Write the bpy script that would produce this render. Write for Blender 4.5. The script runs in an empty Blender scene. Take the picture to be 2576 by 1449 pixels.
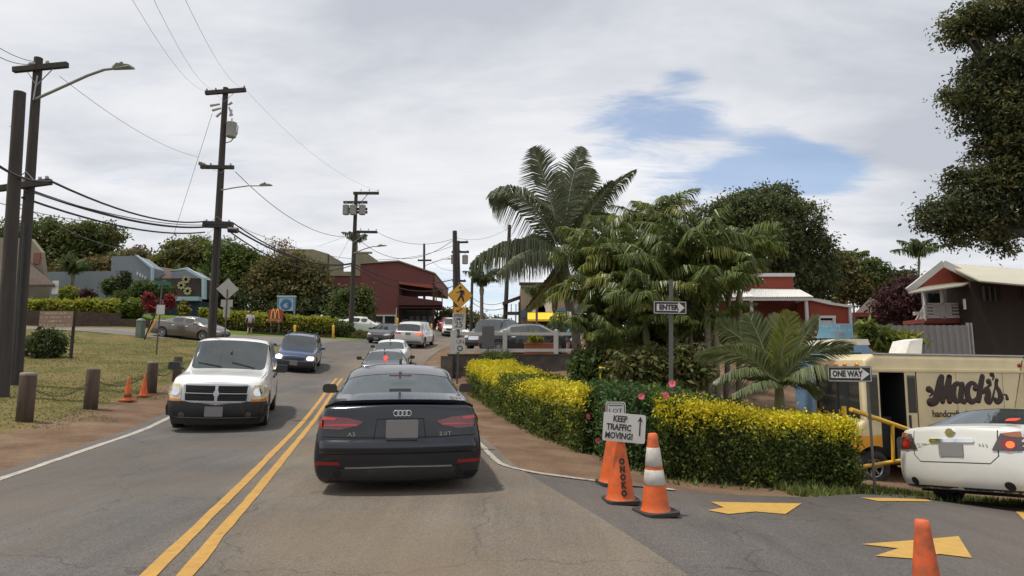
import bpy, bmesh, math, random
import numpy as np
from mathutils import Vector, Matrix, Euler
from mathutils.bvhtree import BVHTree
R = math.radians
random.seed(7); rng = np.random.default_rng(11)
scene = bpy.context.scene
C = scene.collection

# ---------------------------------------------------------------- camera
F = 620.0; PITCH = R(6.96); CAMZ = 1.40
cam_d = bpy.data.cameras.new('camera'); cam = bpy.data.objects.new('camera', cam_d); C.objects.link(cam)
cam_d.sensor_width = 36.0; cam_d.lens = 36.0*F/1024.0; cam_d.clip_start = 0.05; cam_d.clip_end = 9000
cam.location = (0, 0, CAMZ); cam.rotation_euler = (R(90)+PITCH, 0, 0)
scene.camera = cam
K = 1024.0/2576.0
def ray(u, v):
    """direction of a point of the photograph (measured on a 2576 px wide copy)"""
    px, py = (u-1288)*K, (v-724.5)*K
    c, s = math.cos(PITCH), math.sin(PITCH)
    return Vector((px, F*c+py*s, F*s-py*c))
def P(u, v, Y):
    d = ray(u, v); return Vector((0, 0, CAMZ)) + d*(Y/d.y)

# ---------------------------------------------------------------- sun, sky, exposure
SUN_EL, SUN_AZ = R(69), R(-98)          # azimuth from +Y towards +X: ahead and to the left
sd = Vector((math.sin(SUN_AZ)*math.cos(SUN_EL), math.cos(SUN_AZ)*math.cos(SUN_EL), math.sin(SUN_EL)))
sun_d = bpy.data.lights.new('sun', 'SUN'); sun = bpy.data.objects.new('sun', sun_d); C.objects.link(sun)
sun_d.energy = 3.2; sun_d.angle = R(3); sun_d.color = (1.0, 0.93, 0.82)
sun.rotation_euler = sd.to_track_quat('Z', 'Y').to_euler()
w = bpy.data.worlds.new('World'); scene.world = w; w.use_nodes = True
nt = w.node_tree; nt.nodes.clear(); N = nt.nodes.new; LK = nt.links.new
def wmath(op, a, b=None, c=None):
    n = N('ShaderNodeMath'); n.operation = op
    for i, x in enumerate((a, b, c)):
        if x is None: continue
        if isinstance(x, (int, float)): n.inputs[i].default_value = x
        else: LK(x, n.inputs[i])
    return n.outputs[0]
sky = N('ShaderNodeTexSky'); sky.sky_type = 'NISHITA'; sky.sun_disc = False
sky.sun_elevation = SUN_EL; sky.sun_rotation = SUN_AZ; sky.air_density = 1.0; sky.dust_density = 0.6; sky.ozone_density = 1.5
bg1 = N('ShaderNodeBackground'); bg1.inputs[1].default_value = 0.15; LK(sky.outputs[0], bg1.inputs[0])
tc = N('ShaderNodeTexCoord'); sep = N('ShaderNodeSeparateXYZ'); LK(tc.outputs['Generated'], sep.inputs[0])
zz = wmath('ADD', wmath('MAXIMUM', sep.outputs[2], 0.0), 0.13)
comb = N('ShaderNodeCombineXYZ'); LK(wmath('DIVIDE', sep.outputs[0], zz), comb.inputs[0]); LK(wmath('DIVIDE', sep.outputs[1], zz), comb.inputs[1])
def wnoise(scale, detail, rough, dist=0.0, off=(0, 0, 0), stretch=(1, 1, 1)):
    mp = N('ShaderNodeMapping'); mp.inputs['Location'].default_value = off; mp.inputs['Scale'].default_value = stretch
    LK(comb.outputs[0], mp.inputs[0]); n = N('ShaderNodeTexNoise')
    n.inputs['Scale'].default_value = scale; n.inputs['Detail'].default_value = detail
    n.inputs['Roughness'].default_value = rough; n.inputs['Distortion'].default_value = dist
    LK(mp.outputs[0], n.inputs['Vector']); return n.outputs[0]
n1 = wnoise(0.9, 6, 0.55, 0.25, (3.1, 1.7, 0), (0.8, 1.15, 1))
n2 = wnoise(3.0, 5, 0.6, 0.2, (9.0, 2.0, 0))
n3 = wnoise(0.42, 3, 0.5, 0.0, (1.2, 5.5, 0))
# openings in the cloud layer: centre (as seen from the road), angular size
gap = None
scl = N('ShaderNodeVectorMath'); scl.operation = 'MULTIPLY'; scl.inputs[1].default_value = (1, 1, 1.9); LK(tc.outputs['Generated'], scl.inputs[0])
for (u, v, r, a) in ((1560, 310, .10, .75), (1680, 285, .10, .8), (1770, 300, .06, .5), (1640, 370, .08, .4), (1880, 405, .11, .8), (1990, 425, .11, 1.0), (2080, 440, .08, .8), (1720, 200, .045, .6), (1760, 480, .12, .55), (1240, 770, .16, .95), (1100, 690, .10, .35),
                     (640, 640, .06, .55), (500, 400, .1, .15), (250, 450, .12, .25)):
    d = ray(u, v).normalized()
    vm = N('ShaderNodeVectorMath'); vm.operation = 'DISTANCE'; LK(scl.outputs[0], vm.inputs[0]); vm.inputs[1].default_value = (d.x, d.y, d.z*1.9)
    mr = N('ShaderNodeMapRange'); mr.interpolation_type = 'SMOOTHSTEP'; LK(vm.outputs['Value'], mr.inputs[0])
    mr.inputs[1].default_value = 0; mr.inputs[2].default_value = r*1.35; mr.inputs[3].default_value = a; mr.inputs[4].default_value = 0
    gap = mr.outputs[0] if gap is None else wmath('ADD', gap, mr.outputs[0])
n4 = wnoise(4.2, 8, .66, .8, (2.0, 4.0, 0), (.55, 1.5, 1)); n5 = wnoise(1.7, 7, .6, .5, (5.0, 1.0, 0), (.7, 1.2, 1))
cov = wmath('ADD', wmath('MULTIPLY', n1, 0.35), wmath('ADD', wmath('MULTIPLY', n5, 0.55), wmath('MULTIPLY', n4, 0.95)))
cov = wmath('SUBTRACT', cov, wmath('ADD', .10, wmath('MULTIPLY', gap, 0.43)))
mr = N('ShaderNodeMapRange'); mr.interpolation_type = 'SMOOTHSTEP'; LK(cov, mr.inputs[0]); mr.inputs[1].default_value = .30; mr.inputs[2].default_value = .68; mr.inputs[3].default_value = .26
cr = N('ShaderNodeValToRGB'); e = cr.color_ramp.elements
e[0].position = .36; e[0].color = (.92, .92, .935, 1); e[1].position = .62; e[1].color = (.50, .53, .59, 1)
x = e.new(.49); x.color = (.74, .755, .79, 1)
elv = N('ShaderNodeMapRange'); LK(sep.outputs[2], elv.inputs[0]); elv.inputs[1].default_value = .0; elv.inputs[2].default_value = .75; elv.inputs[3].default_value = -.075; elv.inputs[4].default_value = .05
thick = None                       # heavier, greyer banks
for (u, v, r, a) in ((2300, 180, .42, .13), (1950, 120, .35, .07), (1200, 60, .4, .05), (250, 300, .35, .03), (2500, 420, .3, .05)):
    d = ray(u, v).normalized(); vm = N('ShaderNodeVectorMath'); vm.operation = 'DISTANCE'; LK(scl.outputs[0], vm.inputs[0]); vm.inputs[1].default_value = (d.x, d.y, d.z*1.9)
    q = N('ShaderNodeMapRange'); q.interpolation_type = 'SMOOTHSTEP'; LK(vm.outputs['Value'], q.inputs[0]); q.inputs[1].default_value = 0; q.inputs[2].default_value = r; q.inputs[3].default_value = a; q.inputs[4].default_value = 0
    thick = q.outputs[0] if thick is None else wmath('ADD', thick, q.outputs[0])
LK(wmath('ADD', wmath('ADD', thick, elv.outputs[0]), wmath('ADD', wmath('MULTIPLY', n3, 0.62), wmath('MULTIPLY', wnoise(1.6, 6, .6, .3, (7, 7, 0), (.7, 1.3, 1)), 0.38))), cr.inputs[0])
bg2 = N('ShaderNodeBackground'); bg2.inputs[1].default_value = 1.0; LK(cr.outputs[0], bg2.inputs[0])
mx = N('ShaderNodeMixShader'); LK(mr.outputs[0], mx.inputs[0]); LK(bg1.outputs[0], mx.inputs[1]); LK(bg2.outputs[0], mx.inputs[2])
wo = N('ShaderNodeOutputWorld'); LK(mx.outputs[0], wo.inputs[0])
vs = scene.view_settings; vs.view_transform = 'Standard'; vs.look = 'None'; vs.gamma = 1.0; vs.use_curve_mapping = False; vs.exposure = 0.12
scene.display_settings.display_device = 'sRGB'

# ---------------------------------------------------------------- materials
MATS = {}
def M(name, col=(.5, .5, .5), rough=.6, metal=0.0, var=0.12, scale=6.0, bump=0.0, bscale=40.0, spec=.5, coat=0.0, isl=0.0, trans=0.0, emit=0.0, streak=0.0, dirt=None, hue=0.0):
    """procedural principled material: colour varied by noise (and per island), fine relief, optional dirt"""
    if name in MATS: return MATS[name]
    m = bpy.data.materials.new(name); m.use_nodes = True; t = m.node_tree; b = t.nodes['Principled BSDF']
    nn, lk = t.nodes.new, t.links.new
    b.inputs['Roughness'].default_value = rough; b.inputs['Metallic'].default_value = metal
    b.inputs['Specular IOR Level'].default_value = spec; b.inputs['Coat Weight'].default_value = coat; b.inputs['Coat Roughness'].default_value = .04
    co = nn('ShaderNodeTexCoord'); no = nn('ShaderNodeTexNoise'); no.inputs['Scale'].default_value = scale; no.inputs['Detail'].default_value = 6; no.inputs['Roughness'].default_value = .62
    mpn = nn('ShaderNodeMapping'); mpn.inputs['Scale'].default_value = (1, 1, max(.05, 1-streak)); lk(co.outputs['Object'], mpn.inputs[0]); lk(mpn.outputs[0], no.inputs['Vector'])
    hsv = nn('ShaderNodeHueSaturation'); hsv.inputs['Color'].default_value = (*col, 1)
    rg = nn('ShaderNodeMapRange'); rg.inputs[1].default_value = .25; rg.inputs[2].default_value = .75; rg.inputs[3].default_value = 1-var; rg.inputs[4].default_value = 1+var
    lk(no.outputs[0], rg.inputs[0]); val = rg.outputs[0]
    if isl:
        ge = nn('ShaderNodeNewGeometry'); r2 = nn('ShaderNodeMapRange'); r2.inputs[3].default_value = 1-isl; r2.inputs[4].default_value = 1+isl
        lk(ge.outputs['Random Per Island'], r2.inputs[0]); mu = nn('ShaderNodeMath'); mu.operation = 'MULTIPLY'; lk(val, mu.inputs[0]); lk(r2.outputs[0], mu.inputs[1]); val = mu.outputs[0]
        if hue:
            r3 = nn('ShaderNodeMapRange'); r3.inputs[3].default_value = .5-hue; r3.inputs[4].default_value = .5+hue
            wn = nn('ShaderNodeTexWhiteNoise'); wn.noise_dimensions = '1D'; lk(ge.outputs['Random Per Island'], wn.inputs['W']); lk(wn.outputs['Value'], r3.inputs[0]); lk(r3.outputs[0], hsv.inputs['Hue'])
    lk(val, hsv.inputs['Value']); cout = hsv.outputs[0]
    if dirt:
        n2 = nn('ShaderNodeTexNoise'); n2.inputs['Scale'].default_value = dirt[1]; n2.inputs['Detail'].default_value = 8; n2.inputs['Roughness'].default_value = .7
        lk(mpn.outputs[0], n2.inputs['Vector']); r4 = nn('ShaderNodeMapRange'); r4.inputs[1].default_value = dirt[2]; r4.inputs[2].default_value = dirt[2]+.2; r4.inputs[4].default_value = dirt[3]
        lk(n2.outputs[0], r4.inputs[0]); mi = nn('ShaderNodeMixRGB'); lk(r4.outputs[0], mi.inputs[0]); lk(cout, mi.inputs[1]); mi.inputs[2].default_value = (*dirt[0], 1); cout = mi.outputs[0]
    lk(cout, b.inputs['Base Color'])
    if bump:
        bn = nn('ShaderNodeTexNoise'); bn.inputs['Scale'].default_value = bscale; bn.inputs['Detail'].default_value = 5; lk(mpn.outputs[0], bn.inputs['Vector'])
        bp = nn('ShaderNodeBump'); bp.inputs['Strength'].default_value = bump; bp.inputs['Distance'].default_value = .02; lk(bn.outputs[0], bp.inputs['Height']); lk(bp.outputs[0], b.inputs['Normal'])
    if trans:
        tr = nn('ShaderNodeBsdfTranslucent'); lk(cout, tr.inputs[0]); ms = nn('ShaderNodeMixShader'); ms.inputs[0].default_value = trans
        out = t.nodes['Material Output']; lk(b.outputs[0], ms.inputs[1]); lk(tr.outputs[0], ms.inputs[2]); lk(ms.outputs[0], out.inputs[0])
    if emit:
        b.inputs['Emission Color'].default_value = (*col, 1); b.inputs['Emission Strength'].default_value = emit
    MATS[name] = m; return m
def GLASS(name, tint=(.25, .3, .29), refl=.5):
    """tinted car glass: Fresnel reflection over a darkened see-through pane"""
    if name in MATS: return MATS[name]
    m = bpy.data.materials.new(name); m.use_nodes = True; t = m.node_tree; t.nodes.remove(t.nodes['Principled BSDF']); nn, lk = t.nodes.new, t.links.new
    tr = nn('ShaderNodeBsdfTransparent'); tr.inputs[0].default_value = (*tint, 1)
    df = nn('ShaderNodeBsdfDiffuse'); no = nn('ShaderNodeTexNoise'); no.inputs['Scale'].default_value = 3; co = nn('ShaderNodeTexCoord'); lk(co.outputs['Object'], no.inputs['Vector'])
    rp = nn('ShaderNodeMapRange'); rp.inputs[3].default_value = .05; rp.inputs[4].default_value = .16; lk(no.outputs[0], rp.inputs[0]); df.inputs[0].default_value = (.35, .40, .39, 1)
    m1 = nn('ShaderNodeMixShader'); lk(rp.outputs[0], m1.inputs[0]); lk(tr.outputs[0], m1.inputs[1]); lk(df.outputs[0], m1.inputs[2])
    gl = nn('ShaderNodeBsdfGlossy'); gl.inputs['Roughness'].default_value = .03; gl.inputs[0].default_value = (.92, .97, 1, 1)
    fr = nn('ShaderNodeFresnel'); fr.inputs[0].default_value = 1.55; ma = nn('ShaderNodeMath'); ma.operation = 'MULTIPLY_ADD'; ma.inputs[1].default_value = .95; ma.inputs[2].default_value = .02+refl*.06; lk(fr.outputs[0], ma.inputs[0])
    mx = nn('ShaderNodeMixShader'); lk(ma.outputs[0], mx.inputs[0]); lk(m1.outputs[0], mx.inputs[1]); lk(gl.outputs[0], mx.inputs[2]); lk(mx.outputs[0], t.nodes['Material Output'].inputs[0])
    MATS[name] = m; return m

# ---------------------------------------------------------------- objects
def tag(o, label=None, cat=None, group=None, kind=None):
    if label: o['label'] = label
    if cat: o['category'] = cat
    if group: o['group'] = group
    if kind: o['kind'] = kind
    return o
def thing(name, label, cat, loc=(0, 0, 0), rz=0.0, group=None, rot=None):
    o = bpy.data.objects.new(name, None); C.objects.link(o); o.empty_display_size = .2
    o.location = loc; o.rotation_euler = (0, 0, rz)
    if rot is not None: o.rotation_euler = rot.to_euler()
    return tag(o, label, cat, group)
def link(name, me, parent=None, loc=None, rot=None):
    o = bpy.data.objects.new(name, me); C.objects.link(o)
    if parent: o.parent = parent
    if loc is not None: o.location = loc
    if rot is not None: o.rotation_euler = rot
    return o
def copy_tree(o, parent=None):
    c = o.copy(); C.objects.link(c); c.parent = parent
    for ch in list(o.children): copy_tree(ch, c)
    return c
def frame_of(a, b):
    d = (b-a).normalized(); up = Vector((0, 0, 1)) if abs(d.z) < .95 else Vector((1, 0, 0))
    s = d.cross(up).normalized(); return d, s, s.cross(d).normalized()
class MB:
    """mesh builder; every shape added ends up in ONE mesh object"""
    def __init__(s): s.v = []; s.f = []; s.m = []; s.sm = []
    def add(s, vs, fs, mi=0, smooth=False, mtx=None):
        n = len(s.v)
        for p in vs:
            p = Vector(p); s.v.append(tuple(mtx @ p if mtx else p))
        for f in fs: s.f.append(tuple(i+n for i in f)); s.m.append(mi); s.sm.append(smooth)
        return s
    def box(s, c, d, mi=0, rz=0.0, mtx=None, taper=1.0):
        x, y, z = d[0]/2, d[1]/2, d[2]/2; c = Vector(c); rm = Matrix.Rotation(rz, 3, 'Z')
        vs = [c+rm @ Vector((a*x*(taper if k > 0 else 1), b*y*(taper if k > 0 else 1), k*z)) for k in (-1, 1) for a, b in ((-1, -1), (1, -1), (1, 1), (-1, 1))]
        return s.add(vs, [(0, 3, 2, 1), (4, 5, 6, 7), (0, 1, 5, 4), (1, 2, 6, 5), (2, 3, 7, 6), (3, 0, 4, 7)], mi, False, mtx)
    def bar(s, a, b, wd, th, mi=0, mtx=None):
        """box-section bar from a to b; wd sideways (horizontal), th upward"""
        a, b = Vector(a), Vector(b); d, sd_, u = frame_of(a, b); vs = []
        for p in (a, b):
            for q, r in ((-1, -1), (1, -1), (1, 1), (-1, 1)): vs.append(p+sd_*q*wd/2+u*r*th/2)
        return s.add(vs, [(0, 3, 2, 1), (4, 5, 6, 7), (0, 1, 5, 4), (1, 2, 6, 5), (2, 3, 7, 6), (3, 0, 4, 7)], mi, False, mtx)
    def tube(s, pts, rad, n=8, mi=0, cap=True, mtx=None, smooth=True):
        pts = [Vector(p) for p in pts]; rr = rad if isinstance(rad, (list, tuple)) else [rad]*len(pts); vs, fs = [], []; prev = None
        for i, p in enumerate(pts):
            d = (pts[min(i+1, len(pts)-1)]-pts[max(i-1, 0)]).normalized()
            if prev is None:
                up = Vector((0, 0, 1)) if abs(d.z) < .9 else Vector((1, 0, 0)); sd_ = d.cross(up).normalized()
            else: sd_ = (prev-d*prev.dot(d)).normalized()
            prev = sd_; u = d.cross(sd_)
            for k in range(n):
                a = 2*math.pi*k/n; vs.append(p+(sd_*math.cos(a)+u*math.sin(a))*rr[i])
        for i in range(len(pts)-1):
            for k in range(n): fs.append((i*n+k, i*n+(k+1) % n, (i+1)*n+(k+1) % n, (i+1)*n+k))
        s.add(vs, fs, mi, smooth, mtx)
        if cap:
            s.add(vs[:n], [tuple(range(n))[::-1]], mi, False, mtx); s.add(vs[-n:], [tuple(range(n))], mi, False, mtx)
        return s
    def lathe(s, prof, n=16, mi=0, mtx=None, smooth=True):
        vs, fs = [], []
        for r, z in prof:
            for k in range(n): a = 2*math.pi*k/n; vs.append((r*math.cos(a), r*math.sin(a), z))
        for i in range(len(prof)-1):
            for k in range(n): fs.append((i*n+k, i*n+(k+1) % n, (i+1)*n+(k+1) % n, (i+1)*n+k))
        return s.add(vs, fs, mi, smooth, mtx)
    def prism(s, poly, y0, y1, mi=0, mtx=None, axis='y'):
        """2D outline (a,b) extruded along an axis: y -> (a, t, b); x -> (t, a, b); z -> (a, b, t)"""
        n = len(poly); f = {'y': lambda a, b, t: (a, t, b), 'x': lambda a, b, t: (t, a, b), 'z': lambda a, b, t: (a, b, t)}[axis]
        vs = [f(a, b, y0) for a, b in poly]+[f(a, b, y1) for a, b in poly]
        fs = [tuple(range(n)), tuple(range(2*n-1, n-1, -1))]+[(i, (i+1) % n+0, (i+1) % n+n, i+n)[::-1] for i in range(n)]
        return s.add(vs, fs, mi, False, mtx)
    def mesh(s, name, mats, fix=True):
        me = bpy.data.meshes.new(name); me.from_pydata(s.v, [], s.f)
        for m in (mats if isinstance(mats, (list, tuple)) else [mats]): me.materials.append(m)
        me.polygons.foreach_set('material_index', s.m); me.polygons.foreach_set('use_smooth', s.sm)
        if fix:
            bm = bmesh.new(); bm.from_mesh(me); bmesh.ops.recalc_face_normals(bm, faces=bm.faces[:]); bm.to_mesh(me); bm.free()
        me.update(); return me
    def build(s, name, mats, parent=None, loc=None, rot=None, fix=True):
        return link(name, s.mesh(name, mats, fix), parent, loc, rot)
def rounded(w_, h_, r, n=4, cx=0, cz=0):
    o = []
    for sx, sz, a0 in ((1, 1, 0), (-1, 1, 90), (-1, -1, 180), (1, -1, 270)):
        for k in range(n+1): a = R(a0+90*k/n); o.append((cx+sx*(w_/2-r)+r*math.cos(a), cz+sz*(h_/2-r)+r*math.sin(a)))
    return o
def circle2(r, n=16, cx=0, cz=0): return [(cx+r*math.cos(2*math.pi*k/n), cz+r*math.sin(2*math.pi*k/n)) for k in range(n)]
def text_obj(s, size, material, parent, mtx, depth=.002, sx=1.0, name='lettering', bold=0.0, shear=0.0, spacing=1.0):
    """flat lettering lying in the local XZ plane (reads from -Y), centred; mtx places it"""
    cu = bpy.data.curves.new('t', 'FONT'); cu.body = s; cu.size = size; cu.extrude = depth; cu.align_x = 'CENTER'; cu.align_y = 'CENTER'; cu.offset = bold; cu.shear = shear; cu.space_character = spacing; cu.resolution_u = 2
    o = bpy.data.objects.new('t', cu); C.objects.link(o); dg = bpy.context.evaluated_depsgraph_get(); me = bpy.data.meshes.new_from_object(o.evaluated_get(dg))
    bpy.data.objects.remove(o); bpy.data.curves.remove(cu); me.materials.clear(); me.materials.append(material); me.name = name
    me.transform(mtx @ Matrix.Rotation(R(90), 4, 'X') @ Matrix.Diagonal((sx, 1, 1, 1))); return link(name, me, parent)
T = Matrix.Translation
def RZ(a): return Matrix.Rotation(a, 4, 'Z')
def RX(a): return Matrix.Rotation(a, 4, 'X')
def RY(a): return Matrix.Rotation(a, 4, 'Y')
# ---------------------------------------------------------------- terrain
CP = [(-4, 0, 0), (0, 0, 0), (-8, 0, .05), (-3, 7, 0), (0, 7, 0), (-6, 7, .0), (-7.6, 13, .04), (-4, 13, .02), (-1, 12, 0), (-2, -10, 0), (-10, -10, .2),
      (-5, 18, .15), (-2.4, 18, .15), (-5, 23, .42), (-8, 23, .5), (-3.3, 23, .45), (-6.5, 29.5, .95), (-10.5, 29, 1.05), (-4.5, 30, 1.0), (-8.5, 35, 1.6),
      (-9.8, 12.5, .30), (-10.1, 14.8, .37), (-10.9, 18.7, .55), (-9, 8, .12), (-14, 8, .4), (-22, 8, .8), (-13, 22, 1.0), (-13, 27, 1.55),
      tuple(P(92, 902, 26)), tuple(P(178, 902, 26)), tuple(P(180, 832, 36)), tuple(P(330, 845, 37.5)), tuple(P(480, 853, 39.5)), tuple(P(600, 858, 40)), tuple(P(720, 862, 40)), tuple(P(850, 864, 41)),
      tuple(P(100, 825, 41)), tuple(P(300, 826, 42.5)), tuple(P(500, 838, 44)), tuple(P(700, 848, 45)), tuple(P(850, 854, 46)),
      tuple(P(60, 812, 46)), tuple(P(300, 802, 49)), tuple(P(550, 820, 51)), tuple(P(780, 838, 52)),
      (-6.9, 41.5, 2.4), (-4.5, 52, 3.2), (-1.0, 62, 4.0), (6, 78, 4.9), (20, 95, 5.2), (-15, 62, 5.4), (-30, 62, 6.5), (-50, 60, 7.5), (-10, 75, 5.5), (-6, 66, 4.8), (4, 70, 4.4),
      (3, 4, -.16), (3, 7, -.26), (1.5, 8.5, -.12), (6.2, 8.6, -.51), (8.3, 9.1, -.69), (10.5, 9, -.82), (9, 3, -.6), (14, 5, -1.0), (7.7, 13.6, -1.22), (11.6, 14.2, -1.25), (3.4, 9.5, -.33), (16, 12, -1.1),
      (.8, 10.5, -.06), (-.6, 16, .06), (4, 13, -.5), (2, 19, .1), (-1, 24, .6), (3, 24.5, .8), (6.8, 22, .95), (6.3, 17.5, .1), (11, 22, .8), (16, 20, .2),
      (8, 30, 2.3), (14, 30, 2.4), (22, 30, 2.4), (10, 45, 4.0), (30, 50, 4.5), (0, 40, 2.4), (0, 32, 1.5), (22, 10, -1.2),
      (-90, 60, 9), (-80, 0, 2.5), (-60, 130, 8), (0, 150, 3), (60, 110, 4), (90, 40, 3), (60, 0, -1.5), (0, -40, -.2), (-60, -40, 0), (60, -40, -1.5), (-40, 20, 2.0), (-40, 40, 4.6)]
CPa = np.array([tuple(c) for c in CP], float)
def _phi(d2): return np.sqrt(d2+4.0)
_A = _phi(((CPa[:, None, :2]-CPa[None, :, :2])**2).sum(-1)) - np.eye(len(CPa))*0.25
_W = np.linalg.solve(np.block([[_A, np.ones((len(CPa), 1))], [np.ones((1, len(CPa))), np.zeros((1, 1))]]), np.append(CPa[:, 2], 0))
WALL_Y, WALL_X = 27.0, -2.75
def zarr(x, y):
    x = np.asarray(x, float); y = np.asarray(y, float); o = np.full(x.shape, _W[-1])
    for (cx, cy, cz), w_ in zip(CPa, _W[:-1]): o += w_*_phi((x-cx)**2+(y-cy)**2)
    plate = np.clip(1.72+.055*(y-27)+.0*x, 1.7, 4.0)
    o = np.where((x > WALL_X+.1) & (y > WALL_Y+.05) & (x < 30) & (y < 60), np.maximum(o, plate), o)
    r = np.hypot(x, y); t = np.clip((r-160)/200, 0, 1); return o*(1-t)+(-4.0)*t
def Z(x, y): return float(zarr(np.array([x]), np.array([y]))[0])
def ground(u, v, near=3.0, far=140.0):
    """where the sight line of a photo point meets the ground"""
    d = ray(u, v); p0 = Vector((0, 0, CAMZ)); ys = np.linspace(near, far, 4000); pts = [p0+d*(y/d.y) for y in (near,)]
    xs = d.x/d.y*ys; zs = CAMZ+d.z/d.y*ys; below = np.where(zs < zarr(xs, ys))[0]
    i = below[0] if len(below) else -1; return Vector((xs[i], ys[i], zarr(xs[i:i+1] if i >= 0 else xs[-1:], ys[i:i+1] if i >= 0 else ys[-1:])[0]))
def slope_rot(x, y, az, L=2.6, Wd=1.5):
    """orientation of a vehicle standing on the ground, heading az clockwise from +Y"""
    f = Vector((math.sin(az), math.cos(az), 0)); r = Vector((math.cos(az), -math.sin(az), 0))
    a = Vector((x, y, 0)); zf, zb = Z(*(a+f*L/2).xy), Z(*(a-f*L/2).xy); zr, zl = Z(*(a+r*Wd/2).xy), Z(*(a-r*Wd/2).xy)
    fy = (f*L+Vector((0, 0, zf-zb))).normalized(); rx = (r*Wd+Vector((0, 0, zr-zl))).normalized(); up = rx.cross(fy).normalized(); rx = fy.cross(up)
    return Matrix((rx, fy, up)).transposed(), (zf+zb+zr+zl)/4
def grid_axis(*segs):
    o = []
    for a, b, st in segs: o += list(np.arange(a, b-1e-6, st))
    return np.array(o+[segs[-1][1]])
# road lines (plan): yellow centre, left edge, right edge
YC = [(-.3, -4), (-1.25, 0), (-2.9, 7), (-4.35, 13), (-5.5, 18), (-6.75, 23.5), (-7.9, 29.5), (-8.5, 35), (-8.4, 41), (-7.2, 50), (-4.2, 60), (1, 70), (9, 80), (20, 90)]
LE = [(-3.2, -4), (-4.15, 0), (-5.95, 7), (-7.5, 13), (-8.8, 18), (-10.1, 23.5), (-11.3, 29.5), (-12.0, 35), (-12.0, 41), (-10.8, 50), (-7.8, 61), (-2.2, 72), (6.5, 83), (18, 94)]
RE = [(2.6, -4), (1.9, 0), (.8, 5.5), (-.2, 8.7), (-.56, 11.2), (-1.9, 16.6), (-3.2, 22), (-4.5, 28.5), (-5.0, 35), (-4.9, 41), (-3.6, 49), (-.8, 58), (3.5, 67), (11, 76), (22, 86)]
def along(line, y):
    ys = [p[1] for p in line]; xs = [p[0] for p in line]; return float(np.interp(y, ys, xs))
def smooth_line(line, n=260):
    ys = np.linspace(line[0][1], line[-1][1], n); xs = np.interp(ys, [p[1] for p in line], [p[0] for p in line])
    for _ in range(14): xs[1:-1] = (xs[:-2]+2*xs[1:-1]+xs[2:])/4
    return xs, ys
def drape(name, xs, ys, dz, material, kind=None, parent=None):
    """surface from a grid of plan coordinates (rows, cols) laid dz above the ground"""
    xs = np.asarray(xs); ys = np.asarray(ys); h, w_ = xs.shape; z = zarr(xs.ravel(), ys.ravel())+dz
    v = np.column_stack([xs.ravel(), ys.ravel(), z]); f = [(r*w_+c, r*w_+c+1, (r+1)*w_+c+1, (r+1)*w_+c) for r in range(h-1) for c in range(w_-1)]
    me = bpy.data.meshes.new(name); me.from_pydata(v.tolist(), [], f); me.materials.append(material); me.polygons.foreach_set('use_smooth', [True]*len(f))
    o = link(name, me, parent)
    if me.polygons[0].normal.z < 0: me.flip_normals()
    if kind: tag(o, kind=kind)
    return o
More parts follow.
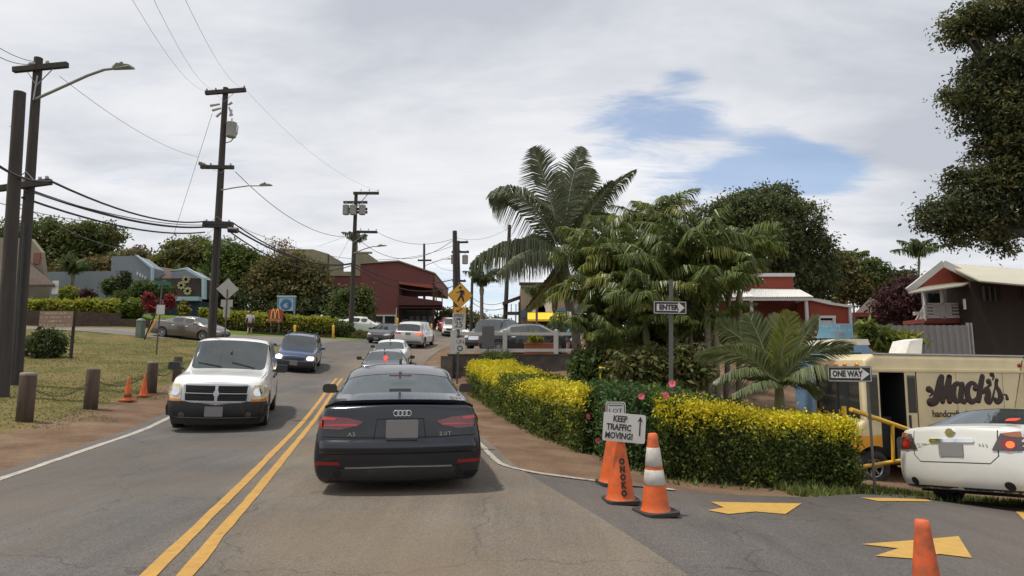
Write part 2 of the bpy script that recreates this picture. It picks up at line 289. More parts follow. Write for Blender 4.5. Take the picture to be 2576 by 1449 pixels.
def ground_mat():
    m = bpy.data.materials.new('ground'); m.use_nodes = True; t = m.node_tree; b = t.nodes['Principled BSDF']; nn, lk = t.nodes.new, t.links.new
    co = nn('ShaderNodeTexCoord')
    def noise(s, d=8, r=.62):
        n = nn('ShaderNodeTexNoise'); n.inputs['Scale'].default_value = s; n.inputs['Detail'].default_value = d; n.inputs['Roughness'].default_value = r; lk(co.outputs['Object'], n.inputs['Vector']); return n.outputs[0]
    def ramp(src, stops):
        c = nn('ShaderNodeValToRGB'); e = c.color_ramp.elements
        while len(e) < len(stops): e.new(.5)
        for q, (p, col) in zip(e, stops): q.position = p; q.color = (*col, 1)
        lk(src, c.inputs[0]); return c.outputs[0]
    at = nn('ShaderNodeAttribute'); at.attribute_name = 'dirt'; tn = nn('ShaderNodeAttribute'); tn.attribute_name = 'lush'
    g = ramp(noise(.55), [(.3, (.068, .080, .024)), (.45, (.118, .106, .038)), (.58, (.17, .132, .055)), (.72, (.095, .095, .030))])
    g2 = ramp(noise(14, 4), [(.3, (.45, .45, .45)), (.7, (1.5, 1.5, 1.4))]); mg = nn('ShaderNodeMixRGB'); mg.blend_type = 'MULTIPLY'; mg.inputs[0].default_value = .8; lk(g, mg.inputs[1]); lk(g2, mg.inputs[2])
    lu = ramp(noise(1.5), [(.35, (.07, .12, .02)), (.65, (.12, .17, .03))]); ml = nn('ShaderNodeMixRGB'); lk(tn.outputs['Fac'], ml.inputs[0]); lk(mg.outputs[0], ml.inputs[1]); lk(lu, ml.inputs[2])
    dcol = ramp(noise(1.1), [(.3, (.105, .066, .042)), (.5, (.16, .105, .07)), (.7, (.21, .15, .10))]); d2 = ramp(noise(30, 6, .75), [(.3, (.6, .6, .6)), (.7, (1.35, 1.33, 1.3))])
    md = nn('ShaderNodeMixRGB'); md.blend_type = 'MULTIPLY'; md.inputs[0].default_value = .8; lk(dcol, md.inputs[1]); lk(d2, md.inputs[2])
    a = nn('ShaderNodeMath'); a.operation = 'MULTIPLY_ADD'; lk(noise(2.2, 8, .7), a.inputs[0]); a.inputs[1].default_value = .9; lk(at.outputs['Fac'], a.inputs[2])
    mr = nn('ShaderNodeMapRange'); mr.inputs[1].default_value = .78; mr.inputs[2].default_value = 1.02; lk(a.outputs[0], mr.inputs[0])
    mm = nn('ShaderNodeMixRGB'); lk(mr.outputs[0], mm.inputs[0]); lk(ml.outputs[0], mm.inputs[1]); lk(md.outputs[0], mm.inputs[2]); lk(mm.outputs[0], b.inputs['Base Color'])
    b.inputs['Roughness'].default_value = .95; b.inputs['Specular IOR Level'].default_value = .15
    bp = nn('ShaderNodeBump'); bp.inputs['Strength'].default_value = .6; bp.inputs['Distance'].default_value = .04; lk(noise(18, 6), bp.inputs['Height']); lk(bp.outputs[0], b.inputs['Normal'])
    return m
def asphalt_mat(name, base, brown=.0, patch=.25, yw=False):
    m = bpy.data.materials.new(name); m.use_nodes = True; t = m.node_tree; b = t.nodes['Principled BSDF']; nn, lk = t.nodes.new, t.links.new
    co = nn('ShaderNodeTexCoord')
    def noise(s, d=6, r=.6, st=(1, 1, 1)):
        mp = nn('ShaderNodeMapping'); mp.inputs['Scale'].default_value = st; mp.inputs['Rotation'].default_value = (0, 0, R(-13.5)); lk(co.outputs['Object'], mp.inputs[0])
        n = nn('ShaderNodeTexNoise'); n.inputs['Scale'].default_value = s; n.inputs['Detail'].default_value = d; n.inputs['Roughness'].default_value = r; lk(mp.outputs[0], n.inputs['Vector']); return n.outputs[0]
    def mr(src, a, b_, lo, hi):
        n = nn('ShaderNodeMapRange'); n.inputs[1].default_value = a; n.inputs[2].default_value = b_; n.inputs[3].default_value = lo; n.inputs[4].default_value = hi; lk(src, n.inputs[0]); return n.outputs[0]
    def mul(a, c):
        n = nn('ShaderNodeMath'); n.operation = 'MULTIPLY'; lk(a, n.inputs[0]); lk(c, n.inputs[1]); return n.outputs[0]
    vo = nn('ShaderNodeTexVoronoi'); vo.inputs['Scale'].default_value = 75; lk(co.outputs['Object'], vo.inputs['Vector'])      # stone chippings
    chip = mr(vo.outputs['Color'], .0, 1., .78, 1.25)
    big = mul(mr(noise(.5, 5), .3, .7, 1-patch, 1+patch), mr(noise(1.4, 4, .6, (3.0, .12, 1)), .3, .7, 1-patch*.6, 1+patch*.6))  # patches, wheel-track streaks
    sp = mul(mr(noise(160, 3, .8), .3, .72, .7, 1.4), mr(noise(55, 4, .85), .32, .70, .62, 1.45)); val = mul(mul(big, sp), chip)
    # fine cracks
    vc = nn('ShaderNodeTexVoronoi'); vc.feature = 'DISTANCE_TO_EDGE'; vc.inputs['Scale'].default_value = .55; dn = nn('ShaderNodeTexNoise'); dn.inputs['Scale'].default_value = 2.5; dn.inputs['Detail'].default_value = 6; lk(co.outputs['Object'], dn.inputs['Vector'])
    ad = nn('ShaderNodeMixRGB'); ad.inputs[0].default_value = .35; lk(co.outputs['Object'], ad.inputs[1]); lk(dn.outputs['Color'], ad.inputs[2]); lk(ad.outputs[0], vc.inputs['Vector'])
    ck = mr(vc.outputs['Distance'], .0, .006, .62, 1.0); val = mul(val, ck)
    st_ = mr(noise(.9, 7, .7, (1.0, .35, 1)), .60, .74, 1.0, .72); val = mul(val, st_); val = mul(val, mr(noise(.18, 3, .5), .35, .65, .86, 1.14))
    hs = nn('ShaderNodeHueSaturation'); hs.inputs['Color'].default_value = (*base, 1); lk(val, hs.inputs['Value'])
    mb = nn('ShaderNodeMixRGB'); lk(mr(noise(.33, 5), .42, .62, 0, brown), mb.inputs[0]); lk(hs.outputs[0], mb.inputs[1]); mb.inputs[2].default_value = (base[0]*1.25, base[1]*1.08, base[2]*.86, 1)
    cfin = mb.outputs[0]
    if yw:      # left lane darker and greyer, right lane lighter and tan
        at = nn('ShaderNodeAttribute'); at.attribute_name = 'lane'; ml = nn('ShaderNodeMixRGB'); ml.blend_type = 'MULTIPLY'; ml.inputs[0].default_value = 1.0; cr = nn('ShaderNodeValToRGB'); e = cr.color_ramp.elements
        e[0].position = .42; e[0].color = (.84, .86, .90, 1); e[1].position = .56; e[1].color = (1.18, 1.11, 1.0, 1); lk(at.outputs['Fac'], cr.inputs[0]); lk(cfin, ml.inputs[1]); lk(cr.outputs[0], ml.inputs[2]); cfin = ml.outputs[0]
    lk(cfin, b.inputs['Base Color']); b.inputs['Roughness'].default_value = .82; b.inputs['Specular IOR Level'].default_value = .35
    bp = nn('ShaderNodeBump'); bp.inputs['Strength'].default_value = .5; bp.inputs['Distance'].default_value = .01; lk(vo.outputs['Distance'], bp.inputs['Height']); lk(bp.outputs[0], b.inputs['Normal'])
    return m
def paint_mat(name, col, wear=.45):
    m = bpy.data.materials.new(name); m.use_nodes = True; t = m.node_tree; b = t.nodes['Principled BSDF']; nn, lk = t.nodes.new, t.links.new
    co = nn('ShaderNodeTexCoord'); n = nn('ShaderNodeTexNoise'); n.inputs['Scale'].default_value = 9; n.inputs['Detail'].default_value = 9; n.inputs['Roughness'].default_value = .75; lk(co.outputs['Object'], n.inputs['Vector'])
    c = nn('ShaderNodeValToRGB'); e = c.color_ramp.elements; e[0].position = wear-.10; e[0].color = (.13, .115, .10, 1); e[1].position = wear+.03; e[1].color = (*[q*.8 for q in col], 1); k = e.new(.62); k.color = (*col, 1)
    lk(n.outputs[0], c.inputs[0]); lk(c.outputs[0], b.inputs['Base Color']); b.inputs['Roughness'].default_value = .7; return m
gx = grid_axis((-220, -60, 10), (-60, -24, 2), (-24, 18, .4), (18, 40, 2), (40, 240, 10)); gy = grid_axis((-60, -4, 4), (-4, 50, .4), (50, 100, 2), (100, 300, 10))
GX, GY = np.meshgrid(gx, gy); fl = GX.ravel(), GY.ravel()
gz = zarr(*fl); nv = len(gz); W_ = len(gx); verts = np.column_stack([fl[0], fl[1], gz])
faces = [(r*W_+c, r*W_+c+1, (r+1)*W_+c+1, (r+1)*W_+c) for r in range(len(gy)-1) for c in range(W_-1)]
# skirt running out to the horizon
ring = [i for i in range(W_)]+[r*W_+W_-1 for r in range(1, len(gy))]+[(len(gy)-1)*W_+c for c in range(W_-2, -1, -1)]+[r*W_ for r in range(len(gy)-2, 0, -1)]
ext = np.array([[verts[i][0]*22, verts[i][1]*22, -30.0] for i in ring]); verts = np.vstack([verts, ext])
for k in range(len(ring)): faces.append((ring[k], nv+k, nv+(k+1) % len(ring), ring[(k+1) % len(ring)]))
me = bpy.data.meshes.new('ground'); me.from_pydata(verts.tolist(), [], faces); me.materials.append(ground_mat()); me.polygons.foreach_set('use_smooth', [True]*len(faces))
if me.polygons[0].normal.z < 0: me.flip_normals()
dl = np.interp(verts[:, 1], [p[1] for p in LE], [p[0] for p in LE]); dr = np.interp(verts[:, 1], [p[1] for p in RE], [p[0] for p in RE])
X_, Y_ = verts[:, 0], verts[:, 1]
dirt = np.zeros(len(verts))
dirt = np.maximum(dirt, np.where(X_ < dl+.5, np.clip(1.0-(dl-X_-1.3)/1.2, 0, 1), 1)*(Y_ < 34))            # left shoulder
dirt = np.where((X_ > dl) & (X_ < dr+1.6) & (Y_ < 60), 1, dirt)
dirt = np.maximum(dirt, np.where((X_ > dr) & (Y_ > 8) & (Y_ < 30), np.clip(1.0-(X_-dr-1.0)/.9, 0, 1), 0))    # right footpath
dirt = np.maximum(dirt, np.where((X_ > 1.5) & (Y_ > 11.5) & (Y_ < 27), .85, 0)); dirt = np.maximum(dirt, np.where((X_ > -2.6) & (Y_ > 27) & (Y_ < 60), .8, 0))
lush = np.clip(((Y_ > 44) & (X_ < -10)).astype(float)+((X_ > 4.5) & (Y_ < 12) & (Y_ > 6)).astype(float)*.6, 0, 1)
for nm, ar in (('dirt', dirt), ('lush', lush)):
    a = me.attributes.new(nm, 'FLOAT', 'POINT'); a.data.foreach_set('value', ar.astype(np.float32))
tag(link('ground', me), kind='structure')
# main road
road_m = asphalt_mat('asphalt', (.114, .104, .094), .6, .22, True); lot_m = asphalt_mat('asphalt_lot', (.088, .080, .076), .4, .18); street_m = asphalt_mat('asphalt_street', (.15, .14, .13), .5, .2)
lx, ly = smooth_line(LE); rx_, ry_ = smooth_line(RE)
rows = []; cols = 14
for i in range(len(lx)):
    rows.append([((lx[i]-.28)*(1-t)+(rx_[i]+.22)*t, ly[i]*(1-t)+ry_[i]*t) for t in np.linspace(0, 1, cols)])
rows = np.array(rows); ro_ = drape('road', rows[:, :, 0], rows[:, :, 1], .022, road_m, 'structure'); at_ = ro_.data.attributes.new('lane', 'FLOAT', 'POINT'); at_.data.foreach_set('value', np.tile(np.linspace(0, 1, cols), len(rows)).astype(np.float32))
# side street joining from the left
A0 = [P(-260, 836, 35), P(180, 834, 36.3), P(480, 856, 39), P(700, 866, 38.5), P(860, 880, 38)]; B0 = [P(-220, 815, 41), P(140, 822, 41.5), P(480, 840, 44.2), P(760, 851, 45.5), P(930, 860, 47)]
def resample(pts, n):
    t = np.linspace(0, 1, len(pts)); q = np.linspace(0, 1, n); return np.interp(q, t, [p.x for p in pts]), np.interp(q, t, [p.y for p in pts])
ax, ay = resample(A0, 60); bx, by = resample(B0, 60); tt = np.linspace(0, 1, 12)[None, :]
drape('side_street', ax[:, None]*(1-tt)+bx[:, None]*tt, ay[:, None]*(1-tt)+by[:, None]*tt, .016, street_m, 'structure')
# driveway mouth and lower lot on the right: from the road edge to the hedge foot
def edge_x(y): return float(np.interp(y, ry_, rx_))
hed = [(-.15, 8.75), (.35, 8.25), (1.25, 7.95), (2.6, 7.95), (3.9, 8.35), (5.0, 9.2), (6.0, 10.0), (8.0, 10.2), (12, 10.4), (24, 10.6)]
nr = 44; dxs = np.linspace(-.15, 24, 90); top = np.interp(dxs, [p[0] for p in hed], [p[1] for p in hed]); s_ = np.linspace(0, 1, nr)[:, None]
bot = -4.0; XX = np.repeat(dxs[None, :], nr, 0).copy(); YY = bot+(top[None, :]-bot)*s_
for r in range(nr):
    for c in range(90):
        ex = edge_x(YY[r, c])-.05
        if XX[r, c] < ex: XX[r, c] = ex
drape('driveway', XX, YY, .014, lot_m, 'structure')
# painted lines
yel = paint_mat('yellow_paint', (.46, .255, .05), .38); wht = paint_mat('white_paint', (.42, .39, .34), .43); arrow_y = paint_mat('arrow_paint', (.50, .30, .065), .34)
yx, yy = smooth_line(YC, 300)
def ribbon(name, xs, ys, off, wd, mtl, lab, cat, grp=None, dz=.028, jag=.0):
    dx, dy = np.gradient(xs), np.gradient(ys); l = np.hypot(dx, dy); nx, ny = dy/l, -dx/l
    j1 = rng.normal(0, jag, len(xs)); j2 = rng.normal(0, jag, len(xs))
    a = np.stack([xs+nx*(off-wd/2+j1), xs+nx*(off+wd/2+j2)], 1); b_ = np.stack([ys+ny*(off-wd/2+j1), ys+ny*(off+wd/2+j2)], 1)
    return tag(drape(name, a, b_, dz, mtl), lab, cat, grp)
k0 = int(np.argmax(yy > 27)); sel = slice(0, k0)
ribbon('centre_line', yx[sel], yy[sel], -.115, .105, yel, 'left stripe of the double yellow line, by the oncoming lane', 'road marking', 'double yellow line', jag=.004)
ribbon('centre_line', yx[sel], yy[sel], .115, .105, yel, 'right stripe of the double yellow line, beside the dark sedan', 'road marking', 'double yellow line', jag=.004)
k1 = int(np.argmax(ly > 33)); ribbon('edge_line', lx[:k1], ly[:k1], 0, .11, wht, 'white edge line along the grass side of the road', 'road marking', jag=.006)
ep = [(-4.1, 27), (-2.6, 19.5), (-1.35, 14.4), (-.60, 11.3), (-.33, 9.7), (-.17, 8.9), (.02, 8.55), (.35, 8.27), (.8, 8.08), (1.35, 7.93), (2.0, 7.86)]
ex_ = np.interp(np.linspace(0, 10, 160), range(11), [p[0] for p in ep]); ey_ = np.interp(np.linspace(0, 10, 160), range(11), [p[1] for p in ep])
for _ in range(10): ex_[1:-1] = (ex_[:-2]+2*ex_[1:-1]+ex_[2:])/4; ey_[1:-1] = (ey_[:-2]+2*ey_[1:-1]+ey_[2:])/4
ribbon('edge_line', ex_, ey_, 0, .085, wht, 'white edge line curving off the road into the driveway', 'road marking', jag=.005, dz=.030)
def ground_poly(name, uv, mtl, lab, cat, dz=.022, grp=None):
    pts = [ground(u, v) for u, v in uv]; me = bpy.data.meshes.new(name); bm = bmesh.new(); f = bm.faces.new([bm.verts.new((p.x, p.y, 0)) for p in pts])
    bmesh.ops.triangulate(bm, faces=[f]); bmesh.ops.subdivide_edges(bm, edges=bm.edges[:], cuts=3, use_grid_fill=True)
    for v_ in bm.verts: v_.co.z = Z(v_.co.x, v_.co.y)+dz
    bm.to_mesh(me); bm.free(); me.materials.append(mtl)
    if me.polygons[0].normal.z < 0: me.flip_normals()
    return tag(link(name, me), lab, cat, grp)
ground_poly('painted_arrow', [(1788, 1268), (2017, 1271), (1976, 1299), (1902, 1292), (1833, 1299), (1780, 1290), (1822, 1282)], arrow_y, 'yellow arrow painted on the driveway between the cones and the white car', 'road marking', grp='arrows painted on the driveway')
ground_poly('painted_arrow', [(2168, 1376), (2412, 1356), (2446, 1411), (2364, 1401), (2300, 1414), (2202, 1407), (2260, 1386)], arrow_y, 'yellow arrow painted on the driveway behind the nearest orange cone', 'road marking', grp='arrows painted on the driveway')
ground_poly('painted_arrow', [(2556, 1292), (2640, 1282), (2690, 1310), (2600, 1322), (2575, 1312)], arrow_y, 'yellow arrow painted on the driveway under the shadow of the white car', 'road marking', grp='arrows painted on the driveway')
ground_poly('kerb_stripe', [(2165, 1256), (2330, 1260), (2345, 1266), (2210, 1265)], arrow_y, 'short yellow stripe along the grass left of the white car', 'road marking')
# ---------------------------------------------------------------- vehicles
def paint(name, col, metal=.0, rough=.32, dirt=.25, coat=.9, spec=.5):
    return M(name, col, spec=spec, rough=rough, metal=metal, var=.05, scale=3, coat=coat, dirt=((.16, .13, .10), 2.5, .58, dirt))
rubber = M('tyre_rubber', (.022, .021, .020), .85, var=.3, scale=12, dirt=((.10, .08, .06), 6, .5, .5)); black_pl = M('black_plastic', (.022, .022, .023), .55, var=.2, scale=10, dirt=((.12, .10, .08), 5, .55, .25))
under_m = M('underbody', (.012, .012, .012), .9); cabin_m = M('cabin_trim', (.05, .052, .052), .8, var=.2); chrome_m = M('chrome', (.75, .76, .78), .12, 1.0, var=.03); alloy_m = M('alloy_rim', (.42, .43, .44), .3, .9, var=.1)
lamp_red = M('tail_lamp_red', (.46, .014, .012), .12, var=.15, scale=40, coat=1); lamp_dark = M('tail_lamp_smoked', (.13, .010, .016), .12, var=.2, scale=40, coat=1); lamp_clear = M('headlamp_lens', (.55, .54, .50), .12, var=.25, scale=30, coat=1, metal=.3)
lamp_yellow = M('headlamp_aged', (.62, .54, .36), .25, var=.25, scale=18, coat=1); amber_m = M('amber_lens', (.62, .20, .02), .2, var=.1, coat=1); plate_m = M('blank_plate', (.20, .195, .19), .6, var=.04, scale=3); seam_m = M('panel_gap', (.01, .01, .01), .9)
lit_lamp = M('headlamp_lit', (1.0, .78, .42), .2, var=.1, emit=2.6); lit_tail = M('tail_lamp_lit', (1.0, .12, .03), .2, var=.1, emit=1.1); glass_m = GLASS('car_glass'); dark_glass = GLASS('privacy_glass', (.06, .065, .07), .3); sticker_red = M('sticker_red', (.62, .05, .03), .4, var=.1); refl_red = M('reflector_red', (.24, .010, .014), .3)
_cut = MB(); _cut_mesh = {}
def eval_mesh(ob):
    dg = bpy.context.evaluated_depsgraph_get(); dg.update(); me = bpy.data.meshes.new_from_object(ob.evaluated_get(dg)); return me
def car_shell(st, rear_dy, front_dy, wheels, bul=(.10, .12), glass=(), crease=.35, lvl=2):
    """one closed loft through the stations; st rows: (y, hw, zb, zbelt, hwb, ztop, hwt, cabin). returns mesh (slots: paint, glass, underbody)"""
    rings = []
    for (y, hw, zb, zl, hb, zt, ht, cab) in st:
        zm = zb+.52*(zl-zb); p = [(0, zb), (hw*.90, zb), (hw*.99, zb+.09), (hw, zm), (hb, zl)]
        if cab: p += [(hb-.035, zl+.03), (ht+.055, zt-.105), (ht, zt-.045), (0, zt)]
        else: p += [(hb*.955, zl+.35*(zt-zl)), (hb*.87, zl+.62*(zt-zl)), (hb*.72, zl+.82*(zt-zl)), (0, zt)]
        rings.append([(x, y, z) for x, z in p])
    rings[0] = [(x, y+d, z) for (x, y, z), d in zip(rings[0], rear_dy)]; rings[-1] = [(x, y-d, z) for (x, y, z), d in zip(rings[-1], front_dy)]
    bm = bmesh.new(); V = []
    for rg in rings:
        row = []
        for i, (x, y, z) in enumerate(rg):
            r = bm.verts.new((x, y, z)); row.append((r, r) if i in (0, 8) else (r, bm.verts.new((-x, y, z))))
        V.append(row)
    nS = len(st); cr = bm.edges.layers.float.new('crease_edge')
    for s in range(nS-1):
        for i in range(8):
            for side in (0, 1):
                q = [V[s][i][side], V[s+1][i][side], V[s+1][i+1][side], V[s][i+1][side]]
                q = q if side == 0 else q[::-1]
                f = bm.faces.new(q); f.smooth = True; cab = st[s][7] or st[s+1][7]
                if (s, i) in glass: f.material_index = 1
                elif i == 0: f.material_index = 2
    for end, (rg, row, sg, b) in enumerate(((rings[0], V[0], -1, bul[0]), (rings[-1], V[-1], 1, bul[1]))):
        fr = [1, .72, .36, 0, -.36, -.72, -1]; G = []
        for i in range(1, 8):
            x, y, z = rg[i]; G.append([row[i][0]]+[bm.verts.new((x*q, y+sg*b*(1-q*q), z+(.0 if i < 7 else (rg[8][2]-z)*.9*(1-abs(q)**2)))) for q in fr[1:-1]]+[row[i][1]])
        for a in range(6):
            for c in range(6):
                q = [G[a][c], G[a][c+1], G[a+1][c+1], G[a+1][c]]; f = bm.faces.new(q if end == 1 else q[::-1]); f.smooth = True
        q = [row[0][0]]+G[0]; f = bm.faces.new(q if end == 1 else q[::-1]); f.smooth = True; f.material_index = 2
        top = G[6]; mid = row[8][0]
        q = top+[mid]; f = bm.faces.new(q[::-1] if end == 1 else q); f.smooth = True
    for e in bm.edges:
        mi = {f.material_index for f in e.link_faces}
        if 1 in mi and 0 in mi: e[cr] = .8
        if 2 in mi and 0 in mi: e[cr] = .6
    bmesh.ops.recalc_face_normals(bm, faces=bm.faces[:]); me = bpy.data.meshes.new('shell'); bm.to_mesh(me); bm.free()
    for _ in range(3): me.materials.append(seam_m)
    ob = bpy.data.objects.new('shell', me); C.objects.link(ob); ss = ob.modifiers.new('s', 'SUBSURF'); ss.levels = lvl; ss.render_levels = lvl
    cut = MB()
    for (wy, wz, wr, wx) in wheels:
        for sgn in (-1, 1):
            cut.lathe([(0, 0), (wr, 0), (wr, .9), (0, .9)], 28, 0, T((sgn*wx, wy, wz)) @ RY(R(90)*sgn), False)
    cm = cut.mesh('cut', [seam_m, seam_m, under_m]); cm.polygons.foreach_set('material_index', [2]*len(cm.polygons)); bmw = bmesh.new(); bmw.from_mesh(cm); bmesh.ops.remove_doubles(bmw, verts=bmw.verts[:], dist=1e-5); bmesh.ops.recalc_face_normals(bmw, faces=bmw.faces[:]); bmw.to_mesh(cm); bmw.free()
    co = bpy.data.objects.new('cut', cm); C.objects.link(co); bo = ob.modifiers.new('b', 'BOOLEAN'); bo.operation = 'DIFFERENCE'; bo.object = co; bo.solver = 'EXACT'
    out = eval_mesh(ob)
    for o in (ob, co): bpy.data.objects.remove(o)
    return out
def split_shell(me, root, paint_mat_, gl, names):
    """body + one object per pane of glass"""
    bm = bmesh.new(); bm.from_mesh(me); bvh = BVHTree.FromBMesh(bm); seen = set(); panes = []
    for f in bm.faces:
        if f.material_index != 1 or f.index in seen: continue
        comp, stack = [], [f]; seen.add(f.index)
        while stack:
            g = stack.pop(); comp.append(g)
            for e in g.edges:
                for h in e.link_faces:
                    if h.material_index == 1 and h.index not in seen: seen.add(h.index); stack.append(h)
        panes.append(comp)
    for comp in panes:
        c = sum((f.calc_center_median() for f in comp), Vector())/len(comp); n = sum((f.normal*f.calc_area() for f in comp), Vector()).normalized()
        idx = {}; vs = []; fs = []
        for f in comp:
            r = []
            for v in f.verts:
                if v.index not in idx: idx[v.index] = len(vs); vs.append(v.co-n*.004)
                r.append(idx[v.index])
            fs.append(r)
        nm = 'side_window' if abs(n.x) > .75 else ('windshield' if n.y > 0 else 'rear_window')
        mb = MB(); mb.add(vs, fs, 0, True); mb.build(nm, gl if nm != 'rear_window' or names != 'suv' else dark_glass, root, fix=False)
    bmesh.ops.delete(bm, geom=[f for f in bm.faces if f.material_index == 1], context='FACES')
    b = bpy.data.meshes.new('body'); bm.to_mesh(b); bm.free(); b.materials.clear(); b.materials.append(paint_mat_); b.materials.append(seam_m); b.materials.append(under_m); b.set_sharp_from_angle(angle=R(38)); link('body', b, root); return bvh
DIRS = {'rear': (Vector((0, 1, 0)), lambda a, b: Vector((a, -9, b))), 'front': (Vector((0, -1, 0)), lambda a, b: Vector((a, 9, b))), 'left': (Vector((1, 0, 0)), lambda a, b: Vector((-9, a, b))), 'right': (Vector((-1, 0, 0)), lambda a, b: Vector((9, a, b))), 'top': (Vector((0, 0, -1)), lambda a, b: Vector((a, b, 9)))}
def patch(bvh, outline, side, name, mtl, root, off=.006, depth=.02, res=.07, flat=False, mtl2=None):
    """a piece shaped to the body surface: outline projected onto it and given thickness"""
    d, f3 = DIRS[side]; bm = bmesh.new(); f = bm.faces.new([bm.verts.new((a, b, 0)) for a, b in outline]); bmesh.ops.triangulate(bm, faces=[f])
    for _ in range(5):
        lg = [e for e in bm.edges if e.calc_length() > res]
        if not lg: break
        bmesh.ops.subdivide_edges(bm, edges=lg, cuts=1); bmesh.ops.triangulate(bm, faces=[g for g in bm.faces if len(g.verts) > 3])
    base = []; last = None
    for v in bm.verts:
        o = f3(v.co.x, v.co.y); h = bvh.ray_cast(o, d, 20)
        if h[0] is None:
            q = bvh.find_nearest(o+d*9); h = (q[0],); hp = Vector(o+d*(q[0]-o).dot(d))
        else: hp = h[0]
        base.append(hp)
    md = sorted((p-f3(0, 0)).dot(d) for p in base)[len(base)//2]; base = [p-d*max(0, (p-f3(0, 0)).dot(d)-md-.35) for p in base]
    if flat:
        t = min((p-f3(0, 0)).dot(d) for p in base); base = [p-d*((p-f3(0, 0)).dot(d)-t) for p in base]
    bm.verts.index_update(); n = len(base); mb = MB(); tp = [p-d*off for p in base]; bt = [p+d*depth for p in base]
    fs = [[v.index for v in g.verts] for g in bm.faces]; side_f = [(e.verts[0].index, e.verts[1].index, e.verts[1].index+n, e.verts[0].index+n) for e in bm.edges if len(e.link_faces) == 1]
    bm.free(); mb.add(tp+bt, fs+side_f, 0, False); o = mb.build(name, mtl, root); o.data.set_sharp_from_angle(angle=R(35)); o.data.polygons.foreach_set('use_smooth', [True]*len(o.data.polygons)); return o
def line_poly(pts, wd):
    L, Rr = [], []
    for i, p in enumerate(pts):
        a = Vector(pts[max(i-1, 0)]); b = Vector(pts[min(i+1, len(pts)-1)]); d = (b-a).normalized(); n = Vector((-d.y, d.x))*wd/2; p = Vector(p); L.append(tuple(p+n)); Rr.append(tuple(p-n))
    return L+Rr[::-1]
_wheel_cache = {}
def wheel(root, x, y, r, wdt=.21, style='alloy', sgn=1, rimr=.66):
    w_ = link('wheel', None, root); w_.location = (x, y, r)
    key = (round(r, 3), wdt, style, sgn, rimr)
    if key not in _wheel_cache:
        h = wdt/2; m = RY(R(90)*sgn); t = MB(); t.lathe([(r*rimr, -h*.9), (r*.86, -h), (r*.96, -h*.82), (r, -h*.5), (r, h*.5), (r*.96, h*.82), (r*.86, h), (r*rimr, h*.9), (r*rimr, -h*.9)], 26, 0, m)
        g = MB(); rr = r*rimr; g.lathe([(rr, h*.9), (rr*.94, h*.92), (rr*.9, h*.45), (rr*.88, -h*.6)], 26, 0, m); g.lathe([(rr*.9, -h*.2), (0, -h*.2)], 20, 1, m); ns = 10 if style == 'alloy' else 5
        for k in range(ns):
            a = 2*math.pi*k/ns; wd = rr*(.12 if style == 'alloy' else .3)
            g.bar(m @ Vector((math.cos(a)*rr*.12, math.sin(a)*rr*.12, h*.62)), m @ Vector((math.cos(a)*rr*.93, math.sin(a)*rr*.93, h*.7)), wd, h*.3, 0)
        g.lathe([(rr*.2, h*.5), (rr*.2, h*.8), (0, h*.84)], 12, 0, m); _wheel_cache[key] = (t.mesh('tyre', rubber), g.mesh('rim', [alloy_m, under_m]))
    a, b = _wheel_cache[key]; link('tyre', a, w_); link('rim', b, w_); return w_
def interior(root, y0, y1, zbelt, hw, seats, zs=None):
    mb = MB(); mb.box((0, (y0+y1)/2, zbelt-.26), (hw*2-.12, y1-y0, .30)); mb.box((0, y1-.22, zbelt-.06), (hw*2-.2, .45, .14))
    mb.build('interior', cabin_m, root)
    for (sx, sy) in seats:
        s = MB(); z = zs if zs else zbelt; s.prism([(sy-.10, z-.35), (sy+.06, z-.35), (sy-.03, z+.12), (sy-.12, z+.12)], sx-.22, sx+.22, 0, None, 'x'); s.prism(rounded(.25, .19, .06, 3, sx, z+.23), sy-.13, sy-.03, 0, None, 'y'); s.build('seat', cabin_m, root)
def mirror(root, x, y, z, mtl, sgn, s=1.0):
    mb = MB(); mb.prism(rounded(.23*s, .145*s, .055*s, 3, sgn*.13*s, .02), -.02, .0, 1); mb.add([(a*1.0, .0, b) for a, b in rounded(.23*s, .145*s, .055*s, 3, sgn*.13*s, .02)]+[(a*.75+sgn*.03, .13*s, b*.7) for a, b in rounded(.23*s, .145*s, .055*s, 3, sgn*.13*s, .02)],
        [(i, (i+1) % 16, (i+1) % 16+16, i+16) for i in range(16)]+[tuple(range(16, 32))], 0, False)
    mb.bar((-sgn*.06, .06, -.05), (sgn*.05, .06, -.02), .07, .04, 0); mb.build('side_mirror', [mtl, dark_glass], root, loc=(x, y, z))
def antenna_fin(root, y, z):
    MB().prism([(y-.09, z), (y+.10, z), (y-.04, z+.075), (y-.07, z+.075)], -.018, .018, 0, None, 'x').build('antenna_fin', black_pl, root)
def seat_car(x, y, az, L=2.7):
    rot, z = slope_rot(x, y, az, L); return Vector((x, y, z)), rot
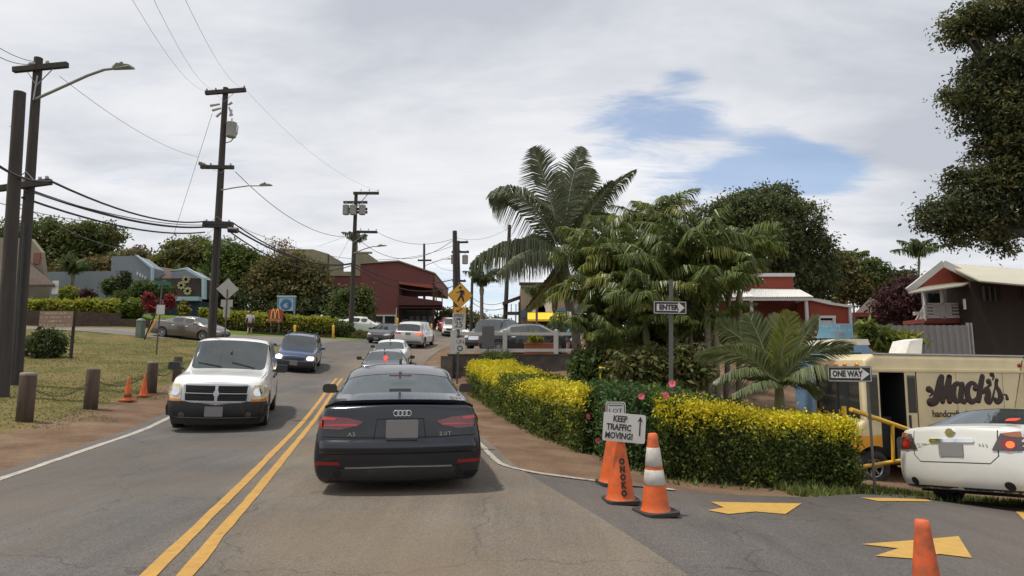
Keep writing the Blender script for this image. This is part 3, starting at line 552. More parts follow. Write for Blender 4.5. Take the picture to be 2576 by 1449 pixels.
def sedan(label, pos, az, pnt, group=None, dk=.92, gt=.055, rw=.60, zr=.20, L=4.7, Wd=1.85, H=1.40, gl=None, far=False, deck=1.05, wheel_r=.33, belt=.94, detail=True, nose=.74, rg=-.55, name='car'):
    """four-door saloon, origin at the ground under its middle, heading +Y"""
    loc, rot = seat_car(pos[0], pos[1], az, L*.57); root = thing(name, label, 'car', loc, 0, group, rot); h = Wd/2; a = L/2; gl = gl or glass_m
    zb = .17
    st = [(-a, h*.955, zr, deck-.10, h*.86, deck-.03, .5, 0), (-a+.10, h*.985, min(.19, zr), deck-.08, h*.89, deck+.0, .5, 0), (-a+dk*.58, h*.985, zb+.02, deck-.09, h*.90, deck+.02, .5, 0),
          (-a+dk, h, zb, belt+.01, h*.93, deck+.055, .5, 0), (-a+dk+.62, h, zb, belt, h*.95, H-gt, h*rw, 1), (-a+dk+1.05, h, zb, belt, h*.955, H-.01-gt*.2, h*(rw+.03), 1), (-.02, h, zb, belt-.01, h*.96, H, h*.64, 1), (.06, h, zb, belt-.01, h*.96, H, h*.64, 1),
          (.62, h, zb, belt-.02, h*.955, H-.045, h*.61, 1), (a-.97, h*.995, zb, belt-.06, h*.93, belt+.045, .5, 0), (a-.55, h*.98, zb, belt-.11, h*.90, belt-.05, .5, 0), (a-.16, h*.94, zb+.02, nose-.06, h*.85, nose+.03, .5, 0), (a, h*.86, .25, nose-.14, h*.76, nose-.05, .5, 0)]
    G = {(3, 7), (8, 7), (3, 6), (8, 6)} | {(s, 5) for s in (4, 5, 7)}
    wb = L*.575/2; me = car_shell(st, (.20, .12, .03, .0, .045, .055, .06, .07, .07), (.16, .10, .02, 0, .05, .06, .07, .08, .09), [(-wb-.02, wheel_r, wheel_r+.045, h-.24), (wb+.06, wheel_r, wheel_r+.045, h-.24)], (.13, .20), G)
    bvh = split_shell(me, root, pnt, gl, 'sedan'); root['_r'] = 0; del root['_r']
    for sx in (-1, 1):
        for wy in (-wb-.02, wb+.06): wheel(root, sx*(h-.125), wy, wheel_r, .215, 'alloy', sx)
        mirror(root, sx*(h+.02), .92, belt+.05, pnt, sx, .95)
    interior(root, -a+1.0, a-1.15, belt, h*.92, [(-.37, .18), (.37, .18), (-.36, -.68), (.36, -.68)], belt-.02)
    if detail:
        for sd_ in ('left', 'right'):
            for yy_ in (-.86, .02, 1.05): patch(bvh, line_poly([(yy_+.02, .30), (yy_, .6), (yy_-.04, belt-.02)], .012), sd_, 'door_seam', seam_m, root, .001, .006)
            for yy_ in (-.62, .30): patch(bvh, rounded(.19, .035, .015, 2, yy_, belt-.13), sd_, 'door_handle', pnt if not far else chrome_m, root, .025, .01)
    return root, bvh
# ---- the dark sedan ahead
audi_p = paint('dark_blue_paint', (.008, .011, .018), .0, .24, .02, .6, .35)
AZ0 = R(-10.5)
rear = Vector((P(1003, 1215, 6.8).x, 6.8)); cpos = (rear.x+math.sin(AZ0)*2.36, rear.y+math.cos(AZ0)*2.36)
root, bvh = sedan('dark blue sedan ahead of the camera, seen from behind in the lane', cpos, AZ0, audi_p, gl=GLASS('clear_car_glass', (.52, .60, .57), .5), H=1.40, deck=.985, belt=.93, wheel_r=.325, gt=.125, rw=.665, zr=.13)
for s in (-1, 1):
    ol = [(s*.38, .775), (s*.55, .815), (s*.85, .835), (s*.885, .77), (s*.86, .705), (s*.62, .695), (s*.44, .735)]
    tl = patch(bvh, ol, 'rear', 'tail_lamp', lamp_dark, root, .012, .03)
    patch(bvh, [(s*.66, .815), (s*.848, .828), (s*.876, .77), (s*.855, .715), (s*.81, .715), (s*.845, .765), (s*.82, .795), (s*.68, .79)], 'rear', 'lamp_segment', lamp_red, tl, .018, .01)
    patch(bvh, [(s*.44, .735), (s*.80, .735), (s*.80, .74), (s*.62, .752), (s*.46, .752)], 'rear', 'lamp_segment', lamp_red, tl, .017, .01)
    patch(bvh, rounded(.25, .034, .012, 3, s*.74, .345), 'rear', 'reflector', refl_red, root, .008, .02)
    ex = patch(bvh, circle2(.058, 18, s*.64, .235), 'rear', 'exhaust_tip', black_pl, root, .012, .03, .08)
    patch(bvh, circle2(.046, 18, s*.64, .235), 'rear', 'exhaust_bore', under_m, ex, .016, .01, .08)
patch(bvh, rounded(.335, .185, .01, 2, .02, .700), 'rear', 'licence_plate', plate_m, root, .016, .01, .2, True)
patch(bvh, line_poly([(-.27, .595), (-.245, .802), (.245, .802), (.27, .595)], .010), 'rear', 'plate_recess_edge', seam_m, root, .002, .006)
cz_ = MB(); cv = []; prof = ((.0, .60), (-.012, .575), (-.032, .548), (-.043, .515), (-.040, .478), (-.018, .445), (.012, .425))
for k in range(25):
    xx = -.905+1.81*k/24; fade = min(1, (1-abs(xx)/.93)*6)
    for dy, dz in prof: hh = bvh.ray_cast(Vector((xx, -9, dz)), Vector((0, 1, 0)))[0]; cv.append(Vector((xx, hh.y+dy*fade+(.004 if dy < 0 else .012), dz)))
cz_.add(cv, [(k*7+j, k*7+j+1, k*7+j+8, k*7+j+7) for k in range(24) for j in range(6)], 0, True); cz_.build('bumper_crease', audi_p, root)
patch(bvh, line_poly([(-.90, .62), (-.5, .612), (0, .608), (.5, .612), (.90, .62)], .010), 'rear', 'bumper_seam', seam_m, root, .002, .006)
patch(bvh, [(-.72, .16), (.72, .16), (.60, .29), (.0, .30), (-.60, .29)], 'rear', 'diffuser', black_pl, root, .012, .03)
patch(bvh, line_poly([(-.56, .30), (0, .312), (.56, .30)], .014), 'rear', 'diffuser_trim', alloy_m, root, .018, .01)
rb = MB()
for k in range(4):
    cx = -.0645+.043*k+.02; n = 20; hit = bvh.ray_cast(Vector((cx, -9, .862)), Vector((0, 1, 0)))[0]
    rb.tube([(cx+.029*math.cos(2*math.pi*j/n), hit.y-.010, .862+.029*math.sin(2*math.pi*j/n)) for j in range(n+1)], .0045, 6, 0, False)
rb.build('emblem', chrome_m, root)
for s_, cx, cz in (('A5', -.50, .645), ('2.0T', .48, .64)):
    hit = bvh.ray_cast(Vector((cx, -9, cz)), Vector((0, 1, 0)))[0]; text_obj(s_, .058, chrome_m, root, T((cx, hit.y-.012, cz)), .004, 1.25, 'badge')
# boot-lid lip and spoiler shadow line
sp = MB(); pts = []
for k in range(15):
    xx = -.80+1.6*k/14; hh = bvh.ray_cast(Vector((xx, -2.22, 3)), Vector((0, 0, -1)))[0]; pts.append(Vector((xx, -2.27+.10*(xx/.8)**2, hh.z+.012)))
for p in pts: pass
vs = []
for p in pts: vs += [p+Vector((0, -.075, .018)), p+Vector((0, .06, .012)), p+Vector((0, .06, -.02)), p+Vector((0, -.06, -.015))]
fs = []
for k in range(14):
    for j in range(4): fs.append((k*4+j, k*4+(j+1) % 4, k*4+4+(j+1) % 4, k*4+4+j))
sp.add(vs, fs+[(0, 1, 2, 3), (56, 57, 58, 59)], 0, True); sp.build('boot_spoiler', audi_p, root).data.set_sharp_from_angle(angle=R(40))
antenna_fin(root, -.62, 1.372)
patch(bvh, line_poly([(-.62, 1.05), (0, 1.055), (.62, 1.05)], .006), 'rear', 'defroster_line', alloy_m, root, .004, .002) if False else None
hb = MB(); hb.box((0, -1.15, 1.235), (.28, .04, .02)); hb.build('brake_lamp', lamp_dark, root)
# ---- the silver-white saloon turning into the driveway
alt_p = paint('pearl_white_paint', (.60, .60, .565), .0, .28, .2)
AZ1 = R(66); rc = (6.2, 8.8); cpos = (rc[0]+math.sin(AZ1)*2.36, rc[1]+math.cos(AZ1)*2.36)
root, bvh = sedan('pearl white sedan turning into the driveway at the right edge', cpos, AZ1, alt_p, L=4.82, Wd=1.80, H=1.47, dk=.44, deck=1.08, belt=.98, wheel_r=.325)
for s in (-1, 1):
    ol = [(s*.50, .735), (s*.60, .955), (s*.78, .985), (s*.90, .90), (s*.895, .80), (s*.80, .735)]
    tl = patch(bvh, ol, 'rear', 'tail_lamp', M('smoked_lens', (.05, .035, .033), .1, coat=1, var=.3, scale=25), root, .02, .03)
    patch(bvh, circle2(.085, 16, s*.68, .815), 'rear', 'lamp_segment', lamp_dark, tl, .026, .02); patch(bvh, circle2(.045, 12, s*.70, .81), 'rear', 'bulb', lit_tail if s > 0 else lamp_red, tl, .03, .02)
    patch(bvh, [(s*.60, .95), (s*.78, .98), (s*.89, .905), (s*.70, .91)], 'rear', 'lamp_segment', M('amber_smoked', (.30, .09, .02), .2, coat=1), tl, .026, .02)
    tl2 = patch(bvh, [(-2.05, .77), (-2.14, .94), (-2.30, .95), (-2.36, .80), (-2.3, .73)], 'right' if s > 0 else 'left', 'tail_lamp', lamp_dark, root, .012, .03)
    patch(bvh, circle2(.055, 16, s*.62, .285), 'rear', 'exhaust_tip', under_m, root, .012, .03, .08)
patch(bvh, rounded(.32, .17, .01, 2, .0, .725), 'rear', 'licence_plate', plate_m, root, .012, .01, .2, True)
patch(bvh, rounded(.60, .05, .02, 3, 0, .855), 'rear', 'chrome_bar', chrome_m, root, .022, .02)
em = patch(bvh, circle2(.058, 20, 0, .965), 'rear', 'emblem', chrome_m, root, .014, .02, .1, True); patch(bvh, rounded(.135, .022, .005, 2, 0, .965), 'rear', 'emblem_bar', plate_m, em, .018, .01, .2, True)
patch(bvh, line_poly([(-.56, 1.0), (-.56, .66), (-.46, .56), (.46, .56), (.56, .66), (.56, 1.0)], .012), 'rear', 'boot_seam', seam_m, root, .002, .006)
patch(bvh, [(-.86, .15), (.86, .15), (.80, .235), (-.80, .235)], 'rear', 'bumper_valance', black_pl, root, .006, .02)
patch(bvh, rounded(.15, .05, .024, 3, .44, 1.19), 'rear', 'window_sticker', sticker_red, root, .010, .002, .04)
for s_, cx in (('ALTIMA', -.40), ('2.5 S', .40)):
    hit = bvh.ray_cast(Vector((cx, -9, .80)), Vector((0, 1, 0)))[0]; text_obj(s_, .045, chrome_m, root, T((cx, hit.y-.010, .80)), .003, 1.25, 'badge')
# ---- the saloon parked in profile on the side street
tau = paint('taupe_paint', (.125, .105, .09), .3, .3, .1); g = P(478, 851, 39.6)
root, bvh = sedan('taupe grey sedan in profile on the side street behind a utility pole', (g.x, g.y), R(97), tau, L=4.62, Wd=1.78, H=1.45, deck=1.08, belt=.97, far=True)
for s in (-1, 1):
    patch(bvh, [(s*.48, .80), (s*.60, .95), (s*.86, .97), (s*.87, .80)], 'rear', 'tail_lamp', lamp_red, root, .012, .02); patch(bvh, [(s*.45, .60), (s*.55, .70), (s*.84, .74), (s*.82, .62)], 'front', 'headlamp', lamp_clear, root, .012, .02)
patch(bvh, rounded(.9, .16, .05, 3, 0, .42), 'front', 'grille', black_pl, root, .008, .02)
# ---- queue ahead
gry = paint('steel_grey_paint', (.07, .078, .088), .5, .3, .1); g = P(962, 930, 22.6)
root, bvh = sedan('grey sedan with a red window sticker, second in the queue', (g.x-.35, g.y+2.3), R(-10), gry, H=1.44, deck=1.03)
for s in (-1, 1): patch(bvh, [(s*.45, .76), (s*.55, .86), (s*.87, .87), (s*.86, .72)], 'rear', 'tail_lamp', lamp_red, root, .012, .02)
patch(bvh, circle2(.09, 14, .05, 1.155), 'rear', 'window_sticker', sticker_red, root, .008, .004); antenna_fin(root, -.9, 1.405); patch(bvh, rounded(.33, .17, .01, 2, 0, .66), 'rear', 'licence_plate', plate_m, root, .012, .01, .2, True)
wp = paint('white_paint_car', (.74, .74, .72), .0, .3, .08); g = P(976, 920, 29.5)
root, bvh = sedan('white sedan with black mirrors, third in the queue', (g.x-.25, g.y+2.3), R(-6), wp, H=1.48, deck=1.05, belt=.97)
for s in (-1, 1): patch(bvh, [(s*.45, .76), (s*.55, .86), (s*.87, .87), (s*.86, .72)], 'rear', 'tail_lamp', lamp_red, root, .012, .02)
antenna_fin(root, -.9, 1.445)
for ch in root.children:
    if ch.name.startswith('side_mirror'): ch.data.materials[0] = black_pl
blk = paint('black_paint', (.018, .017, .019), .3, .3, .12); g = P(948, 862, 43.4); az = R(188)
root, bvh = sedan('black sedan rounding the bend beside the silver SUV', (g.x-math.sin(az)*2.3, g.y-math.cos(az)*2.3), az, blk, H=1.45, far=True)
for s in (-1, 1): patch(bvh, [(s*.45, .62), (s*.55, .72), (s*.84, .76), (s*.82, .64)], 'front', 'headlamp', lamp_clear, root, .012, .02)
patch(bvh, rounded(.9, .22, .06, 3, 0, .45), 'front', 'grille', black_pl, root, .008, .02); patch(bvh, rounded(.32, .16, .01, 2, 0, .40), 'front', 'licence_plate', plate_m, root, .03, .01, .2, True)
# ---- cars beyond the white fence and at the crest
ds = paint('charcoal_paint', (.028, .029, .033), .4, .35, .2); g = P(1330, 884, 30.5)
root, bvh = sedan('charcoal sedan parked side-on behind the white fence and planter', (g.x, g.y), R(98), ds, H=1.45, far=True)
for s in (-1, 1): patch(bvh, [(s*.45, .62), (s*.55, .72), (s*.84, .76), (s*.82, .64)], 'front', 'headlamp', lamp_clear, root, .012, .02); patch(bvh, [(s*.45, .76), (s*.55, .86), (s*.87, .87), (s*.86, .72)], 'rear', 'tail_lamp', lamp_red, root, .012, .02)
rd = paint('red_paint', (.36, .018, .012), .0, .3, .1); g = P(1112, 842, 60)
sedan('red car parked behind the white SUV near the crest', (g.x, g.y+4.5), R(170), rd, H=1.5, far=True, detail=False)
# ---- tall vehicles
def suv(label, pos, az, pnt, L=4.8, Wd=1.9, H=1.75, hood=1.05, belt=1.08, wheel_r=.37, group=None, rails=False, gl=None, zb=.24, nose=.92, box=.16, cw=1.22, hdr=.50):
    loc, rot = seat_car(pos[0], pos[1], az, L*.57); root = thing('suv', label, 'car', loc, 0, group, rot); h = Wd/2; a = L/2; gl = gl or glass_m
    st = [(-a, h*.90, .42, belt-.03, h*.90, belt+.03, h*.6, 0), (-a+.06, h*.95, .36, belt-.01, h*.94, belt+.06, h*.62, 0), (-a+.12+box*.4, h*.97, zb+.04, belt, h*.95, H-.13, h*.70, 1), (-a+.50+box, h*.99, zb, belt, h*.955, H-.03, h*.735, 1), (-a+1.15, h, zb, belt, h*.96, H, h*.745, 1), (-a+1.22, h, zb, belt, h*.96, H, h*.745, 1),
          (-.16, h, zb, belt-.01, h*.965, H, h*.75, 1), (-.08, h, zb, belt-.01, h*.965, H, h*.75, 1), (hdr, h, zb, belt-.02, h*.96, H-.04, h*.74, 1), (a-cw, h*.995, zb, belt-.05, h*.94, hood+.04, .5, 0), (a-.6, h*.985, zb, hood-.10, h*.92, hood-.0, .5, 0), (a-.14, h*.95, zb+.04, nose-.08, h*.88, nose+.04, .5, 0), (a, h*.90, zb+.02, nose-.18, h*.80, nose-.06, .5, 0)]
    G = {(1, 7), (8, 7), (1, 6), (8, 6)} | {(s, 5) for s in (3, 5, 7)}
    wb = L*.58/2; me = car_shell(st, (.22, .12, .02, .0, .03, .035, .04, .045, .045), (.18, .10, .0, .0, .03, .05, .06, .07, .08), [(-wb-.05, wheel_r, wheel_r+.06, h-.26), (wb+.03, wheel_r, wheel_r+.06, h-.26)], (.07, .13), G)
    bvh = split_shell(me, root, pnt, gl, 'suv')
    for sx in (-1, 1):
        for wy in (-wb-.05, wb+.03): wheel(root, sx*(h-.135), wy, wheel_r, .235, 'alloy5', sx)
    interior(root, -a+.5, a-1.4, belt-.02, h*.93, [(-.40, .12), (.40, .12), (-.38, -.75), (.38, -.75)], belt-.02)
    for sd_ in ('left', 'right'):
        for yy_ in (-1.0, -.12, .98): patch(bvh, line_poly([(yy_+.02, .42), (yy_, .7), (yy_-.03, belt-.02)], .013), sd_, 'door_seam', seam_m, root, .001, .006)
        for yy_ in (-.72, .16): patch(bvh, rounded(.2, .045, .018, 2, yy_, belt-.15), sd_, 'door_handle', black_pl, root, .03, .01)
    if rails:
        for sx in (-1, 1): MB().tube([(sx*h*.66, -1.5, H-.06), (sx*h*.68, -1.4, H+.045), (sx*h*.70, .1, H+.045), (sx*h*.68, .25, H-.05)], .017, 6).build('roof_rail', black_pl, root)
    return root, bvh
wdur = paint('white_suv_paint', (.78, .78, .77), .0, .30, .10); AZ = R(162); g = ground(540, 1088); fr = Vector((g.x, g.y))
root, bvh = suv('white SUV with a wide black grille coming towards the camera', (fr.x-math.sin(AZ)*2.42, fr.y-math.cos(AZ)*2.42), AZ, wdur, L=5.05, Wd=1.94, H=1.93, hood=1.19, belt=1.17, wheel_r=.385, nose=1.14, zb=.30, cw=1.52, hdr=.30)
bp_ = patch(bvh, [(-.95, .345), (.95, .345), (.97, .50), (.94, .66), (.60, .67), (.0, .60), (-.60, .67), (-.94, .66), (-.97, .50)], 'front', 'bumper', black_pl, root, .05, .05)
ad_ = MB(); pl = [(-.93, 2.12), (-.88, 2.36), (-.55, 2.50), (0, 2.55), (.55, 2.50), (.88, 2.36), (.93, 2.12)]; ad_.add([(x*.95, y-.05, .19) for x, y in pl]+[(x, y, .38) for x, y in pl], [(i, i+1, i+8, i+7) for i in range(6)]+[tuple(range(6, -1, -1)), tuple(range(7, 14))], 0, False); ad_.build('air_dam', black_pl, root)
gr = patch(bvh, [(-.60, .70), (-.52, .645), (.52, .645), (.60, .70), (.62, .98), (.56, 1.015), (-.56, 1.015), (-.62, .98)], 'front', 'grille', alloy_m, root, .05, .04)
for sx in (-1, 1):
    for (z0, z1) in ((.685, .824), (.840, .985)):
        patch(bvh, [(sx*.028, z0), (sx*.565, z0), (sx*.58, z1), (sx*.028, z1)], 'front', 'grille_opening', under_m, gr, .056, .01)
        for k in range(2): patch(bvh, line_poly([(sx*.05, z0+.037*(k+1)), (sx*.56, z0+.037*(k+1))], .008), 'front', 'grille_slat', black_pl, gr, .060, .006)
    hl = patch(bvh, [(sx*.655, .70), (sx*.95, .72), (sx*.955, .90), (sx*.88, 1.0), (sx*.70, 1.0), (sx*.66, .93)], 'front', 'headlamp', lamp_yellow, root, .03, .05)
    patch(bvh, circle2(.085, 18, sx*.77, .86), 'front', 'reflector_bowl', chrome_m, hl, .04, .02); patch(bvh, [(sx*.655, .66), (sx*.95, .675), (sx*.952, .725), (sx*.655, .71)], 'front', 'turn_signal', amber_m, hl, .034, .03)
    patch(bvh, circle2(.06, 14, sx*.62, .40), 'front', 'fog_lamp', M('fog_lens_dull', (.10, .10, .10), .3), root, .055, .01)
    mb = MB(); mb.prism(rounded(.25, .18, .05, 3, 0, 0), -.07, .07, 0); mb.bar((-sx*.20, 0, -.06), (-sx*.05, 0, -.03), .06, .04, 0); mb.build('side_mirror', black_pl, root, loc=(sx*1.13, .78, 1.25))
patch(bvh, rounded(.10, .12, .04, 3, 0, .83), 'front', 'emblem', alloy_m, gr, .066, .01)
patch(bvh, rounded(.335, .20, .01, 2, .02, .475), 'front', 'licence_plate', plate_m, root, .062, .01, .2, True)
for sx in (-.55, .15):
    wv = MB(); h0 = bvh.ray_cast(Vector((sx, .98, 4)), Vector((0, 0, -1)))[0]; h1 = bvh.ray_cast(Vector((sx+.5, .86, 4)), Vector((0, 0, -1)))[0]
    wv.tube([h0+Vector((0, 0, .02)), h1+Vector((0, .0, .02))], .011, 5); wv.build('wiper', black_pl, root)
patch(bvh, line_poly([(-.84, 1.12), (-.80, 2.2)], .012), 'top', 'bonnet_seam', seam_m, root, .001, .006); patch(bvh, line_poly([(.84, 1.12), (.80, 2.2)], .012), 'top', 'bonnet_seam', seam_m, root, .001, .006)
MB().tube([(0, .66, 1.58), (0, .60, 1.62)], .02, 6).build('mirror_stem', cabin_m, root)
MB().box((0, .45, 1.66), (.24, .03, .07)).build('rear_view_mirror', cabin_m, root)
blu = paint('blue_paint', (.022, .045, .12), .3, .3, .12); AZ = R(167); g = P(736, 941, 28.2)
root, bvh = suv('blue SUV with headlamps on behind the white SUV', (g.x-math.sin(AZ)*2.2, g.y-math.cos(AZ)*2.2), AZ, blu, L=4.5, Wd=1.85, H=1.68, hood=1.02, belt=1.03, nose=.90, rails=True, wheel_r=.35)
patch(bvh, [(-.91, .26), (.91, .26), (.92, .55), (.86, .60), (0, .57), (-.86, .60), (-.92, .55)], 'front', 'bumper', black_pl, root, .04, .05)
patch(bvh, rounded(.85, .11, .05, 4, 0, .70), 'front', 'grille', black_pl, root, .02, .03)
for sx in (-1, 1):
    hl = patch(bvh, rounded(.30, .17, .07, 4, sx*.68, .74), 'front', 'headlamp', lit_lamp, root, .02, .03); mirror(root, sx*.98, .92, 1.12, blu, sx, 1.0)
patch(bvh, rounded(.33, .20, .01, 2, .0, .52), 'front', 'licence_plate', plate_m, root, .055, .01, .2, True)
slv = paint('silver_paint', (.62, .62, .60), .15, .3, .08); AZ = R(4); g = P(1025, 878, 41.2)
root, bvh = suv('silver SUV with brake lamps on, turning at the top of the hill', (g.x+math.sin(AZ)*2.4, g.y+math.cos(AZ)*2.4), AZ, slv, L=4.8, Wd=1.94, H=1.78, hood=1.06, belt=1.10, rails=True, gl=dark_glass)
for sx in (-1, 1):
    patch(bvh, [(sx*.46, .96), (sx*.50, 1.07), (sx*.93, 1.08), (sx*.93, .95)], 'rear', 'tail_lamp', lit_tail if sx > 0 else lamp_red, root, .02, .03); mirror(root, sx*1.0, .95, 1.18, slv, sx, 1.0)
patch(bvh, rounded(.34, .17, .01, 2, .0, .98), 'rear', 'licence_plate', plate_m, root, .015, .01, .2, True)
patch(bvh, [(-.93, .34), (.93, .34), (.93, .50), (-.93, .50)], 'rear', 'bumper', M('grey_plastic', (.16, .16, .16), .6), root, .03, .03); patch(bvh, rounded(1.5, .04, .01, 2, 0, .60), 'rear', 'trim_strip', chrome_m, root, .02, .02)
AZ = R(176); g = P(1130, 850, 57)
root, bvh = suv('white SUV parked facing the camera near the red car', (g.x, g.y+2.3), AZ, wp, L=4.6, Wd=1.85, H=1.68, hood=1.02, belt=1.03, nose=.90)
patch(bvh, rounded(1.0, .2, .05, 3, 0, .70), 'front', 'grille', black_pl, root, .02, .03); patch(bvh, rounded(1.4, .22, .05, 3, 0, .42), 'front', 'bumper', black_pl, root, .02, .03)
for sx in (-1, 1): patch(bvh, rounded(.28, .15, .06, 4, sx*.68, .78), 'front', 'headlamp', lamp_clear, root, .02, .03); mirror(root, sx*.98, .92, 1.12, wp, sx, 1.0)
g = P(1238, 880, 34)
root, bvh = suv('dark grey SUV parked behind the left end of the white fence', (g.x, g.y+2), R(200), ds, L=4.7, Wd=1.9, H=1.8, hood=1.05, belt=1.10, gl=dark_glass)
for sx in (-1, 1): patch(bvh, rounded(.28, .15, .06, 4, sx*.68, .78), 'front', 'headlamp', lamp_clear, root, .02, .03)
patch(bvh, rounded(1.0, .2, .05, 3, 0, .70), 'front', 'grille', chrome_m, root, .02, .03)
# two cars half hidden behind the far hedge
for (u, v, Y, lab, pm) in ((872, 822, 58, 'silver car showing its roof above the far yellow hedge', slv), (905, 836, 55, 'pale car showing its roof right of the far hedge', wp)):
    g = P(u, v, Y); sedan(lab, (g.x, g.y), R(80), pm, H=1.46, far=True, detail=False)
# ---------------------------------------------------------------- food van in the lower lot
def van():
    L, Wd, H = 3.9, 2.0, 2.86; loc = Vector((7.7, 13.86, 0)); hd = R(270-4); fwd = Vector((math.sin(hd), math.cos(hd), 0)); rt = Vector((math.cos(hd), -math.sin(hd), 0))
    c = loc-fwd*L/2+rt*Wd/2; rot = Matrix((rt, fwd, Vector((0, 0, 1)))).transposed() @ Matrix.Rotation(R(.9), 3, 'X')
    root = thing('food_van', 'cream and orange step van with brown script lettering in the lower lot', 'van', (c.x, c.y, -1.27), 0, None, rot)
    m = bpy.data.materials.new('van_paint'); m.use_nodes = True; t = m.node_tree; b = t.nodes['Principled BSDF']; nn, lk = t.nodes.new, t.links.new
    co = nn('ShaderNodeTexCoord'); sp = nn('ShaderNodeSeparateXYZ'); lk(co.outputs['Object'], sp.inputs[0]); no = nn('ShaderNodeTexNoise'); no.inputs['Scale'].default_value = 2.2; no.inputs['Detail'].default_value = 7; lk(co.outputs['Object'], no.inputs['Vector'])
    yy = nn('ShaderNodeMath'); yy.operation = 'MULTIPLY_ADD'; lk(sp.outputs[1], yy.inputs[0]); yy.inputs[1].default_value = .05; lk(sp.outputs[2], yy.inputs[2])
    th = nn('ShaderNodeMath'); th.operation = 'LESS_THAN'; lk(yy.outputs[0], th.inputs[0]); th.inputs[1].default_value = 1.17
    dm = nn('ShaderNodeMapRange'); dm.inputs[1].default_value = .3; dm.inputs[2].default_value = .75; dm.inputs[3].default_value = .82; dm.inputs[4].default_value = 1.06; lk(no.outputs[0], dm.inputs[0])
    mi = nn('ShaderNodeMixRGB'); lk(th.outputs[0], mi.inputs[0]); mi.inputs[1].default_value = (.66, .56, .33, 1); mi.inputs[2].default_value = (.72, .33, .02, 1); hs = nn('ShaderNodeHueSaturation'); lk(mi.outputs[0], hs.inputs['Color']); lk(dm.outputs[0], hs.inputs['Value'])
    lk(hs.outputs[0], b.inputs['Base Color']); b.inputs['Roughness'].default_value = .42; b.inputs['Coat Weight'].default_value = .25
    a = L/2; prof = [(-a, .38), (-a, H-.03), (-a+.04, H), (a-.28, H), (a-.08, H-.14), (a-.02, H-.36), (a-.02, 1.40), (a+.10, 1.28), (a+.13, .42)]
    pm = MB().prism(prof, -Wd/2, Wd/2, 0, None, 'x').mesh('p', m); bm = bmesh.new(); bm.from_mesh(pm)
    bmesh.ops.recalc_face_normals(bm, faces=bm.faces[:])
    ed = [e for e in bm.edges if abs(e.verts[0].co.x-e.verts[1].co.x) < .01 and (e.verts[0].co.z+e.verts[1].co.z)/2 > 1.3]; bmesh.ops.bevel(bm, geom=ed, offset=.10, segments=4, affect='EDGES', profile=.6)
    me = bpy.data.meshes.new('b'); bm.to_mesh(me); bm.free(); me.materials.append(m); me.materials.append(under_m); me.materials.append(M('van_step', (.10, .09, .08), .7))
    ob = bpy.data.objects.new('b', me); C.objects.link(ob); xs = -Wd/2
    cuts = []
    def cutter(fn, mi_):
        mb = MB(); fn(mb); cm = mb.mesh('c', [m, under_m, under_m]); cm.polygons.foreach_set('material_index', [mi_]*len(cm.polygons)); bb = bmesh.new(); bb.from_mesh(cm); bmesh.ops.remove_doubles(bb, verts=bb.verts[:], dist=1e-5); bmesh.ops.recalc_face_normals(bb, faces=bb.faces[:]); bb.to_mesh(cm); bb.free()
        o = bpy.data.objects.new('c', cm); C.objects.link(o); q = ob.modifiers.new('b', 'BOOLEAN'); q.operation = 'DIFFERENCE'; q.object = o; q.solver = 'FAST'; cuts.append(o)
    Y = lambda s_: a-s_
    cutter(lambda q: q.box((xs+.30, Y(.695), 1.452), (1.0, .59, 2.016), 1), 1)
    for wy in (1.72, -1.15):
        cutter(lambda q: q.lathe([(0, 0), (.50, 0), (.50, .7), (0, .7)], 28, 1, T((xs+.36, wy, .36)) @ RY(R(-90)), False), 1)
    cutter(lambda q: q.prism([(-.86, 1.42), (.86, 1.42), (.86, 2.42), (-.86, 2.42)], a-.10, a+.5, 1, None, 'y'), 1)
    out = eval_mesh(ob)
    for o in cuts+[ob]: bpy.data.objects.remove(o)
    out.polygons.foreach_set('use_smooth', [True]*len(out.polygons)); out.set_sharp_from_angle(angle=R(35)); link('body', out, root)
    MB().prism([(-.85, 1.43), (-.03, 1.43), (-.03, 2.41), (-.85, 2.41)], a-.06, a-.05).build('windshield', glass_m, root); MB().prism([(.03, 1.43), (.85, 1.43), (.85, 2.41), (.03, 2.41)], a-.06, a-.05).build('windshield', glass_m, root)
    MB().box((0, a-.05, 1.92), (.06, .04, 1.0)).build('windshield_post', black_pl, root)
    MB().prism([(a-.10, 1.42), (a-.10, 2.40), (Y(.36), 2.40), (Y(.36), 1.42)], xs-.006, xs+.002, 0, None, 'x').build('side_window', dark_glass, root)
    MB().prism([(Y(1.05), 1.58), (Y(1.05), 2.40), (Y(1.24), 2.40), (Y(1.24), 1.58)], xs-.007, xs+.002, 0, None, 'x').build('door_window', dark_glass, root)
    MB().prism(rounded(.05, .30, .02, 3, Y(1.07), 1.38), xs-.012, xs+.0, 0, None, 'x').build('door_handle', black_pl, root)
    MB().box((xs-.004, Y(1.26), 1.5), (.008, .015, 2.0)).build('panel_seam', seam_m, root); MB().bar((xs-.02, a-.1, 2.50), (xs-.02, -a+.02, 2.52), .03, .045).build('drip_rail', m, root); MB().bar((xs+.05, a-.3, H+.01), (xs+.05, -a+.02, H+.012), .10, .03).build('roof_rail', M('aluminium_trim', (.45, .45, .44), .4, .8), root)
    MB().bar((xs-.010, Y(1.28), 1.21), (xs-.010, -a+.02, 1.21), .02, .05).build('rub_rail', m, root)
    for yy_ in (Y(2.2), Y(3.3)): MB().box((xs-.002, yy_, 1.72), (.006, .010, 1.55)).build('panel_seam', M('seam_soft', (.32, .27, .16), .8), root)
    MB().bar((xs-.008, -a+.035, .5), (xs-.008, -a+.035, 2.7), .07, .016).build('corner_trim', m, root)
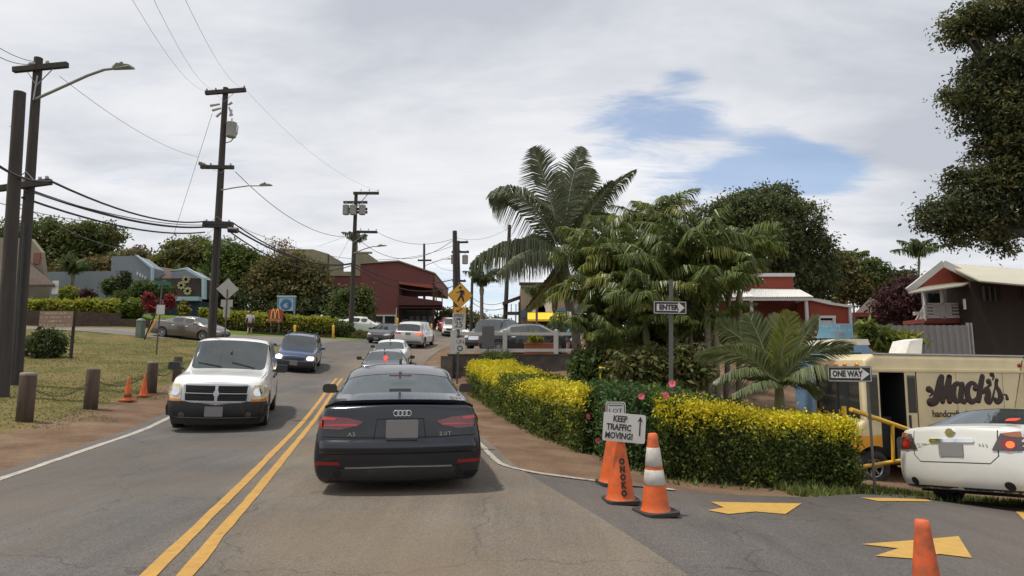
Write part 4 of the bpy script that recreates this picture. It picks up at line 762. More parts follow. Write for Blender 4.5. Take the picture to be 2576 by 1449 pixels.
    for x in (-.80, -.35, .35, .80, 0.0): MB().lathe([(.06, 0), (.055, .03), (.03, .05), (0, .055)], 12, 0, T((x, a-.045, H-.25)) @ RX(R(-90))).build('marker_lamp', amber_m, root)
    MB().lathe([(.05, 0), (.045, .02), (0, .03)], 10, 0, T((xs, -a+.17, H-.20)) @ RY(R(-90))).build('marker_lamp', refl_red, root)
    v = MB(); v.prism([(Y(1.52), H+.01), (Y(1.92), H+.01), (Y(1.98), H+.40), (Y(1.66), H+.34)], -.35, .25, 0, None, 'x'); v.build('roof_vent', M('white_plastic', (.72, .72, .70), .5), root)
    MB().tube([(xs+.06, Y(.52), H-.1), (xs-.02, Y(.46), H+.42)], .006, 5).build('aerial', black_pl, root)
    MB().prism(rounded(.22, .52, .09, 4, Y(.86), .80), xs+.02, xs+.05, 0, None, 'x').build('door_mirror', GLASS('bag_glass', (.45, .6, .62), .6), root)
    for wy in (1.72, -1.15):
        wheel(root, xs+.16, wy, .375, .24, 'alloy5', -1, .52); wheel(root, -xs-.16, wy, .375, .24, 'alloy5', 1, .52)
    inn = MB(); inn.box((xs+.75, Y(.8), 1.0), (.5, .5, .9)); inn.build('driver_seat', cabin_m, root)
    # script lettering on the side
    brown = M('brown_lettering', (.035, .018, .014), .5, var=.1)
    def q(zx, zy):
        s_ = ((2380+zx/3.722-2172)/.414-960)*.00325; z = 2.86-(((1020+zy/3.722)-700)/.414-850)/324.; return (Y(s_), z)
    px = 1/3.722/.414*.00325
    def stroke(pts, rad, nm='lettering'):
        P3 = [Vector((0,)+q(*p)) for p in pts]; rr = [r_*px for r_ in (rad if isinstance(rad, (list, tuple)) else [rad]*len(pts))]; o = []; ro = []
        for i in range(len(P3)-1):
            p0, p1, p2, p3 = P3[max(i-1, 0)], P3[i], P3[i+1], P3[min(i+2, len(P3)-1)]
            for k in range(6):
                t_ = k/6; o.append(.5*((2*p1)+(p2-p0)*t_+(2*p0-5*p1+4*p2-p3)*t_**2+(3*p1-p0-3*p2+p3)*t_**3)); ro.append(rr[i]*(1-t_)+rr[i+1]*t_)
        o.append(P3[-1]); ro.append(rr[-1]); mb.tube(o, ro, 8, 0, True, T((xs-.004, 0, 0)) @ Matrix.Diagonal((.05, 1, 1, 1)))
        for e_, r_ in ((o[0], ro[0]), (o[-1], ro[-1])): mb.lathe([(0, -1), (r_, -.4), (r_, .4), (0, 1)], 16, 0, T((xs-.004, e_.y, e_.z)) @ RY(R(90)) @ Matrix.Diagonal((1, 1, .004, 1)))
    letters = {'M': [([(1440, 500), (1468, 520), (1466, 555), (1440, 575)], [36, 24, 12, 8]), ([(1452, 640), (1500, 625), (1535, 530), (1570, 410), (1588, 362)], [48, 44, 40, 38, 30]), ([(1590, 362), (1570, 480), (1580, 560), (1582, 628)], [30, 36, 34, 30]), ([(1585, 600), (1640, 480), (1675, 362)], [30, 34, 30]), ([(1675, 362), (1655, 480), (1650, 560), (1660, 628)], [30, 36, 36, 30])],
               'a': [([(1800, 450), (1765, 432), (1725, 460), (1706, 540), (1722, 615), (1768, 618), (1796, 560)], [20, 26, 30, 32, 32, 26, 18]), ([(1812, 440), (1795, 530), (1790, 600), (1822, 632), (1850, 600)], [30, 32, 32, 28, 14])],
               'c': [([(1958, 482), (1962, 440), (1915, 425), (1870, 480), (1866, 570), (1900, 628), (1950, 610), (1985, 560)], [32, 20, 24, 32, 34, 32, 24, 12])],
               'k': [([(2046, 350), (2020, 450), (1995, 560), (1982, 618)], [28, 32, 32, 28]), ([(2112, 402), (2125, 440), (2090, 470), (2045, 535)], [30, 20, 10, 9]), ([(2045, 530), (2085, 488), (2098, 540), (2080, 605), (2105, 632), (2140, 590), (2170, 500)], [16, 30, 34, 34, 28, 14, 9])],
               'apostrophe': [([(2155, 325), (2172, 350), (2160, 385)], [26, 14, 7])], 's': [([(2165, 520), (2190, 440), (2205, 388)], [8, 12, 22]), ([(2204, 388), (2196, 450), (2226, 520), (2232, 590), (2195, 628), (2170, 600)], [20, 20, 26, 32, 30, 24])], 'full_stop': [([(2240, 590), (2268, 548), (2300, 555), (2306, 590)], [8, 8, 12, 20])]}
    for k, strokes in letters.items():
        mb = MB()
        for pts, rad in strokes: stroke(pts, rad)
        mb.build('lettering', brown, root)
    ty, tz = q(1900, 768); text_obj('handcrafted soda and pops', .215, brown, root, T((xs-.006, ty, tz)) @ RZ(R(-90)), .002, .80, 'lettering', .004)
van()
# ---------------------------------------------------------------- poles and wires
wood_p = M('pole_wood', (.050, .042, .037), .9, var=.35, scale=9, bump=.4, bscale=30, streak=.92); arm_m = M('crossarm_wood', (.045, .038, .034), .9, var=.3, scale=12); galv = M('galvanised_steel', (.33, .34, .35), .5, .7, var=.15); tank_m = M('transformer_paint', (.36, .37, .36), .55, var=.12); insul = M('insulator_glaze', (.42, .42, .42), .3, var=.2); cable = M('cable_black', (.03, .03, .032), .7); wire_m = M('wire_grey', (.11, .115, .125), .6); post_m = M('bollard_wood', (.085, .060, .044), .92, var=.45, scale=7, bump=.5, bscale=25, streak=.9); post_top = M('bollard_top', (.26, .23, .19), .95, var=.3, scale=14)
def utility_pole(label, base, top, r0=.17, r1=.115):
    base, top = Vector(base), Vector(top); base = Vector((base.x, base.y, Z(base.x, base.y)-.3)); root = thing('utility_pole', label, 'utility pole', base, 0, 'utility poles along the street')
    n = 7; MB().tube([Vector((0, 0, 0)).lerp(top-base, k/n) for k in range(n+1)], [r0+(r1-r0)*k/n for k in range(n+1)], 14).build('shaft', wood_p, root); root['h'] = 0; del root['h']; return root, base
def arm(root, o, a, b, th=.10, ins=(), brace=None, nm='crossarm', iz=.2):
    a, b = Vector(a)-o, Vector(b)-o; MB().bar(a, b, th*.8, th).build(nm, arm_m, root)
    for t_ in ins:
        p = a.lerp(b, t_); mb = MB(); mb.tube([p+Vector((0, 0, .04)), p+Vector((0, 0, iz*.5))], .016, 6); mb.lathe([(.03, 0), (.055, .02), (.04, .05), (.058, .07), (.03, .11), (0, .12)], 8, 0, T(p+Vector((0, 0, iz*.45)))); mb.build('insulator', insul, root)
    if brace is not None:
        for t_ in (.22, .78): MB().bar(a.lerp(b, t_), Vector(brace)-o, .03, .012).build('brace', galv, root)
def tank(root, o, u, v0, v1, Y, wdt):
    a, b = P(u, v0, Y)-o, P(u, v1, Y)-o; r = wdt/2; h = a.z-b.z
    t = MB().lathe([(0, 0), (r*.9, 0), (r, .04), (r, h-.06), (r*1.04, h-.05), (r*1.04, h-.02), (r*.6, h+.03), (0, h+.05)], 16).build('transformer', tank_m, root, loc=b); MB().tube([(0, 0, h), (0, 0, h+.25)], .035, 6).build('bushing', insul, t)
def street_lamp_arm(root, o, pts, head_len, r=.035):
    pts = [Vector(p)-o for p in pts]; MB().tube(pts, r, 8).build('lamp_arm', galv, root); e = pts[-1]; d = (pts[-1]-pts[-2]).normalized(); d.z *= .3; d.normalize(); rz = math.atan2(d.y, d.x)
    mb = MB(); mb.add([Vector((x, s_*w_, z)) for x, w_, z in ((0, .05, .05), (head_len*.35, .14, .10), (head_len, .12, .03), (head_len, .12, -.02), (0, .05, -.03)) for s_ in (-1, 1)], [(0, 1, 3, 2), (2, 3, 5, 4), (4, 5, 7, 6), (6, 7, 9, 8), (8, 9, 1, 0), (0, 2, 4, 6, 8), (1, 3, 5, 7, 9)])
    h = mb.build('lamp_head', galv, root, loc=e-d*.05, rot=(0, 0, rz)); MB().lathe([(.045, .0), (.045, .09), (.0, .1)], 10, 0, T((head_len*.42, 0, .085))).build('photocell', black_pl, h)
def wire(label, a, b, sag, r=.012, mtl=None, group='overhead wires', n=14):
    a, b = Vector(a), Vector(b); pts = [a.lerp(b, k/n)+Vector((0, 0, -4*sag*(k/n)*(1-k/n))) for k in range(n+1)]
    o = MB().tube([p-a for p in pts], r, 5).build('overhead_wire', mtl or wire_m, None, loc=a); return tag(o, label, 'wire', group)
# nearest pair on the left
YA, YB = 15.6, 18.0
pa, oa = utility_pole('cut-off dark pole leaning at the far left edge', P(2, 1022, YA), P(50, 232, YA), .165, .135)
pb, ob_ = utility_pole('tall dark pole with a street lamp at the far left', P(36, 1005, YB), P(97, 146, YB), .165, .115)
for (v, s_) in ((285, 1), (320, -1)): MB().tube([P(52 if s_ > 0 else 30, v, YA)-oa, P(60 if s_ > 0 else 24, v-3, YA)-oa], .012, 5).build('step_bolt', galv, pa)
arm(pb, ob_, P(34, 176, YB-.16), P(170, 163, YB-.16), .16, (.3, .36, .62), P(92, 215, YB-.15)); street_lamp_arm(pb, ob_, [P(88, 250, YB-.1), P(150, 222, YB-.3), P(220, 190, YB-.5), P(262, 175, YB-.6), P(288, 172, YB-.65)], .62, .042)
MB().tube([P(84, 252, YB-.16)-ob_, P(94, 190, YB-.16)-ob_], .02, 6).build('conduit', galv, pb)
arm(pb, ob_, P(-30, 478, YB-.2), P(128, 457, YB-.2), .17, (.55, .82, .93), P(66, 432, YB-.16)); MB().tube([P(62, 560, YB-.19)-ob_, P(38, 960, YB-.19)-ob_], .03, 6).build('conduit', black_pl, pb)
# middle pole
YCc = 34.0; pc, oc = utility_pole('tall pole with a grey transformer can behind the white SUV', P(532, 852, YCc), P(568, 221, YCc), .24, .15)
arm(pc, oc, P(517, 234, YCc-.2), P(618, 226, YCc-.2), .22, (.03, .25, .96), P(564, 256, YCc-.2), iz=.35); arm(pc, oc, P(505, 420, YCc-.2), P(588, 421, YCc-.2), .2, (.1, .3, .9), P(556, 436, YCc-.2), iz=.3)
MB().bar(P(503, 411, YCc+1.2)-oc, P(522, 421, YCc-.3)-oc, .16, .2).build('crossarm', arm_m, pc)
tank(pc, oc, 581, 308, 345, YCc-.1, .55); MB().tube([P(592, 312, YCc)-oc, P(599, 318, YCc)-oc, P(596, 338, YCc)-oc, P(580, 356, YCc)-oc, P(561, 361, YCc)-oc], .03, 6).build('conduit', galv, pc)
for (u, v, du, dv) in ((553, 262, -24, 4), (556, 272, -22, 6), (558, 282, -14, 12), (574, 264, 10, -6), (576, 270, 8, 20), (583, 276, -4, 16)): MB().tube([P(u, v, YCc-.15)-oc, P(u+du, v+dv, YCc-.15)-oc], [.05, .07], 6).build('cutout_fuse', insul, pc)
street_lamp_arm(pc, oc, [P(553, 479, YCc-.1), P(590, 472, YCc-.6), P(625, 467, YCc-.9), P(655, 467, YCc-1)], .7, .04)
mb = MB(); mb.bar(P(512, 565, YCc-.2)-oc, P(585, 568, YCc-.2)-oc, .3, .3); mb.tube([P(575, 578, YCc-.3)-oc, P(598, 580, YCc-.3)-oc], .16, 8); mb.build('splice_case', black_pl, pc)
arm(pc, oc, P(512, 560, YCc-.3), P(583, 562, YCc-.3), .18, (.1, .9), P(546, 545, YCc-.2))
MB().tube([P(555, 560, YCc-.28)-oc, P(541, 830, YCc-.28)-oc], .045, 6).build('conduit', black_pl, pc)
# third pole with the bank of three cans
YD = 51.0; pd, od = utility_pole('pole with a bank of three transformer cans in the middle distance', P(882, 850, YD), P(896, 484, YD), .22, .14)
arm(pd, od, P(889, 486, YD-.2), P(953, 486, YD-.2), .22, (.3, .62, .97), None, iz=.5); MB().bar(P(925, 489, YD-.2)-od, P(892, 527, YD-.2)-od, .06, .05).build('brace', galv, pd)
for v in (509, 526, 534): arm(pd, od, P(864, v, YD-.25), P(924, v, YD-.25), .2, ())
for u in (870, 888, 911): tank(pd, od, u, 516, 540, YD-(.5 if u != 888 else .7), .55)
arm(pd, od, P(893, 583, YD-.2), P(949, 584, YD-.2), .2, (.25, .6, .95), None, iz=.4); MB().bar(P(920, 586, YD-.2)-od, P(889, 610, YD-.2)-od, .06, .05).build('brace', galv, pd)
street_lamp_arm(pd, od, [P(888, 638, YD-.1), P(915, 627, YD-.5), P(938, 620, YD-.8), P(950, 620, YD-1)], .9, .045)
# far poles
pe, oe = utility_pole('stout pole behind the pedestrian crossing sign', P(1148, 848, 46), P(1144, 581, 46), .22, .17)
pg, og = utility_pole('slim pole just right of the stout one', P(1156, 840, 62), P(1153, 606, 62), .2, .13); arm(pg, og, P(1140, 610, 62), P(1178, 609, 62), .2, (.1, .9)); arm(pg, og, P(1136, 634, 62), P(1180, 634, 62), .2, (.1, .5, .9)); 
for u in (1142, 1170): tank(pg, og, u, 642, 664, 61.5, .6)
arm(pg, og, P(1138, 706, 62), P(1172, 707, 62), .2, (.1, .9))
pf, of = utility_pole('small far pole above the red building', P(1068, 800, 88), P(1067, 613, 88), .22, .15); arm(pf, of, P(1051, 655, 88), P(1085, 655, 88), .22, (.05, .3, .7, .95)); street_lamp_arm(pf, of, [P(1070, 668, 88), P(1095, 658, 87), P(1115, 652, 86), P(1122, 652, 86)], 1.2, .05)
ph, oh = utility_pole('pole standing behind the coconut palm fronds', P(1268, 830, 50), P(1282, 566, 50), .2, .14)
pj, oj = utility_pole('short green pole beside the far roadside palm', P(1184, 818, 56), P(1188, 700, 56), .15, .12)
# cables between them
nm = 0
for (a, b, sg, r, lab) in (((P(-60, 372, 13), P(128, 455, YB-.2), .25, .035, 'thick cable reaching in from the left edge to the lamp pole')), (P(128, 456, YB-.2), P(515, 557, YCc-.2), .45, .038, 'uppermost of the thick sagging cables between left poles'),
        (P(60, 474, YB-.2), P(515, 571, YCc-.2), .38, .05, 'thickest sagging cable between the two left poles'), (P(60, 478, YB-.3), P(515, 566, YCc-.3), .3, .02, 'thin cable beside the thickest sagging one'), (P(56, 497, YB-.2), P(515, 584, YCc-.2), .42, .038, 'lowest thick sagging cable between the two left poles'), (P(45, 510, YB), P(520, 590, YCc), 1.2, .012, 'slack thin wire below the thick left cables'), (P(-40, 500, 15), P(300, 552, 40), .3, .012, 'thin wire crossing above the left trees'),
        (P(-60, 80, 12), P(88, 155, YB-.2), .12, .010, 'upper wire with beads running in from the left edge'), (P(-60, 105, 12), P(86, 160, YB-.2), .18, .011, 'lower wire running in from the left edge to the lamp pole'), (P(150, 192, YB), P(500, 395, YCc), .4, .008, 'faint wire from the left pole crossarm to the middle pole'),
        (P(310, -40, 11), P(519, 228, YCc-.2), .5, .0045, 'left of three faint high wires above the middle pole'), (P(368, -40, 11), P(540, 226, YCc-.2), .5, .0045, 'middle of three faint high wires above the middle pole'), (P(448, -40, 11), P(612, 220, YCc-.2), .5, .0045, 'right of three faint high wires above the middle pole'),
        (P(618, 226, YCc), P(950, 480, YD), .9, .006, 'faint high wire from the middle pole to the far pole'), (P(592, 432, YCc), P(886, 595, YD), 1.1, .02, 'wire sagging from the middle pole past its lamp'), (P(585, 560, YCc-.2), P(884, 662, YD), .9, .04, 'upper thick cable right of the middle pole'), (P(585, 572, YCc-.2), P(884, 664, YD), .8, .055, 'thickest cable right of the middle pole'), (P(582, 586, YCc-.2), P(884, 668, YD), 1.1, .04, 'lowest cable right of the middle pole'), (P(580, 560, YCc), P(1146, 616, 46), 1.6, .014, 'long slack wire from the middle pole to the stout pole'),
        (P(949, 584, YD), P(1143, 600, 46), .7, .018, 'upper wire from the three-can pole to the stout pole'), (P(900, 600, YD), P(1143, 602, 46), 1.6, .022, 'lower wire from the three-can pole to the stout pole'), (P(1146, 598, 46), P(1281, 572, 50), .5, .012, 'thin wire from the stout pole to the palm pole'), (P(890, 664, YD), P(1150, 700, 62), 1.0, .05, 'cable bundle crossing in front of the red building'), (P(890, 670, YD), P(1150, 716, 62), 1.3, .04, 'lower cable crossing in front of the red building'), (P(1148, 705, 60), P(1268, 760, 50), 1.0, .025, 'wire drooping right of the crossing sign'), (P(1148, 715, 60), P(1268, 775, 50), 1.0, .03, 'lower wire drooping right of the crossing sign'), (P(1085, 655, 88), P(1150, 680, 62), .5, .02, 'short wire from the small far pole'), (P(1110, 650, 80), P(1146, 634, 62), .2, .02, 'short wire rising to the slim pole')):
    wire(lab, a, b, sg, r, cable if r > .03 else wire_m)
for (a, b, lab) in ((P(534, 285, YCc), P(432, 606, YCc+6), 'long guy wire falling left from the middle pole'), (P(556, 560, YCc), P(440, 660, YCc+9), 'short guy wire left of the middle pole'), (P(884, 592, YD), P(835, 680, YD+9), 'left guy wire of the three-can pole'), (P(884, 590, YD), P(800, 620, YD+9), 'upper guy wire of the three-can pole')):
    wire(lab, a, b, .0, .012, galv, 'guy wires')
# ---------------------------------------------------------------- timber bollards and chain on the verge
bol = []
for k, (u, v0, v1, Y, lab, cap, lean) in enumerate(((62, 938, 1050, 12.5, 'weathered grey timber bollard nearest the lamp pole', 1, .8), (228, 928, 1022, 14.8, 'dark timber bollard standing alone on the grass verge', 0, 0), (380, 910, 985, 18.7, 'pale-topped timber bollard beside the two verge cones', 1, 0), (444, 897, 965, 21.5, 'timber bollard half hidden by the white SUV', 0, 0))):
    b = P(u, v1, Y); b.z = Z(b.x, b.y); t = P(u+2, v0, Y); h = t.z-b.z; r_ = .145
    root = thing('bollard', lab, 'bollard', b, random.uniform(0, 3), 'timber bollards on the verge'); MB().lathe([(0, -.2), (r_*1.02, -.2), (r_, h*.5), (r_*.98, h-.03), (r_*.9, h), (0, h+.004)], 14).build('shaft', post_m, root); bol.append((b, h))
    if cap: MB().lathe([(r_*.99, h-.05), (r_*1.0, h-.02), (r_*.93, h+.008), (0, h+.014)], 14).build('worn_top', post_top, root)
def chain(a, b, sag, lab):
    a, b = Vector(a), Vector(b); n = int((b-a).length/.075); root = MB()
    for k in range(n):
        t0, t1 = k/n, (k+1.25)/n; p = a.lerp(b, t0)+Vector((0, 0, -4*sag*t0*(1-t0))); q = a.lerp(b, min(t1, 1))+Vector((0, 0, -4*sag*min(t1, 1)*(1-min(t1, 1)))); d, s_, u_ = frame_of(p, q); w_ = (s_ if k % 2 else u_)*.018; root.tube([p-a, p-a+w_, q-a+w_, q-a, q-a-w_, p-a-w_, p-a], .004, 4, 0, False)
    tag(root.build('chain', M('rusty_chain', (.07, .055, .045), .8, .3), None, loc=a), lab, 'chain', 'chains between the bollards')
for i, lab in ((0, 'sagging chain between the grey and the lone bollard'), (1, 'sagging chain behind the two verge cones'), (2, 'short chain to the bollard behind the white SUV')):
    (a, ha), (b, hb) = bol[i], bol[i+1]; chain(a+Vector((0, 0, ha*.75)), b+Vector((0, 0, hb*.75)), .30, lab)
# ---------------------------------------------------------------- traffic cones
cone_m = M('cone_orange', (.66, .115, .02), .55, var=.18, scale=6, dirt=((.20, .09, .05), 5, .46, .65)); cone_old = M('cone_faded', (.58, .10, .025), .6, var=.2, scale=6, dirt=((.14, .07, .045), 7, .46, .75)); refl_w = M('cone_collar', (.52, .50, .45), .4, var=.12, scale=18, dirt=((.22, .17, .13), 8, .5, .6)); cone_base = M('cone_base_black', (.035, .032, .030), .85, var=.3, scale=15)
def cone(label, base, h, rb, rt=.03, bands=(), mtl=None, bs=None, slab=None, group=None, lean=(0, 0), rz=0.0, bm_=None):
    base = Vector(base); base.z = Z(base.x, base.y)+.02; root = thing('traffic_cone', label, 'traffic cone', base, rz, group); root.rotation_euler = (lean[0], lean[1], rz); th = .035; bs = bs or rb*2.5
    q = MB(); q.prism(rounded(bs, bs, bs*.18, 3), 0, th, 0, None, 'z'); q.build('base', bm_ or cone_base, root)
    prof = [(rb*1.12, th), (rb, th+.03)]+[(rb+(rt-rb)*t_, th+.03+(h-th-.03)*t_) for t_ in np.linspace(.06, 1, 14)]+[(rt*.8, h+.004), (0, h+.004)]
    MB().lathe(prof, 20).build('body', mtl or cone_m, root)
    for z0, z1 in bands:
        r = lambda z: rb+(rt-rb)*(z-th-.03)/(h-th-.03)+.004
        MB().lathe([(r(z0)-.003, z0), (r(z0), z0+.002), (r(z1), z1-.002), (r(z1)-.003, z1)], 20).build('collar', refl_w, root)
    return root
g = ground(1650, 1297); cz = g; h_ = .74
cone('orange cone with two white collars beside the keep-moving sign', g, .78, .135, .045, ((.285, .43), (.465, .645)), cone_m, .38, rz=.3, lean=(0, R(-1)))
gA = ground(1540, 1224); kcA = cone('plain bright orange cone behind the lettered cone', gA, .92, .15, .05, (), cone_m, .36, rz=.2, lean=(0, R(4)))
gB = ground(1562, 1268); kc = cone('orange cone with black letters down its side, under the sign', gB, .84, .145, .035, (), cone_m, .36, rz=.1, lean=(0, R(-1)))
blk_paint = M('black_letters', (.022, .021, .021), .6, var=.2)
for k, ch in enumerate('ONOKO'):
    z = .43-.08*k; r = .145+(.035-.145)*(z-.065)/(.84-.065); text_obj(ch, .085, blk_paint, kc, T((.0, -r-.006, z)) @ RX(R(-6)), .002, .85, 'lettering', .006)
g = P(2320, 1318, 3.75); cone('worn orange cone close to the camera at the bottom right', g, P(2320, 1318, 3.75).z-Z(g.x, g.y), .095, .036, (), cone_old, .36)
for (u, v, h_, lab, mt, bs_, bmm) in ((320, 1011, .62, 'small orange cone with a dark scuffed band on the verge', cone_m, .36, cone_old), (361, 999, .60, 'small bright orange cone in front of the pale-topped bollard', cone_m, .3, cone_m)):
    gg = ground(u, v); gg.z = Z(gg.x, gg.y); c_ = cone(lab, gg, h_, .10, .022, ((.10, .2),) if u == 320 else (), mt, bs_, group='small cones on the verge', bm_=bmm)
    if u == 320:
        for q in c_.children:
            if q.name.startswith('collar'): q.data.materials[0] = M('scuffed_band', (.16, .07, .04), .8)
g = ground(1128, 942, 15); cone('tiny orange cone at the foot of the fence wall', g, .42, .08, .02, (), cone_m, .2)
# ---------------------------------------------------------------- signs
sign_w = M('sign_white', (.56, .55, .52), .45, var=.06, scale=4, dirt=((.33, .31, .28), 3, .5, .5)); sign_k = M('sign_black', (.020, .020, .022), .45, var=.1); sign_y = M('sign_yellow', (.72, .36, .02), .4, var=.05); sign_back = M('sign_back_aluminium', (.40, .39, .36), .5, .35, var=.1, scale=5); steel_post = M('steel_post', (.115, .115, .105), .6, .5, var=.2, scale=5)
def panel(root, outline, y0, y1, mtl, name, mtx=None): return MB().prism(outline, y0, y1, 0, mtx).build(name, mtl, root)
def channel_post(root, h, w_=.06, z0=-.2, lean=None):
    q = MB(); q.box((0, 0, (h+z0)/2), (w_, .012, h-z0)); q.box((-w_*.4, .018, (h+z0)/2), (.012, .03, h-z0)); q.box((w_*.4, .018, (h+z0)/2), (.012, .03, h-z0)); q.build('post', steel_post, root)
def arrow_sign(name, label, base, rz, s, zc, word, post_h, w_=.75, h_=.30, lean=(0, 0), px_=0.0, tw=1.0, thin=False):
    root = thing(name, label, 'sign', base, rz); root.rotation_euler = (lean[0], lean[1], rz)
    panel(root, rounded(w_, h_, .02, 3, px_, zc), -.020, -.014, sign_k, 'sign_plate'); edge = MB(); e = .008
    for (cx, cz, dx, dz) in ((0, h_/2-e*1.6, w_-.02, e), (0, -h_/2+e*1.6, w_-.02, e), (-w_/2+e*1.6, 0, e, h_-.02), (w_/2-e*1.6, 0, e, h_-.02)): edge.box((px_+cx, -.022, zc+cz), (dx, .003, dz))
    edge.build('border', sign_w, root); ah = h_*.42; x0, xm, x1 = -w_/2+.05, w_/2-.25*w_, w_/2-.03
    panel(root, [(px_+x0, zc-ah*.62), (px_+xm, zc-ah*.62), (px_+xm, zc-ah), (px_+x1, zc), (px_+xm, zc+ah), (px_+xm, zc+ah*.62), (px_+x0, zc+ah*.62)], -.025, -.0205, sign_w, 'arrow')
    text_obj(word, h_*.52, sign_k, root, T((px_+(x0+xm)/2+.035*w_, -.027, zc)), .001, tw, 'lettering', .006)
    if thin: MB().box((0, .005, post_h/2-.1), (.035, .03, post_h+.2)).build('post', steel_post, root)
    else: channel_post(root, post_h)
    return root
g = ground(1688, 1197); Ye = g.y; sc = Ye/620*K
zc = P(1699, 774, Ye).z-g.z; arrow_sign('enter_sign', 'black and white ENTER arrow sign on a steel post before the hedge', g, R(-8), 1, zc, 'ENTER', P(1702, 703, Ye).z-g.z, 82*sc, 33*sc, (0, R(1.8)), -.02, .92)
g = P(2188, 1040, 9.5); g.z = Z(g.x, g.y); Yo = 9.5; sc = Yo/620*K*.93
arrow_sign('one_way_sign', 'black and white ONE WAY arrow sign in front of the van', g, R(-22), 1, P(2145, 941, Yo).z-g.z, 'ONE WAY', P(2188, 925, Yo).z-g.z, 106*sc, 42*sc, (0, 0), -.40*106*sc, .70, True)
# keep traffic moving board fixed to the cones
g = gB; Yk = g.y-.10; sc = Yk/620*K; ctr = P(1570, 1076, Yk); root = thing('hand_lettered_sign', 'white hand-lettered board reading keep traffic moving, tilted on the cones', 'sign', ctr, R(-6)); root.rotation_euler = (0, R(4.5), R(-6))
panel(root, rounded(103*sc, 69*sc, .02, 3), -.012, 0, sign_w, 'board')
for i, (wd_, dx, s_) in enumerate((('KEEP', -.04, 1.0), ('TRAFFIC', -.035, 1.0), ('MOVING!', -.03, 1.0))): text_obj(wd_, 21*sc, sign_k, root, T((-11*sc+(0, -2, -1)[i]*sc, -.014, (20-20.5*i)*sc)), .001, .76, 'lettering', .003, .05)
aw = MB(); ax_ = 38*sc; aw.box((ax_, -.0135, 6*sc), (3.2*sc, .003, 44*sc)); aw.add([(ax_, -.0155, 30*sc), (ax_-7*sc, -.0155, 16*sc), (ax_, -.0155, 21*sc), (ax_+7*sc, -.0155, 16*sc)], [(0, 1, 2), (0, 2, 3)]); aw.build('arrow', sign_k, root)
ctr = P(1549, 1042, Yk+.14); root = thing('lot_sign', 'small white metal sign half hidden behind the hand-lettered board', 'sign', ctr, R(-6)); panel(root, rounded(50*sc, 62*sc, .03, 4), -.004, .0, sign_w, 'plate')
bd = MB(); oo = rounded(44*sc, 56*sc, .025, 4)
bd.tube([(x, -.006, z) for x, z in oo+oo[:1]], .004, 4); bd.build('border', sign_k, root); text_obj('LOT', 15*sc, sign_k, root, T((0, -.006, 8*sc)), .001, 1.2, 'lettering'); MB().box((0, -.006, 22*sc), (34*sc, .003, 2*sc)).build('arrow', sign_k, root)
MB().tube([(0, .05, -.2), (0, .05, -(ctr.z-Z(ctr.x, ctr.y)))], .015, 6).build('post', steel_post, root)
# pedestrian crossing + speed limit
Yp = 24.6; g = P(1150, 940, Yp); g.z = Z(g.x, g.y); sc = Yp/620*K; root = thing('crossing_sign', 'yellow pedestrian crossing diamond over a 25 speed limit plate', 'sign', g, R(4)); root.rotation_euler = (0, R(1.5), R(4)); zz_ = lambda v: P(1155, v, Yp).z-g.z
channel_post(root, zz_(712), .07); c1 = zz_(743); rr = 33*sc; panel(root, [(0, c1-rr), (rr, c1), (0, c1+rr), (-rr, c1)], -.016, -.012, sign_k, 'sign_plate'); r2 = rr*.955; panel(root, [(0, c1-r2), (r2, c1), (0, c1+r2), (-r2, c1)], -.020, -.0165, sign_y, 'sign_face')
w_ = MB(); u_ = sc; w_.lathe([(0, 0), (3.6*u_, .0), (3.6*u_, .004), (0, .004)], 12, 0, T((-1*u_, -.021, c1+20*u_)) @ RX(R(90)))
def limb(pts, r0): w_.tube([(x*u_, -.022, c1+z*u_) for x, z in pts], [q*u_ for q in r0], 6, 0, True, T((0, -.022, 0)) @ Matrix.Diagonal((1, .08, 1, 1)) @ T((0, .022, 0)))
limb([(1.5, 13), (3, 8), (2.5, 0)], [4.2, 4.6, 4.0]); limb([(1.5, 0), (-3, -8), (-6, -16)], [3.2, 2.8, 2.0]); limb([(3, 0), (7, -8), (9, -16)], [3.2, 2.8, 2.0]); limb([(1, 13), (-5, 9), (-11, 7)], [2.4, 2.0, 1.3]); limb([(4, 13), (9, 8), (9, 1)], [2.4, 2.1, 1.4]); w_.build('walking_figure', sign_k, root)
c2 = zz_(780); panel(root, rounded(31*sc, 15*sc, .02, 3, 0, c2), -.016, -.012, sign_y, 'arrow_plate'); MB().bar((6*sc, -.018, c2+4*sc), (-5*sc, -.018, c2-4*sc), .004, 2.4*sc).build('arrow', sign_k, root); MB().add([(-9*sc, -.019, c2-5.5*sc), (-1*sc, -.019, c2-5.5*sc), (-7*sc, -.019, c2+1*sc)], [(0, 1, 2)]).build('arrow_head', sign_k, root)
c3 = zz_(808); panel(root, rounded(33*sc, 42*sc, .02, 3, -1*sc, c3), -.016, -.012, sign_w, 'speed_plate')
for wd_, zq, s_ in (('SPEED', 14, 10), ('LIMIT', 4.5, 10), ('25', -9.5, 21)): text_obj(wd_, s_*sc, sign_k, root, T((-1*sc, -.018, c3+zq*sc)), .001, 1.0, 'lettering', .003)
c4 = zz_(868); panel(root, rounded(24*sc, 34*sc, .02, 3, 4*sc, c4), -.016, -.012, sign_w, 'lower_plate'); rg_ = MB(); rg_.tube([((4+6*math.cos(a))*sc, -.019, c4+(-8+6*math.sin(a))*sc) for a in np.linspace(0, 2*math.pi, 17)], 1.3*sc, 5); rg_.build('ring_mark', sign_k, root); text_obj('UN', 15*sc, sign_k, root, T((4*sc, -.018, c4+8*sc)), .001, .9, 'lettering')
